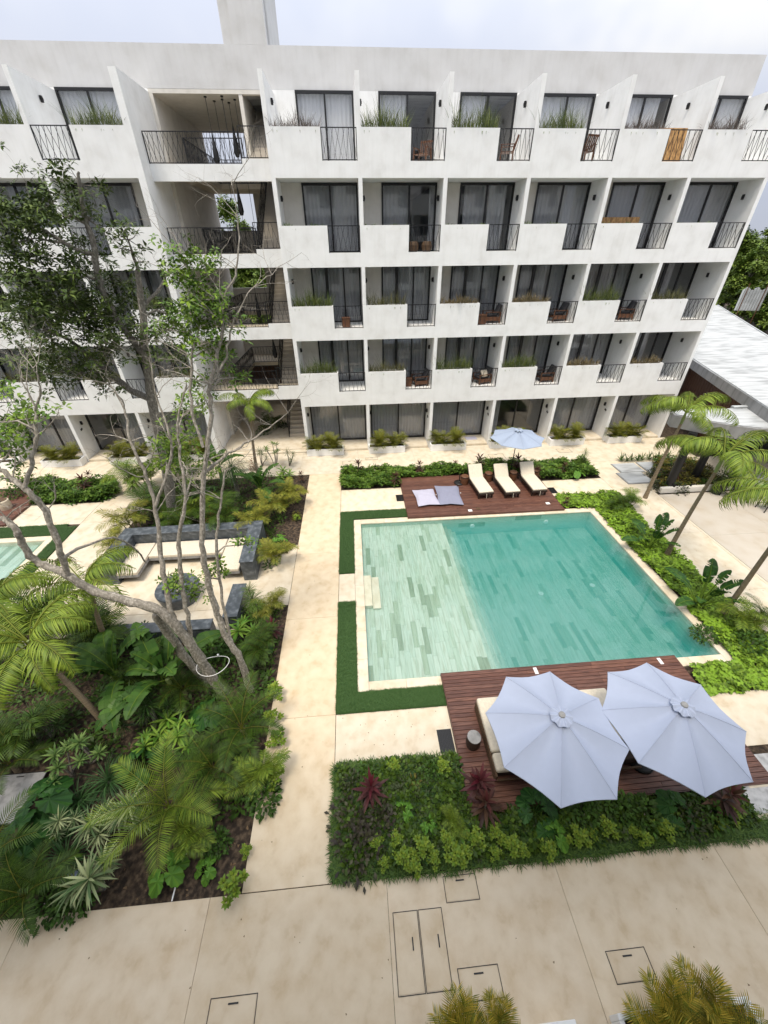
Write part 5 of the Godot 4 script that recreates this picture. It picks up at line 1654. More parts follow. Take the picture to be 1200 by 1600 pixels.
func balcony_things() -> void:
	var words := ["tall green grass", "sparse mixed grass", "dry mauve grass", "low trailing greens", "straw coloured grass"]
	for side in [1, -1]:
		for i in (6 if side > 0 else 3):
			for k in range(1, 5):
				var st: int = STYLE.get("%d_%d" % [i, k], 0) if side > 0 else [0, 1, 0, 3, 0][k]
				var x := -3.60 + 3.59 * i + 0.09 if side > 0 else -8.92 - 3.59 * i - 1.98
				if i == 0 and side > 0: x = -3.47
				var o := thing("planter_grass", "%s in the parapet trough of the %s %s balcony %s the stairwell" % [words[st], ORD[i], FLOOR[k].replace(" ", "-"), "poolwards of" if side > 0 else "treewards of"], "plant", Vector3(x, FL[k] + 0.96, -0.42), 0, "grasses in the balcony troughs")
				soft(add("blades", trough_mesh(st, (i + k) % 3), o))
	# chairs, tables and boards out on the balconies
	var chair := armchair()
	chair.position = Vector3(5.95 + 0.35, FL[4], -0.75); chair.rotation.y = -PI / 2 - 0.3
	chair.set_meta("label", "brown slatted armchair on the third top-floor balcony poolwards of the stairwell")
	dup(chair, Vector3(9.65, FL[4], -0.65), -PI + 0.25, "brown slatted armchair seen from behind on the fourth top-floor balcony")
	dup(chair, Vector3(2.75, FL[4], -1.3), -0.6, "small chair on the second top-floor balcony poolwards of the stairwell")
	var lc := lounge_chair(M.cushion_dark)
	lc.position = Vector3(6.55, FL[2], -0.85); lc.rotation.y = -PI / 2
	lc.set_meta("label", "low wooden lounge chair on the third second-floor balcony")
	dup(lc, Vector3(10.1, FL[2], -0.9), -PI / 2 + 0.1, "low wooden lounge chair on the fourth second-floor balcony")
	dup(lc, Vector3(13.75, FL[2], -0.9), -PI / 2 - 0.1, "low wooden lounge chair on the fifth second-floor balcony")
	dup(lc, Vector3(2.95, FL[1], -0.85), -PI / 2 + 0.15, "low wooden lounge chair on the second first-floor balcony")
	dup(lc, Vector3(6.5, FL[1], -0.85), -PI / 2 + 0.3, "low wooden lounge chair under a pale cushion, third first-floor balcony")
	dup(lc, Vector3(10.15, FL[1], -0.85), -PI / 2, "low wooden lounge chair on the fourth first-floor balcony")
	var cu := thing("balcony_cushion", "pale square cushion on the lounge chair of the third first-floor balcony", "cushion", Vector3(6.62, FL[1] + 0.52, -0.8), 0.4)
	var s := S.new()
	s.rbox(Transform3D(Basis(Vector3.RIGHT, 0.9), Vector3.ZERO), Vector3(0.42, 0.12, 0.42), 0.05, 0.03)
	obj("cushion", s, M.cream_fabric, cu)
	var tb := thing("cube_table", "brown wooden cube table on the first second-floor balcony", "side table", Vector3(-0.95, FL[2], -0.55), 0.1, "wooden cube tables on balconies")
	bx("box", tb, M.wood_brown, -0.19, 0.19, 0.0, 0.40, -0.19, 0.19, 0.008)
	bx("top", tb, M.wood_brown, -0.21, 0.21, 0.401, 0.43, -0.21, 0.21, 0.006)
	dup(tb, Vector3(2.3, FL[1], -0.75), 0.0, "brown wooden cube table on the second first-floor balcony")
	dup(tb, Vector3(5.95, FL[2], -0.5), 0.1, "brown wooden cube table on the third second-floor balcony")
	dup(tb, Vector3(16.75, FL[2], -0.8), 0.1, "brown wooden cube table on the sixth second-floor balcony")
	var rt := thing("rattan_stool", "round rattan stool on the second third-floor balcony, the one by the parapet", "stool", Vector3(2.35, FL[3], -0.45), 0, "rattan stools on the third floor")
	var l := S.new()
	l.lathe(PackedVector2Array([Vector2(0.17, 0.0), Vector2(0.23, 0.12), Vector2(0.24, 0.26), Vector2(0.19, 0.38), Vector2(0.17, 0.40), Vector2(0.001, 0.405)]), 18)
	obj("body", l, M.rattan, rt)
	dup(rt, Vector3(2.98, FL[3], -0.5), 1.0, "round rattan stool on the second third-floor balcony, the one by the party wall")
	var pb := thing("board_panel", "tall ochre plywood board leaning on the fifth top-floor balcony", "board", Vector3(13.30, FL[4], -0.62), 0, "plywood boards on balconies")
	var p := S.new()
	p.obox(Transform3D(Basis(Vector3.BACK, 0.0) * Basis(Vector3.RIGHT, -0.12), Vector3(0.1, 0.58, 0)), Vector3(1.25, 1.16, 0.03))
	obj("board", p, M.plywood, pb)
	var pb2 := thing("board_panel", "ochre plywood table-like panel behind the fifth third-floor parapet", "board", Vector3(12.1, FL[3], -0.85), 0, "plywood boards on balconies")
	bx("board", pb2, M.plywood, -1.1, 1.05, 0.90, 1.26, -0.04, 0.0)
	bx("leg", pb2, M.plywood, 0.62, 1.02, 0.0, 0.899, -0.04, 0.0)
	bx("brace", pb2, M.plywood, 0.5, 1.05, 0.0, 0.12, 0.02, 0.3, 0.01)
	var dm := thing("door_mat", "pink door mat at the third ground floor room poolwards of the stairwell", "mat", Vector3(6.3, 0.121, -0.75))
	bx("mat", dm, M.cushion_lilac, -0.35, 0.35, 0.0, 0.012, -0.22, 0.22)
	# palms in the planter boxes before the rooms
	for side in [1, -1]:
		for i in (6 if side > 0 else 3):
			var bx0 := -3.60 + 3.59 * i - 0.03 if side > 0 else -8.90 - 3.59 * i - 2.0
			for q in 2:
				plant("box_palm", "bushy yellow-green palm in the %s planter box %s the stairwell, the %s of two" % [ORD[i], "poolwards of" if side > 0 else "treewards of", "nearer" if (q == 0) == (side > 0) else "farther"], bx0 + 0.6 + 0.95 * q, 0.31, 1.3 * i + 2.1 * q, 1.25 + 0.1 * ((i + q) % 2), 0.34, "palms in the room planter boxes")
	# planters of the facing block at the foot of the picture
	for q in [[0.0, "at the picture's foot with three small palms"], [2.75, "under the large palms of the picture corner"]]:
		var o := thing("planter_box", "low white planter box " + q[1], "planter", Vector3(q[0], 0, 20.84), 0, "planter boxes of the facing block")
		bx("front", o, M.stucco, 0, 2.1, 0.0, 0.40, 0.0, 0.07, 0.01)
		bx("side", o, M.stucco, 0, 0.07, 0.0, 0.397, 0.071, 0.6)
		bx("side", o, M.stucco, 2.03, 2.1, 0.0, 0.397, 0.071, 0.6)
		bx("back", o, M.stucco, 0.0, 2.1, 0.0, 0.40, 0.601, 0.66)
		bx("soil", o, M.soil, 0.071, 2.029, 0.0, 0.34, 0.071, 0.6)
	for q in [[0.20, 20.98, 1.0, "leftmost of the three small palms"], [0.58, 21.0, 1.05, "middle one of the three small palms"], [0.98, 21.02, 0.85, "rightmost of the three small palms"]]:
		plant("gold_palm", "golden palm tuft at the picture's foot, " + q[3], q[0], q[1], q[0] * 5, q[2], 0.34, "palms of the facing block's planters")
	for q in [[3.28, 21.05, 1.12, "the broad one by the square cover"], [3.72, 21.12, 1.05, "the one between its neighbours"], [4.22, 21.05, 1.15, "the one nearest the picture's corner"]]:
		plant("gold_palm", "large golden planter palm at the lower right, " + q[3], q[0], q[1], q[0] * 5, q[2], 0.34, "palms of the facing block's planters")

func armchair() -> Node3D:
	var o := thing("slatted_armchair", "x", "chair", Vector3.ZERO, 0, "wooden chairs on balconies")
	for i in 5: bx("seat_slat", o, M.wood_brown, -0.26, 0.26, 0.36, 0.385, -0.24 + 0.1 * i, -0.155 + 0.1 * i, 0.004)
	for i in 6:
		var s := S.new()
		var x := -0.23 + 0.092 * i
		s.beam(Vector3(x, 0.38, -0.24), Vector3(x, 0.88, -0.40), 0.07, 0.02)
		obj("back_slat", s, M.wood_brown, o)
	var f := S.new()
	f.beam(Vector3(-0.28, 0.84, -0.40), Vector3(0.28, 0.84, -0.40), 0.03, 0.06)
	obj("back_rail", f, M.wood_brown, o.get_node("back_slat"))
	for x in [-0.29, 0.29]:
		bx("armrest", o, M.wood_brown, x - 0.035, x + 0.035, 0.58, 0.605, -0.32, 0.30, 0.004)
		bx("leg", o, M.wood_brown, x - 0.025, x + 0.025, 0.0, 0.58, 0.22, 0.27)
		bx("leg", o, M.wood_brown, x - 0.025, x + 0.025, 0.0, 0.58, -0.28, -0.23)
	return o

func lounge_chair(cushion: Material) -> Node3D:
	var o := thing("lounge_chair", "x", "chair", Vector3.ZERO, 0, "wooden chairs on balconies")
	var s := S.new()
	s.rbox(Transform3D(Basis.IDENTITY, Vector3(0, 0.34, 0.02)), Vector3(0.56, 0.10, 0.58), 0.04)
	obj("seat_cushion", s, cushion, o)
	var b := S.new()
	b.rbox(Transform3D(Basis(Vector3.RIGHT, 1.15), Vector3(0, 0.60, -0.34)), Vector3(0.56, 0.09, 0.55), 0.04)
	obj("back_cushion", b, cushion, o.get_node("seat_cushion"))
	for x in [-0.33, 0.33]:
		bx("armrest", o, M.wood_brown, x - 0.04, x + 0.04, 0.50, 0.53, -0.42, 0.36, 0.005)
		bx("side_panel", o, M.wood_brown, x - 0.02, x + 0.02, 0.12, 0.30, -0.40, 0.34, 0.004)
		bx("leg", o, M.wood_brown, x - 0.025, x + 0.025, 0.0, 0.50, 0.30, 0.35)
		bx("leg", o, M.wood_brown, x - 0.025, x + 0.025, 0.0, 0.50, -0.42, -0.37)
	bx("seat_frame", o, M.wood_brown, -0.31, 0.31, 0.22, 0.27, -0.36, 0.34)
	return o

# ================================================================ planting
const CNT := ["first", "second", "third", "fourth", "fifth", "sixth", "seventh", "eighth", "ninth", "tenth", "eleventh", "twelfth", "thirteenth", "fourteenth", "fifteenth", "sixteenth", "seventeenth", "eighteenth", "nineteenth", "twentieth", "twenty-first", "twenty-second", "twenty-third", "twenty-fourth"]
const ROWS := [
		["green_bush", "green shrub at the back of the front bed near its walkway end", -0.90, 17.20, 0.4, 0.55],
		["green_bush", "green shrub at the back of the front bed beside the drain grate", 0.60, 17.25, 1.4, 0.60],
		["light_ear", "broad light leaf plant in the middle of the front bed, walkway side", -0.15, 17.95, 2.0, 0.70],
		["light_ear", "broad light leaf plant in the front bed behind the whorled bushes", 0.35, 18.20, 0.6, 0.60],
		["spike_leaf", "upright pale blades in the front bed, nearest the crimson cordyline", -0.35, 17.50, 0.9, 0.55],
		["croton", "yellow and rust croton small in the front bed, walkway side", 0.15, 17.45, 0.2, 0.55],
		["schefflera", "light green whorled bush at the back rim of the front bed", -0.25, 17.10, 0.2, 0.75],
		["schefflera", "light green whorled bush at the back rim of the front bed, near the grate", 0.85, 17.20, 1.2, 0.70],
		["schefflera", "light green whorled bush among the purple creeper of the front bed", -0.75, 18.45, 2.2, 0.60],
		["dark_bush", "dark creeper shrub at the front bed corner by the walkway", -1.20, 17.35, 0.7, 0.70],
		["fountain_grass", "fountain grass with arching thin blades in the dark bed by the picture edge", -7.38, 17.67, 0.5, 0.75],
		["fountain_grass", "dark fountain grass in the lower bed left of the striped dracaenas", -6.81, 18.19, 0.9, 0.80],
		["green_bush", "dark green shrub at the bed rim beside the cream striped dracaena", -6.35, 18.82, 2.0, 0.70],
		["green_bush", "dark green shrub at the bed rim near the picture edge", -6.80, 18.84, 1.0, 0.70],
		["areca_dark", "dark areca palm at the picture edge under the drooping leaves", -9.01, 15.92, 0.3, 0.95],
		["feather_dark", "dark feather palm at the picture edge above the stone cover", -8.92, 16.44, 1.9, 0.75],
		["yucca", "spiky yucca under the drooping palm at the picture edge", -8.59, 15.71, 2.0, 0.90],
		["white_dracaena", "cream striped dracaena small, between soil patch and elephant ears", -7.15, 17.64, 1.0, 0.70],
		["elephant_ear", "elephant ear low beside the fountain grass", -6.05, 16.65, 2.0, 0.70],
		["gold_dracaena", "bright striped rosette under the yucca in the middle of the bed", -6.09, 16.24, 2.4, 0.80],
		["areca", "small areca palm at the lower bed near the bare soil", -4.54, 18.01, 2.4, 0.55],
		["banana", "banana plant with a tall upright leaf beside the leaning trunks", -7.21, 14.67, 0.3, 1.00],
		["banana", "banana plant with long flat leaves left of the cable loop", -5.94, 14.81, 2.2, 1.00],
		["yucca", "spiky green yucca between banana plant and bright gold rosettes", -6.47, 15.53, 0.0, 1.00],
		["yucca", "spiky yucca at the foot of the leaning trunks behind the gold rosettes", -6.06, 15.64, 2.5, 0.95],
		["gold_dracaena", "bright striped rosette clump in front of the leaning trunks, leftmost", -5.76, 15.66, 0.0, 1.00],
		["gold_dracaena", "bright striped rosette clump in front of the leaning trunks, lowest one", -5.37, 16.11, 1.3, 0.95],
		["gold_dracaena", "bright yellow striped rosette by the end slate wall of the fire pit", -4.59, 13.11, 2.0, 1.15],
		["feather_dark", "dark feather palm at the walkway bend under the leaning trunks", -3.86, 16.08, 0.4, 0.95],
		["feather_palm", "green feather palm in the bed corner nearest the front paving", -4.97, 17.63, 1.7, 1.05],
		["feather_dark", "dark feather palm in the bed between gold rosettes and walkway", -4.31, 16.88, 2.4, 0.80],
		["areca", "areca palm low beside the walkway, below the dark feather palm", -3.20, 17.06, 0.3, 0.62],
		["whorl", "whorled pale leaf shrub on bare stems at the dark soil patch", -7.32, 16.37, 0.5, 0.95],
		["whorl", "whorled pale leaf shrub nearest the small stone cover", -7.58, 16.65, 2.6, 0.90],
		["fountain_grass", "fountain of long thin dark leaves in the bed middle, upper one", -6.65, 16.86, 0.0, 0.85],
		["fountain_grass", "fountain of long thin dark leaves in the bed middle, lower one", -7.11, 17.19, 1.2, 0.80],
		["white_dracaena", "cream striped dracaena between fountain grass and feather palm", -5.72, 17.57, 0.0, 1.05],
		["white_dracaena", "cream striped dracaena below the fountain grass on a bare stem", -6.41, 17.81, 2.0, 0.90],
		["white_dracaena", "cream striped dracaena at the bed edge by the front paving", -5.91, 18.68, 4.0, 1.15],
		["elephant_ear", "elephant ear with scalloped leaves over the small stone cover", -7.71, 17.31, 0.0, 0.95],
		["elephant_ear", "elephant ear low at the picture edge below the stone cover", -7.70, 17.91, 2.0, 0.90],
		["feather_dark", "dark feather palm at the picture edge by the front paving", -7.10, 18.75, 2.2, 0.80],
		["feather_dark", "dark feather palm cut by the picture edge below the elephant ears", -7.95, 18.27, 0.2, 0.95],
		["green_bush", "green shrub low at the picture edge among dark feather palms", -7.49, 18.49, 0.7, 0.80],
		["schefflera", "light green whorled bush alone at the bed corner by the paving joint", -3.42, 18.88, 0.0, 1.00],
		["schefflera", "light green whorled bush spilling over the walkway edge, upper one", -3.23, 15.11, 1.0, 1.00],
		["schefflera", "light green whorled bush spilling over the walkway edge, middle one", -3.19, 15.80, 2.0, 0.90],
		["schefflera", "light green whorled bush spilling over the walkway edge by the fallen leaf", -2.99, 16.35, 3.0, 0.95],
		["schefflera", "light green whorled bush beside the areca at the walkway", -2.93, 17.15, 4.0, 1.00],
		["schefflera", "small light green whorled bush at the soil edge of the walkway", -3.31, 18.37, 4.0, 0.50],
		["green_bush", "dark green shrub below the areca at the walkway edge", -3.14, 17.44, 1.0, 0.80],
		["green_bush", "green shrub on the bare soil near the white pipe stake", -3.95, 18.17, 2.0, 0.55],
		["light_ear", "broad light green leaf plant left of the white pipe stake", -4.75, 18.56, 1.0, 0.90],
		["light_ear", "broad light green leaf plant beside the white pipe stake, walkway side", -4.04, 18.58, 2.5, 0.55],
		["dark_bush", "dark shrub between walkway and trunks near the red cordyline", -3.89, 14.09, 0.0, 0.90],
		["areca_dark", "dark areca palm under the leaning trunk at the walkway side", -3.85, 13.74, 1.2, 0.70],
		["cordyline_red", "crimson cordyline at the walkway edge by the slate end wall", -3.59, 13.19, 0.0, 0.95],
		["feather_bush", "feathery light green shrub beside the slate end wall", -4.41, 11.91, 0.0, 1.05],
		["feather_bush", "feathery green shrub between slate end wall and crimson cordyline", -4.07, 12.53, 2.0, 1.00],
		["areca_gold", "small golden areca at the access path corner of the bed", -3.75, 12.15, 1.0, 0.60],
		["green_bush", "dark shrub at the foot of the slate end wall behind the trunks", -5.29, 13.54, 2.0, 0.90],
		["elephant_ear", "elephant ear between dark feather palm and leaning trunks", -4.78, 15.56, 3.5, 0.70],
		["elephant_ear", "elephant ear beside the crimson cordyline in the shade", -4.06, 13.61, 1.5, 0.60],
		["areca_dark", "dark areca palm behind the slate long wall, picture edge side", -10.71, 12.14, 0.4, 1.25],
		["areca_dark", "dark areca palm behind the drooping palm, fire pit side", -8.57, 13.08, 2.2, 1.10],
		["areca", "areca palm with light leaves under the limb of the leaning tree", -9.17, 12.88, 3.3, 1.00],
		["areca", "areca palm at the picture edge beside the second pool turf", -10.99, 12.96, 1.1, 1.00],
		["areca_dark", "dark areca in the bed between banana plants and yucca", -6.79, 14.38, 1.0, 0.80],
		["feather_dark", "dark feather palm under the banana leaves by the cable loop", -5.63, 14.88, 2.7, 0.75],
		["green_bush", "green shrub in the shade between dark palms and fire pit wall", -7.08, 13.16, 0.0, 1.00],
		["green_bush", "green shrub by the long slate wall near the upright banana leaf", -7.65, 12.84, 2.0, 0.90],
		["banana", "banana plant behind the garden sofa near the stairwell", -5.23, 5.27, 0.3, 0.90],
		["banana", "banana plant by the dark tree trunk behind the sofa", -7.87, 2.76, 2.0, 0.85],
		["areca_gold", "golden areca palm behind the sofa corner, walkway side, tallest", -4.37, 6.55, 0.3, 0.95],
		["areca_gold", "golden areca palm behind the sofa corner, nearer the stairwell", -3.89, 5.36, 2.3, 0.80],
		["areca_gold", "golden areca palm low in front of the walkway joint", -5.09, 7.55, 1.0, 0.85],
		["areca_gold", "golden areca palm at the sofa end, low and round", -4.01, 9.72, 3.0, 0.75],
		["areca_gold", "golden areca palm at the outer corner of the sofa, tree side", -10.23, 7.22, 1.1, 1.05],
		["areca_gold", "golden areca palm over the sofa arm at the tree side", -10.23, 8.69, 2.0, 0.80],
		["areca", "areca palm behind the sofa between the trunks", -7.94, 6.52, 0.4, 1.05],
		["areca_dark", "dark areca palm right behind the long sofa wall", -6.56, 7.23, 1.4, 1.10],
		["areca_dark", "dark areca palm beside the old tree trunk behind the sofa", -9.60, 6.37, 2.4, 1.20],
		["areca", "tall areca palm between the old tree and the room planters", -11.19, 3.54, 0.4, 1.35],
		["areca", "tall areca palm behind the pale trunks near the ground floor rooms", -10.30, 2.09, 1.9, 1.40],
		["feather_bush", "feathery shrub left of the old tree trunk by the back paving", -11.55, 4.05, 0.0, 1.70],
		["green_bush", "green shrub mass between the pale trunks behind the sofa", -7.93, 4.98, 1.2, 1.40],
		["pony_tail", "pony tail palm with weeping thin leaves behind the sofa", -6.52, 4.77, 0.0, 1.00],
		["red_croton", "rust red croton between the trunks behind the sofa, lower one", -7.10, 6.80, 0.0, 0.80],
		["red_croton", "rust red croton by the slender palm near the stairwell", -6.36, 1.86, 1.0, 0.60],
		["cordyline", "dark cordyline at the sofa end beside the golden areca", -4.65, 8.95, 0.0, 0.80],
		["light_ear", "light green broad leaf plant beside the sofa end wall", -4.12, 8.51, 1.0, 1.00],
		["croton", "yellow and rust croton at the sofa end by the walkway", -3.80, 8.90, 0.5, 0.80],
		["croton", "yellow and rust croton low along the walkway soil edge", -3.57, 6.68, 1.5, 0.60],
		["yucca", "spiky yucca by the stair entrance, on a short stem", -4.49, 1.63, 1.0, 0.75],
		["frangipani", "frangipani with leaf tufts on bare stems before the stair entrance", -5.29, 1.59, 0.0, 1.00],
		["gold_dracaena", "broad gold rosette at the bed corner before the stairs", -4.61, 2.90, 0.0, 1.10],
		["yucca", "thin yucca before the stair entrance, treewards one", -5.98, 1.53, 2.0, 0.80],
		["cordyline", "dark cordyline tuft by the back paving near the walkway", -3.65, 3.49, 2.0, 0.70],
		["schefflera", "pale variegated bush along the walkway edge near the sofa", -3.59, 5.47, 0.0, 0.70],
		["schefflera", "pale variegated bush along the walkway edge, next to the gold areca", -3.53, 6.94, 1.4, 0.70],
		["areca_dark", "dark areca palm between old tree and sofa corner, low", -8.18, 7.27, 0.5, 0.80],
		["green_bush", "green shrub behind the sofa long wall at the trunk foot", -9.08, 6.95, 2.2, 1.00],
		["cordyline", "dark cordyline in the hedge bed by the tree side rooms", -14.18, 3.49, 0.0, 1.15],
		["cordyline", "dark cordyline tuft tall in the hedge bed by the tree side rooms", -14.34, 2.73, 1.3, 0.90],
		["green_bush", "green hedge shrub by the tree side deck, leftmost", -15.97, 3.94, 0.0, 1.10],
		["green_bush", "green hedge shrub by the tree side deck, second from the edge", -15.16, 3.84, 1.0, 1.10],
		["green_bush", "green hedge shrub by the tree side deck, beside the dark cordyline", -14.27, 4.22, 2.0, 1.05],
		["green_bush", "green hedge shrub at the end corner of the tree side hedge bed", -13.04, 4.04, 3.0, 1.10],
		["green_bush", "green hedge shrub behind the dark cordyline of the tree side bed", -13.92, 2.89, 4.0, 1.00],
		["green_bush", "green hedge shrub at the picture edge by the tree side deck", -17.41, 3.63, 4.0, 1.10],
		["cordyline", "dark cordyline tall at the walkway end of the far hedge bed", -0.73, 2.97, 0.0, 1.00],
		["cordyline", "dark cordyline in the far hedge bed, second from the walkway", 1.10, 4.32, 1.0, 0.90],
		["cordyline", "dark cordyline in the far hedge bed behind the lilac pillow", 2.45, 3.27, 2.0, 0.90],
		["cordyline", "dark cordyline in the far hedge bed behind the blue pillow", 4.43, 3.05, 3.0, 0.70],
		["cordyline", "dark cordyline in the far hedge bed behind the first lounger", 5.70, 3.15, 4.0, 1.10],
		["cordyline", "dark cordyline at the parasol pole in the far hedge bed", 7.64, 3.34, 5.0, 1.10],
		["cordyline", "dark cordyline in the far hedge bed by the third lounger", 8.28, 4.34, 0.5, 0.90],
		["cordyline", "dark cordyline at the outer part of the far hedge bed", 9.90, 3.99, 1.5, 0.80],
		["light_ear", "broad leaf plant in the far hedge bed near the walkway", 0.88, 2.93, 0.0, 1.00],
		["light_ear", "broad leaf plant at the outer end of the far hedge bed", 10.43, 4.34, 1.0, 1.10],
		["feather_bush", "feathery green plume shrub at the outer end of the far hedge bed", 11.23, 3.39, 0.0, 1.05],
		["cordyline_red", "crimson cordyline tallest at the walkway end of the front bed", -0.83, 17.62, 0.0, 1.00],
		["cordyline_red", "crimson cordyline standing before the near deck, drum stool side", 1.50, 17.77, 2.0, 1.05],
		["cordyline", "dark cordyline at the deck edge below the crimson one", 1.56, 18.13, 3.0, 1.00],
		["cordyline", "dark cordyline at the end of the front bed by grey stone steps", 6.50, 18.38, 5.0, 1.15],
		["elephant_ear", "elephant ear in the front bed under the left parasol edge", 2.61, 18.22, 0.0, 0.70],
		["elephant_ear", "elephant ear in the front bed between the two parasols", 5.48, 18.45, 1.0, 0.65],
		["light_ear", "light green broad leaf plant in the front bed before the daybed", 2.81, 18.61, 2.0, 0.80],
		["light_ear", "light green broad leaf plant at the deck corner of the front bed", 1.06, 18.55, 3.0, 0.60],
		["areca", "young areca with pale blades in the front bed near the deck", 0.85, 18.24, 2.0, 0.30],
		["purple_mat", "purple green creeper mat at the walkway end of the front bed", -1.19, 18.02, 0.0, 1.35],
		["purple_mat", "purple green creeper mat in the middle of the front bed end", -0.70, 18.17, 1.0, 1.35],
		["purple_mat", "purple green creeper mat nearest the paving in the front bed", -1.07, 18.50, 2.0, 1.35],
		["dark_bush", "dark creeper shrub at the front bed by the grass edge, walkway side", -0.60, 17.81, 2.0, 0.80],
		["green_bush", "green shrub under the left parasol in the front bed", 3.59, 18.35, 1.0, 0.80],
		["green_bush", "green shrub between the parasols at the deck edge", 4.34, 18.25, 1.0, 0.80],
		["green_bush", "green shrub under the right parasol in the front bed", 4.83, 18.45, 3.0, 0.80],
		["dark_bush", "dark shrub under the right parasol at the bed edge", 5.80, 18.57, 0.0, 0.80],
		["green_bush", "green shrub at the front bed end near the stone steps", 6.24, 18.51, 2.0, 0.80],
		["spike_leaf", "upright pale blade plants in the front bed before the deck", 0.58, 18.40, 0.4, 0.60],
		["strelitzia", "bird of paradise with dark paddle leaves, the one farther along the pool", 10.55, 10.09, 0.7, 1.05],
		["strelitzia", "bird of paradise with dark paddle leaves, the one nearer the camera", 10.31, 13.02, 1.0, 1.10],
		["areca_dark", "small dark areca at the far corner of the lime bed", 10.85, 7.39, 0.0, 0.65],
		["areca", "areca palm at the far end of the lime bed by the walkway", 11.60, 7.08, 1.5, 0.60],
		["areca", "areca palm beside the terrace channel at the picture edge", 10.84, 14.03, 2.5, 0.75],
		["feather_dark", "dark feather palm at the picture edge of the lime bed", 11.66, 13.89, 2.0, 0.60],
		["cordyline", "dark cordyline where the far deck meets the lime bed", 8.67, 6.88, 0.0, 0.60],
		["green_bush", "dark green shrub at the picture edge of the lime bed", 10.67, 14.69, 0.0, 0.90],
		["green_bush", "green shrub under the palm trunk in the lime bed, near one", 9.53, 14.24, 1.0, 0.70],
		["croton", "yellow croton under the curved canopy, by the first column", 15.36, 5.48, 0.0, 1.10],
		["croton", "yellow croton under the curved canopy, between the columns", 16.30, 4.90, 2.0, 1.20],
		["croton", "yellow croton under the curved canopy, by the second column", 16.59, 5.27, 4.0, 1.10],
		["cordyline", "dark cordyline by the first canopy column", 15.11, 5.13, 1.0, 1.20],
		["dark_bush", "dark low shrub by the first canopy column foot", 13.85, 5.79, 2.0, 0.90],
		["dark_bush", "dark low shrub at the low kerb wall under the canopy", 14.70, 6.10, 2.6, 1.00],
		["dark_bush", "dark low shrub at the pale slabs, canopy side", 14.39, 4.65, 1.6, 0.90],
		["spike_leaf", "row of spiky leaves along the back paving near the pale slabs", 14.37, 2.86, 0.0, 1.20],
		["spike_leaf", "row of spiky leaves along the back paving, canopy end", 15.98, 2.78, 0.1, 1.20],
		["areca_dark", "dark areca palm inside the ground floor of the stairwell", -6.09, -3.44, 0.0, 0.90],
		["green_bush", "dark shrub in the shade inside the stairwell ground floor", -6.65, -2.84, 0.0, 1.00],
		["green_bush", "dark shrub beside the stair rail in the stairwell ground floor", -5.60, -3.86, 1.5, 0.90]]

func poly_pick(poly: PackedVector2Array, box: Rect2, r: RandomNumberGenerator) -> Vector2:
	for q in 60:
		var p := Vector2(r.randf_range(box.position.x, box.end.x), r.randf_range(box.position.y, box.end.y))
		if Geometry2D.is_point_in_polygon(p, poly): return p
	return poly[0]

func spray(n: int, leaf: float, ratio: float, flat: float, ca: Color, cb: Color, seed_: int, bend := 0.6) -> Mesh:
	var r := RandomNumberGenerator.new()
	r.seed = seed_
	var s := S.new()
	for i in n:
		var a := i * 2.39996 + r.randf() * 0.5
		var e := r.randf_range(-0.1, 1.2) * flat
		var d := Vector3(cos(a) * cos(e), sin(e), sin(a) * cos(e))
		s.col = grn(ca, cb, r)
		var side := d.cross(Vector3.UP).normalized()
		s.blade(Vector3(cos(a), r.randf(), sin(a)) * leaf * 0.35, d, side.cross(d).normalized(), leaf * r.randf_range(0.75, 1.2), leaf * ratio, bend * r.randf_range(0.5, 1.5), 2, 0.14, 0.42)
	return s.mesh(M.leaf)

func cover(called: String, label: String, cat: String, poly: Array, n: int, ms: Array, hgt: float, size: Vector2, seed_: int) -> void:
	var pg := PackedVector2Array(poly)
	var box := Rect2(pg[0], Vector2.ZERO)
	for p in pg: box = box.expand(p)
	var r := RandomNumberGenerator.new()
	r.seed = seed_
	var fn := FastNoiseLite.new()
	fn.seed = seed_; fn.frequency = 0.7
	var o := thing(called, label, cat)
	o.set_meta("kind", "stuff")
	for k in ms.size():
		var xf := []
		for i in n / ms.size():
			var p := poly_pick(pg, box, r)
			var f := fn.get_noise_2d(p.x, p.y)
			var y := (0.35 + 0.65 * r.randf()) * hgt * clampf(0.75 + f, 0.25, 1.25)
			xf.append(Transform3D(Basis(Vector3.UP, r.randf() * TAU) * Basis(Vector3.RIGHT, r.randf_range(-0.35, 0.35)) * Basis.IDENTITY.scaled(Vector3.ONE * r.randf_range(size.x, size.y)), Vector3(p.x, y - 0.02, p.y)))
		multi("leaves", ms[k], o, xf)

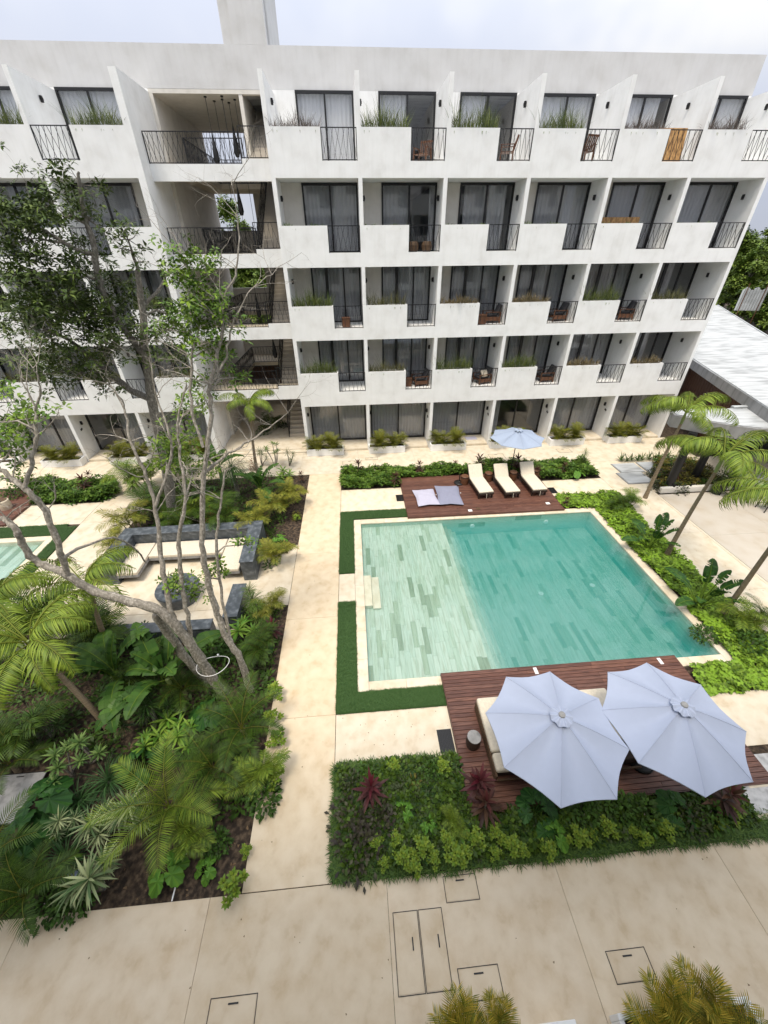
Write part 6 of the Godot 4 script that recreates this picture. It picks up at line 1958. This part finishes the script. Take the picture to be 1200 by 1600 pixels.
func planting() -> void:
	for q in ROWS: plant(q[0], q[1], q[2], q[3], q[4], q[5])
	var sch := [[-0.61, 18.76], [-0.33, 18.44], [-0.24, 18.74], [-0.1, 18.66], [-0.03, 18.88], [0.16, 18.6], [0.35, 18.79], [0.68, 18.54], [0.79, 18.82], [1.01, 18.75], [1.26, 18.55], [1.57, 18.79], [1.66, 18.5], [1.91, 18.72], [2.11, 18.82], [2.62, 18.84], [3.28, 18.71], [3.58, 18.66], [3.94, 18.6], [4.43, 18.67], [4.6, 18.83], [5.07, 18.73], [6.3, 18.72], [6.63, 18.58]]
	for i in sch.size():
		var lab: String = "light green whorled bush of the front bed, %s counted from the walkway end" % CNT[i]
		plant("schefflera", lab, sch[i][0], sch[i][1], i * 1.1, 0.5 + 0.38 * fposmod(i * 0.37, 1.0), -0.03, "light green whorled bushes of the front bed")
	var lime := [spray(7, 0.10, 0.85, 0.8, Color(0.13, 0.24, 0.02), LIME, 1), spray(7, 0.085, 0.8, 0.9, Color(0.05, 0.10, 0.012), Color(0.22, 0.33, 0.035), 2)]
	cover("lime_creeper", "lime green creeper carpeting the bed beside the pool and terrace", "ground cover", [Vector2(8.6, 5.98), Vector2(11.6, 6.02), Vector2(11.42, 9), Vector2(11.35, 12), Vector2(11.4, 15.6), Vector2(10.1, 15.97), Vector2(8.25, 15.97), Vector2(8.25, 15.22), Vector2(9.85, 15.2), Vector2(9.95, 12.0), Vector2(9.86, 9.0), Vector2(9.95, 7.2), Vector2(8.5, 7.08)], 3600, lime, 0.19, Vector2(0.7, 1.3), 3)
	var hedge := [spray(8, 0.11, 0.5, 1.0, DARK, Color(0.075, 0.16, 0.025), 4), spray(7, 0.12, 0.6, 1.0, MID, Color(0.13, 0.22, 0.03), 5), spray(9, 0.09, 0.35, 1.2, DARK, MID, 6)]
	cover("hedge_planting", "low mixed green planting behind the far sun deck", "ground cover", [Vector2(-1.58, 2.8), Vector2(11.55, 2.8), Vector2(11.62, 4.45), Vector2(8.5, 4.48), Vector2(8.4, 3.66), Vector2(1.32, 3.66), Vector2(1.34, 4.45), Vector2(-1.58, 4.46)], 4200, hedge, 0.42, Vector2(0.8, 1.4), 7)
	cover("hedge_planting", "low mixed green planting of the tree side bed by its deck", "ground cover", [Vector2(-17.7, 2.3), Vector2(-13.2, 2.6), Vector2(-12.4, 4.0), Vector2(-13.2, 4.5), Vector2(-16.1, 4.5), Vector2(-16.1, 3.1), Vector2(-17.7, 3.1)], 1600, hedge, 0.42, Vector2(0.9, 1.5), 8)
	var mix := [spray(8, 0.10, 0.4, 1.0, Color(0.014, 0.036, 0.008), Color(0.04, 0.085, 0.016), 19), hedge[2], spray(8, 0.075, 0.5, 1.0, Color(0.03, 0.045, 0.014), Color(0.065, 0.09, 0.028), 9), spray(6, 0.10, 0.8, 0.9, DARK, Color(0.10, 0.17, 0.02), 10)]
	cover("front_bed_planting", "dense low green planting of the bed beside the front paving", "ground cover", [Vector2(-1.5, 17.0), Vector2(1.22, 17.0), Vector2(1.25, 18.12), Vector2(7.2, 18.14), Vector2(7.1, 18.75), Vector2(-1.4, 18.8)], 3000, mix, 0.20, Vector2(0.75, 1.3), 11)
	cover("dark_bed_planting", "dark low planting round the canopy columns", "ground cover", [Vector2(13.9, 5.2), Vector2(15.7, 2.9), Vector2(17.9, 3.0), Vector2(17.4, 5.95), Vector2(13.9, 6.0)], 900, [hedge[0], spray(8, 0.13, 0.4, 1.1, Color(0.12, 0.10, 0.02), Color(0.22, 0.18, 0.03), 12), spray(7, 0.1, 0.35, 1.2, Color(0.03, 0.02, 0.018), Color(0.06, 0.045, 0.03), 13)], 0.30, Vector2(0.8, 1.4), 14)
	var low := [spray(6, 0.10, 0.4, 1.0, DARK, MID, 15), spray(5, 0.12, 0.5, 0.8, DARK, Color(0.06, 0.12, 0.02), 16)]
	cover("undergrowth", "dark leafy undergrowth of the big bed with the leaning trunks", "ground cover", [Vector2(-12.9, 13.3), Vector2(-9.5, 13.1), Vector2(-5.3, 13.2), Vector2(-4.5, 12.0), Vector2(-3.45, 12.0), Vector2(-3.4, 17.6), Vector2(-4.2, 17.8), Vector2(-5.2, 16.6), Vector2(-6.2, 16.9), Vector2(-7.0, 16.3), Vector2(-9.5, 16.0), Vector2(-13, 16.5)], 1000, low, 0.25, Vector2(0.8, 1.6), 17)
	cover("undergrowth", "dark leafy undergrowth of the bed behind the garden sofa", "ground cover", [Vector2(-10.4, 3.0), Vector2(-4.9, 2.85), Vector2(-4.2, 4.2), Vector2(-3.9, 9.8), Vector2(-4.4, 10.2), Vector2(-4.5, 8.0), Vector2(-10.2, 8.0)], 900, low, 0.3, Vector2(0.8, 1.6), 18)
	# fallen leaves on the bare soil
	var dead := S.new()
	dead.col = Color(0.16, 0.10, 0.05)
	dead.blade(Vector3(-0.04, 0, 0), Vector3(1, 0.12, 0), Vector3.UP, 0.09, 0.035, 0.9, 3, 0.25)
	var xf := []
	for i in 900:
		var p := Vector3(rng.randf_range(-9.0, -3.35), 0.0, rng.randf_range(12.2, 18.9)) if i % 3 else Vector3(rng.randf_range(-10.0, -3.4), 0.0, rng.randf_range(3.0, 8.0))
		xf.append(Transform3D(Basis.from_euler(Vector3(rng.randf_range(-0.4, 0.4), rng.randf() * TAU, rng.randf_range(-0.4, 0.4))).scaled(Vector3.ONE * rng.randf_range(0.5, 1.5)), p + Vector3(0, -0.015, 0)))
	tag(multi("leaf_litter", dead.mesh(M.leaf_matt), self, xf), "dry brown leaf litter scattered over the dark bed soil", "leaves")
	var lx := []
	for i in 130:
		var q: Array = [[-8.0, 7.0, 19.0, 21.0], [-3.25, -1.65, 4.6, 18.9], [-2.5, 11.0, 0.2, 2.7], [11.4, 13.4, 6.1, 15.0], [-1.5, 1.2, 15.75, 16.9]][i % 5]
		lx.append(Transform3D(Basis(Vector3.UP, rng.randf() * TAU).scaled(Vector3.ONE * rng.randf_range(0.25, 0.75)), Vector3(rng.randf_range(q[0], q[1]), 0.004, rng.randf_range(q[2], q[3]))))
	tag(multi("scattered_leaves", dead.mesh(M.leaf_matt), self, lx), "small dry leaves scattered over the pale paving", "leaves")
	# fine overhanging grass at the front bed's rims
	var g := S.new()
	for q in 7:
		var a := q * 2.4
		g.col = Color(0.035, 0.085, 0.012).lerp(Color(0.09, 0.16, 0.02), q / 6.0)
		g.blade(Vector3(cos(a), 0, sin(a)) * 0.015, Vector3(cos(a) * 0.7, 1, sin(a) * 0.7).normalized(), Vector3(-cos(a), 0.6, -sin(a)), 0.13, 0.012, 1.3, 3, 0.1)
	var gx := []
	var rim := [[-1.58, 7.4, 18.62, 18.97, 1500], [-1.62, -1.32, 16.95, 18.9, 520], [-1.5, 1.2, 16.92, 17.12, 420], [7.0, 8.4, 18.55, 18.97, 260]]
	for q in rim:
		for i in q[4]:
			gx.append(Transform3D(Basis(Vector3.UP, rng.randf() * TAU).scaled(Vector3.ONE * rng.randf_range(0.6, 1.3)), Vector3(rng.randf_range(q[0], q[1]), rng.randf_range(-0.02, 0.06), rng.randf_range(q[2], q[3]))))
	tag(multi("edge_grass", g.mesh(M.leaf_matt), self, gx), "fine green grass along the rim of the front bed", "grass")
	# grey stone steps at the end of the near deck
	var k := 0
	for q in [[7.5, 9.4, 17.5, 18.05], [7.2, 9.4, 18.07, 18.6]]:
		var o := thing("stone_step", "grey marbled stone step at the near deck's end, the one %s" % ["by the deck", "by the front bed"][k], "step", Vector3.ZERO, 0, "grey stone steps")
		bx("tread", o, M.marble_step, q[0], q[1], -0.02, 0.06, q[2], q[3], 0.01)
		bx("nosing", o, M.stone_3, q[0], q[1], -0.02, 0.064, q[3] + 0.002, q[3] + 0.1, 0.008)
		k += 1
	tall_palm("slender young palm beside the hotel block's end, farthest of the terrace row", Vector3(12.75, -0.03, 6.55), Vector3(0.12, 0, 0.05), 3.75, 1, 10, 1.0, 0.5)
	tall_palm("slender palm in the middle of the terrace row beside the pool", Vector3(10.96, -0.03, 10.57), Vector3(0.08, 0, 0.1), 3.75, 2, 11, 1.08, 0.38)
	tall_palm("slender palm of the terrace row cut by the picture edge", Vector3(10.84, -0.03, 13.47), Vector3(0.0, 0, 0.0), 3.75, 3, 12, 1.1, 0.4)
	tall_palm("slender palm before the stairwell's ground floor", Vector3(-5.9, -0.03, 3.0), Vector3(0.3, 0, 0.1), 3.55, 4, 9, 0.8, 0.35)
	tall_palm("ringed trunk palm with drooping yellow-green leaves at the picture edge", Vector3(-7.30, -0.03, 15.6), Vector3(-0.75, 0, -0.45), 2.45, 5, 12, 0.92, 0.4)
	tall_palm("tall dark palm at the picture edge behind the drooping one", Vector3(-9.3, -0.03, 13.9), Vector3(-0.3, 0, 0.0), 2.5, 6, 11, 0.9, 0.1)
	tall_palm("palm with long leaf reaching over the slate wall under the limb", Vector3(-8.2, -0.03, 13.4), Vector3(0.2, 0, -0.2), 2.3, 7, 9, 0.9, 0.3)
	var pot := thing("black_pot", "tall black pot with a dark plant under the curved canopy", "pot", Vector3(16.35, 0, 6.45))
	var ps := S.new()
	ps.lathe(PackedVector2Array([Vector2(0.20, 0.0), Vector2(0.30, 0.62), Vector2(0.31, 0.66), Vector2(0.27, 0.66), Vector2(0.25, 0.58), Vector2(0.001, 0.57)]), 20)
	obj("pot", ps, M.black_metal, pot)
	soft(add("foliage", bush_mesh("potb", 160, Vector3(0.42, 0.55, 0.42), 0.16, DARK, Color(0.05, 0.06, 0.02)), pot, Transform3D(Basis.IDENTITY, Vector3(0, 0.6, 0))))
	var sc := thing("plastic_scrap", "crumpled pale blue plastic scrap on the bed soil by a striped dracaena", "litter", Vector3(-6.55, 0.06, 18.5), 0.4)
	var ss := S.new()
	for i in 4:
		for j in 4:
			var hh := func(a: int, b: int) -> Vector3: return Vector3(-0.1 + 0.05 * a, 0.05 * sin(a * 2.3 + b * 1.7) + 0.03 * cos(b * 3.1), -0.1 + 0.05 * b)
			ss.quad(hh.call(i, j), hh.call(i, j + 1), hh.call(i + 1, j + 1), hh.call(i + 1, j))
	obj("sheet", ss, M.canopy_blue, sc)
	var wp := thing("marker_plate", "small white plate stuck upright in the planter at the lower right", "sign", Vector3(4.62, 0.34, 20.97), 0.5)
	var wl := S.new()
	wl.obox(Transform3D(Basis(Vector3.RIGHT, -0.5), Vector3(0, 0.22, 0)), Vector3(0.10, 0.24, 0.008))
	obj("plate", wl, M.white_plastic, wp)
	bx("stake", wp, M.black_metal, -0.008, 0.008, 0.0, 0.2, -0.03, -0.015)
	var fl := thing("fallen_leaf", "single fallen green leaf lying on the walkway", "leaf", Vector3(-2.93, 0.012, 16.62), 0.35)
	var fs := S.new()
	fs.col = Color(0.10, 0.20, 0.06)
	fs.blade(Vector3(-0.15, 0, 0), Vector3(1, 0.1, 0).normalized(), Vector3.UP, 0.32, 0.13, 0.25, 6, 0.12)
	obj("leaf_blade", fs, M.leaf_matt, fl)

# ================================================================ the two court trees
func twig(s: S, p: Vector3, d: Vector3, ln: float, rad: float, depth: int, r: RandomNumberGenerator, tips: Array) -> void:
	var pts := PackedVector3Array([p])
	var rr := PackedFloat32Array([rad])
	var q := p
	var dd := d
	for i in 4:
		dd = (dd + Vector3(r.randfn(), r.randfn() * 0.6 + 0.12, r.randfn()) * 0.22).normalized()
		q += dd * ln / 4.0
		pts.append(q); rr.append(lerpf(rad, rad * 0.45, (i + 1) / 4.0))
		if depth > 0 and i > 0:
			var side := dd.cross(Vector3(r.randfn(), r.randfn(), r.randfn())).normalized()
			twig(s, q, (dd * 0.7 + side * 0.8).normalized(), ln * r.randf_range(0.45, 0.7), rr[rr.size() - 1] * 0.7, depth - 1, r, tips)
	s.tube(pts, rr, 5 if rad < 0.02 else 7, false)
	tips.append(q)

func court_tree(called: String, label: String, limbs: Array, clumps: Array, bark: Material, leaf_meshes: Array, per: float, bare: Array, seed_: int) -> void:
	var base: Array = limbs[0][0]
	var at := Vector3(base[0], -0.03, base[2])
	var o := thing(called, label, "tree", at)
	var r := RandomNumberGenerator.new()
	r.seed = seed_
	var nodes := []
	for i in limbs.size():
		var s := S.new()
		var c := Curve3D.new()
		var pr := []
		for q in limbs[i]:
			c.add_point(Vector3(q[0], q[1], q[2]) - at); pr.append(q[3])
		for k in range(1, limbs[i].size() - 1):
			var t := (c.get_point_position(k + 1) - c.get_point_position(k - 1)) * 0.17
			c.set_point_in(k, -t); c.set_point_out(k, t)
		var pts := PackedVector3Array()
		var rad := PackedFloat32Array()
		var n: int = (limbs[i].size() - 1) * 5
		for k in n + 1:
			var f: float = float(k) / 5.0
			var a := mini(int(f), limbs[i].size() - 2)
			pts.append(c.sample(a, f - a) + Vector3(r.randfn(), r.randfn(), r.randfn()) * 0.012)
			var w: float = lerpf(pr[a], pr[a + 1], f - a)
			rad.append(w * (1.0 + 0.10 * sin(k * 1.9 + i)) * (1.35 if i == 0 and k == 0 else 1.0))
			nodes.append([pts[k], w])
		s.tube(pts, rad, 12 if pr[0] > 0.06 else 8, true)
		obj("trunk" if i == 0 else "limb", s, bark, o)
	# small branches that carry the leaf clumps
	var tw := S.new()
	for ms in leaf_meshes.size(): pass
	var xf := []
	for m in leaf_meshes: xf.append([])
	for q in clumps:
		var cc := Vector3(q[0], q[1], q[2]) - at
		var best := 0
		var bd := 1e9
		for k in nodes.size():
			var dist: float = (nodes[k][0] as Vector3).distance_to(cc) + (0.5 if nodes[k][0].y > cc.y else 0.0)
			if dist < bd: bd = dist; best = k
		var from: Vector3 = nodes[best][0]
		var mid := from.lerp(cc, 0.5) + Vector3(r.randfn() * 0.1, 0.12, r.randfn() * 0.1)
		var rr := minf(nodes[best][1] * 0.7, 0.045)
		tw.tube(PackedVector3Array([from, mid, cc]), PackedFloat32Array([rr, rr * 0.7, rr * 0.4]), 6, false)
		var rad: float = q[3]
		var tips := []
		for k in 5:
			var d := Vector3(r.randfn(), r.randfn() * 0.7 + 0.2, r.randfn()).normalized()
			twig(tw, mid.lerp(cc, r.randf_range(0.4, 1.0)), d, rad * r.randf_range(0.7, 1.1), rr * 0.35, 1, r, tips)
		var n := int(per * rad * rad)
		for k in n:
			var p: Vector3
			if k % 2 == 0 and tips.size(): p = tips[r.randi() % tips.size()] + Vector3(r.randfn(), r.randfn(), r.randfn()) * rad * 0.16
			else:
				var d := Vector3(r.randfn(), r.randfn() * 0.75, r.randfn()).normalized()
				p = cc + d * rad * pow(r.randf(), 0.45)
			xf[r.randi() % xf.size()].append(Transform3D(Basis.from_euler(Vector3(r.randf_range(-0.7, 0.7), r.randf() * TAU, r.randf_range(-0.7, 0.7))).scaled(Vector3.ONE * r.randf_range(0.7, 1.25)), p))
	for q in bare:
		var tips := []
		twig(tw, Vector3(q[0], q[1], q[2]) - at, Vector3(q[3], q[4], q[5]).normalized(), q[6], q[7], 2, r, tips)
	soft(obj("twigs", tw, bark, o))
	for k in leaf_meshes.size(): multi("crown", leaf_meshes[k], o, xf[k])

func trees() -> void:
	var t1 := [
		[[-8.84, 0.04, 6.90, 0.210], [-8.26, 2.59, 6.90, 0.180], [-7.93, 5.18, 6.90, 0.155], [-7.60, 6.93, 6.90, 0.130], [-7.15, 8.46, 7.00, 0.100], [-6.90, 9.47, 7.10, 0.060]],
		[[-7.91, 5.53, 6.90, 0.120], [-8.51, 5.86, 6.80, 0.110], [-9.05, 6.22, 6.60, 0.100], [-9.77, 6.07, 6.40, 0.090], [-9.28, 6.86, 6.40, 0.080], [-8.52, 7.46, 6.40, 0.050]],
		[[-7.60, 6.93, 6.90, 0.100], [-8.05, 8.10, 6.90, 0.090], [-8.15, 9.16, 7.00, 0.085], [-7.93, 10.10, 7.00, 0.080], [-7.90, 10.83, 7.00, 0.060], [-7.66, 11.66, 7.00, 0.030]],
		[[-7.98, 9.80, 7.00, 0.060], [-8.59, 10.03, 7.00, 0.050], [-9.11, 10.41, 7.00, 0.035], [-9.68, 10.63, 7.00, 0.020]],
		[[-9.05, 6.22, 6.60, 0.060], [-9.68, 7.36, 6.80, 0.050], [-10.32, 8.01, 7.20, 0.040], [-10.87, 8.20, 7.20, 0.020]],
		[[-7.15, 8.46, 7.00, 0.070], [-6.53, 8.95, 6.80, 0.040], [-6.16, 9.44, 6.60, 0.020]]]
	var t2 := [
		[[-4.67, -0.10, 14.90, 0.134], [-4.82, 1.17, 14.90, 0.124], [-4.93, 2.13, 14.90, 0.114], [-5.11, 2.98, 14.90, 0.107], [-5.34, 3.46, 14.90, 0.101], [-5.85, 3.75, 14.90, 0.090], [-6.32, 4.05, 14.90, 0.084], [-6.56, 4.38, 14.90, 0.077], [-6.74, 4.66, 14.90, 0.071], [-7.15, 4.83, 14.80, 0.067], [-7.20, 5.32, 14.80, 0.060], [-7.15, 5.65, 14.80, 0.057], [-7.32, 5.83, 14.70, 0.053], [-7.59, 5.86, 14.60, 0.047]],
		[[-4.98, -0.31, 14.60, 0.114], [-5.33, 0.92, 14.60, 0.101], [-5.46, 2.36, 14.70, 0.094], [-5.43, 3.15, 14.80, 0.087]],
		[[-6.66, 4.57, 14.90, 0.060], [-6.47, 5.35, 14.90, 0.057], [-6.44, 6.02, 14.80, 0.053], [-6.53, 6.43, 14.80, 0.050], [-6.74, 6.67, 14.70, 0.044], [-7.00, 6.88, 14.60, 0.037]],
		[[-6.57, 6.50, 14.80, 0.037], [-6.26, 7.00, 14.70, 0.034], [-6.05, 7.41, 14.60, 0.030], [-5.91, 7.81, 14.50, 0.023], [-5.69, 8.17, 14.50, 0.014], [-5.65, 8.46, 14.50, 0.007]],
		[[-6.52, 5.03, 14.90, 0.034], [-5.93, 4.92, 14.20, 0.020], [-5.81, 3.83, 13.80, 0.017]],
		[[-5.08, 2.91, 14.90, 0.067], [-5.07, 3.63, 14.70, 0.057], [-5.04, 4.48, 14.40, 0.050], [-4.95, 5.44, 14.10, 0.040], [-4.99, 6.17, 13.90, 0.034], [-5.12, 6.85, 13.70, 0.027], [-5.12, 7.43, 13.50, 0.020], [-5.28, 7.89, 13.40, 0.012]],
		[[-4.90, 5.60, 14.10, 0.034], [-4.53, 6.29, 13.90, 0.030], [-4.31, 6.86, 13.80, 0.023], [-4.45, 7.65, 13.50, 0.017], [-4.38, 8.32, 13.40, 0.010]],
		[[-4.97, 2.00, 14.80, 0.057], [-4.84, 2.98, 14.70, 0.050], [-4.73, 3.99, 14.50, 0.047], [-4.58, 4.90, 14.30, 0.044], [-4.25, 5.80, 14.10, 0.034], [-4.21, 6.49, 13.90, 0.027], [-4.12, 7.21, 13.70, 0.020], [-3.83, 7.87, 13.50, 0.014]],
		[[-3.93, 0.04, 14.90, 0.087], [-3.91, 1.45, 14.90, 0.081], [-4.08, 2.22, 14.80, 0.074], [-4.16, 2.91, 14.70, 0.071], [-4.15, 3.84, 14.60, 0.064], [-4.06, 4.85, 14.50, 0.057], [-3.84, 5.82, 14.30, 0.050], [-3.63, 6.61, 14.20, 0.044], [-3.36, 7.42, 14.00, 0.037], [-3.24, 8.00, 14.00, 0.034], [-2.93, 8.60, 13.90, 0.027], [-2.75, 9.26, 13.80, 0.020], [-2.47, 9.69, 13.70, 0.015], [-2.33, 10.35, 13.60, 0.008], [-2.34, 10.72, 13.60, 0.004]],
		[[-4.02, 2.01, 14.80, 0.040], [-3.99, 3.53, 14.50, 0.034], [-3.82, 4.75, 14.40, 0.030], [-3.53, 5.74, 14.20, 0.023], [-3.33, 6.34, 14.10, 0.017]],
		[[-3.70, 6.34, 14.20, 0.034], [-3.30, 6.61, 14.00, 0.027], [-2.80, 6.84, 13.90, 0.020], [-2.36, 7.07, 13.70, 0.012], [-2.03, 7.28, 13.60, 0.005]],
		[[-3.58, 6.88, 14.20, 0.030], [-3.67, 7.55, 14.00, 0.027], [-3.50, 8.39, 13.80, 0.023], [-3.24, 8.97, 13.70, 0.020], [-3.24, 9.52, 13.60, 0.014], [-3.29, 9.87, 13.60, 0.008]],
		[[-3.21, 8.00, 14.00, 0.020], [-2.90, 8.39, 13.90, 0.019], [-2.71, 8.88, 13.80, 0.015], [-2.29, 9.42, 13.60, 0.009], [-1.97, 9.59, 13.50, 0.004]]]
	var c1 := [[-7.75, 11.37, 7.00, 0.49], [-9.15, 10.84, 7.00, 0.98], [-9.77, 10.12, 7.50, 0.93], [-9.79, 9.81, 6.50, 1.09], [-7.82, 10.62, 7.00, 0.40], [-9.62, 8.78, 8.00, 1.01], [-9.24, 9.18, 7.00, 1.17], [-8.58, 8.96, 6.50, 1.06], [-6.72, 9.94, 7.50, 0.42], [-6.74, 10.35, 7.50, 0.38], [-8.75, 8.20, 7.50, 1.13], [-8.35, 8.05, 6.50, 1.06], [-9.66, 7.78, 8.00, 1.14], [-10.92, 7.81, 7.00, 0.75], [-9.03, 7.10, 7.50, 0.92], [-9.53, 6.66, 8.00, 0.50], [-7.78, 7.35, 7.00, 0.82], [-7.20, 7.59, 6.20, 0.70], [-6.64, 8.21, 6.50, 0.49], [-6.59, 6.92, 7.00, 0.48], [-8.76, 6.29, 7.50, 0.55], [-10.18, 6.82, 8.50, 0.64], [-10.14, 10.87, 6.50, 0.86], [-8.36, 10.68, 7.20, 0.56], [-10.07, 8.40, 6.00, 1.01], [-11.63, 6.83, 6.00, 0.80]]
	var c2 := [[-3.22, 9.61, 13.60, 0.37], [-2.95, 9.26, 13.80, 0.38], [-3.44, 9.04, 13.40, 0.43], [-3.63, 9.64, 13.20, 0.28], [-3.00, 8.84, 13.80, 0.36], [-3.16, 8.40, 13.40, 0.30], [-3.24, 8.63, 14.00, 0.32], [-3.96, 8.81, 13.50, 0.28], [-4.16, 7.14, 12.80, 0.34], [-4.48, 6.51, 13.00, 0.44], [-4.38, 5.91, 13.20, 0.38], [-4.72, 6.24, 13.20, 0.35], [-3.53, 7.77, 13.40, 0.25], [-2.84, 7.99, 13.60, 0.19], [-6.59, 7.62, 14.50, 0.48], [-7.00, 7.14, 14.20, 0.42], [-6.85, 6.41, 14.40, 0.19], [-3.13, 4.54, 14.20, 0.18], [-5.00, 3.72, 14.30, 0.27], [-4.79, 3.29, 14.20, 0.31], [-4.11, 3.85, 14.30, 0.26]]

	var dk := [spray(9, 0.17, 0.38, 1.0, Color(0.032, 0.056, 0.014), Color(0.085, 0.125, 0.03), 21), spray(8, 0.15, 0.42, 1.0, Color(0.04, 0.068, 0.016), Color(0.12, 0.165, 0.035), 22)]
	court_tree("old_tree", "tall dark leaved tree with grey trunk rising behind the garden sofa", t1, c1, M.bark, dk, 105.0, [], 31)
	var lt := [spray(7, 0.095, 0.55, 1.0, Color(0.07, 0.14, 0.02), Color(0.17, 0.26, 0.03), 23), spray(6, 0.085, 0.5, 1.0, Color(0.05, 0.11, 0.018), Color(0.12, 0.20, 0.025), 24)]
	var bare := []
	var r := RandomNumberGenerator.new()
	r.seed = 3
	for i in t2.size():
		for k in range(2, t2[i].size()):
			var q: Array = t2[i][k]
			if q[1] < 5.4: continue
			for m in (2 if q[3] < 0.05 else 1):
				bare.append([q[0], q[1], q[2], r.randfn() * 0.7, 0.55, r.randfn() * 0.5, r.randf_range(0.45, 0.95), clampf(q[3] * 0.5, 0.006, 0.014)])
	court_tree("leaning_tree", "leaning pale barked tree with many thin stems over the fire pit", t2, c2, M.bark_pale, lt, 420.0, bare, 32)

# ================================================================ forest beyond the hotel
func forest() -> void:
	var r := RandomNumberGenerator.new()
	r.seed = 91
	var leafs := [spray(10, 0.42, 0.5, 1.0, Color(0.06, 0.11, 0.018), Color(0.15, 0.22, 0.035), 41), spray(10, 0.40, 0.45, 1.0, Color(0.085, 0.14, 0.02), Color(0.20, 0.27, 0.045), 42)]
	var made := []
	for v in 3:
		var o := thing("forest_tree", "x", "tree", Vector3.ZERO, 0, "forest trees beyond the hotel")
		var h: float = [11.0, 13.0, 9.5][v]
		var s := S.new()
		s.tube(PackedVector3Array([Vector3.ZERO, Vector3(0.15, h * 0.3, 0.1), Vector3(-0.1, h * 0.6, 0), Vector3(0, h * 0.85, 0)]), PackedFloat32Array([0.22, 0.17, 0.12, 0.05]), 8)
		obj("trunk", s, M.bark_pale, o)
		var b := S.new()
		var xf := [[], []]
		for c in 17:
			var a := c * 2.4
			var hy := h * r.randf_range(0.22, 0.97)
			var reach := r.randf_range(0.6, 2.3) * (1.15 - 0.55 * hy / h)
			var p := Vector3(cos(a) * reach, hy, sin(a) * reach)
			b.tube(PackedVector3Array([Vector3(0, hy * 0.8, 0), p * Vector3(0.6, 0.95, 0.6), p]), PackedFloat32Array([0.06, 0.04, 0.02]), 5, false)
			var cr := r.randf_range(0.9, 1.5)
			for k in int(44 * cr * cr):
				var d := Vector3(r.randfn(), r.randfn() * 0.7, r.randfn()).normalized() * cr * pow(r.randf(), 0.5)
				xf[k % 2].append(Transform3D(Basis.from_euler(Vector3(r.randf_range(-0.6, 0.6), r.randf() * TAU, r.randf_range(-0.6, 0.6))).scaled(Vector3.ONE * r.randf_range(0.7, 1.2)), p + d))
		soft(obj("branches", b, M.bark_pale, o))
		for k in 2: multi("crown", leafs[k], o, xf[k])
		made.append(o)
	var spots := []
	for i in 18:
		# a wooded strip past the hall roof, running away from the block's end
		var t := i / 17.0
		var off: float = [0.0, 4.0, 1.5, 6.5][i % 4]
		spots.append(Vector3(37.2 + 26.0 * t + off * 0.86 + r.randf_range(-0.6, 0.6), 0, -11.0 - 44.0 * t + off * 0.51 + r.randf_range(-0.6, 0.6)))
	for k in 9:
		spots.append(Vector3(-19.5 + 4.4 * (k % 3) + r.randf_range(-1, 1), 0, -33.0 - 7.0 * (k / 3) + r.randf_range(-2, 2)))
	for i in spots.size():
		var v := i % 3
		var lab: String = "forest tree beyond the white roof, %s counted away from the hall" % CNT[i] if i < 18 else "forest tree seen through the stairwell's rear openings, %s counted outward" % CNT[i - 18]
		var o: Node3D
		if i < 3:
			o = made[i]
			o.position = spots[i]
			o.set_meta("label", lab)
		else:
			o = dup(made[v], spots[i], r.randf() * TAU, lab, r.randf_range(0.85, 1.12))
		o.set_meta("group", "forest trees beyond the white roof" if i < 18 else "forest trees behind the stairwell")
	# a crumpled metal sheet lying among the trunks
	var t := thing("metal_sheet", "pale corrugated metal sheet standing among the forest trunks", "metal sheet", Vector3(37.6, 5.6, -18.2), -0.3)
	var s := S.new()
	for i in 18:
		var x0 := -2.1 + 0.235 * i
		var z0 := 0.12 if i % 2 else -0.12
		s.quad(Vector3(x0, -1.3, z0 * 0.6), Vector3(x0 + 0.235, -1.25, -z0 * 0.6), Vector3(x0 + 0.235, 0.75 + 0.15 * sin(i * 0.9), -z0), Vector3(x0, 0.75 + 0.15 * sin((i - 1.0) * 0.9), z0))
	obj("sheet", s, M.white_roof, t)
	t.scale = Vector3(0.5, 0.92, 0.5)
	var pp := S.new()
	pp.beam(Vector3(-1.5, -5.7, 0.3), Vector3(-1.5, 1.2, 0.2), 0.1, 0.1)
	pp.beam(Vector3(1.5, -5.7, 0.3), Vector3(1.5, 1.2, 0.2), 0.1, 0.1)
	obj("frame", pp, M.wood_brown, t)
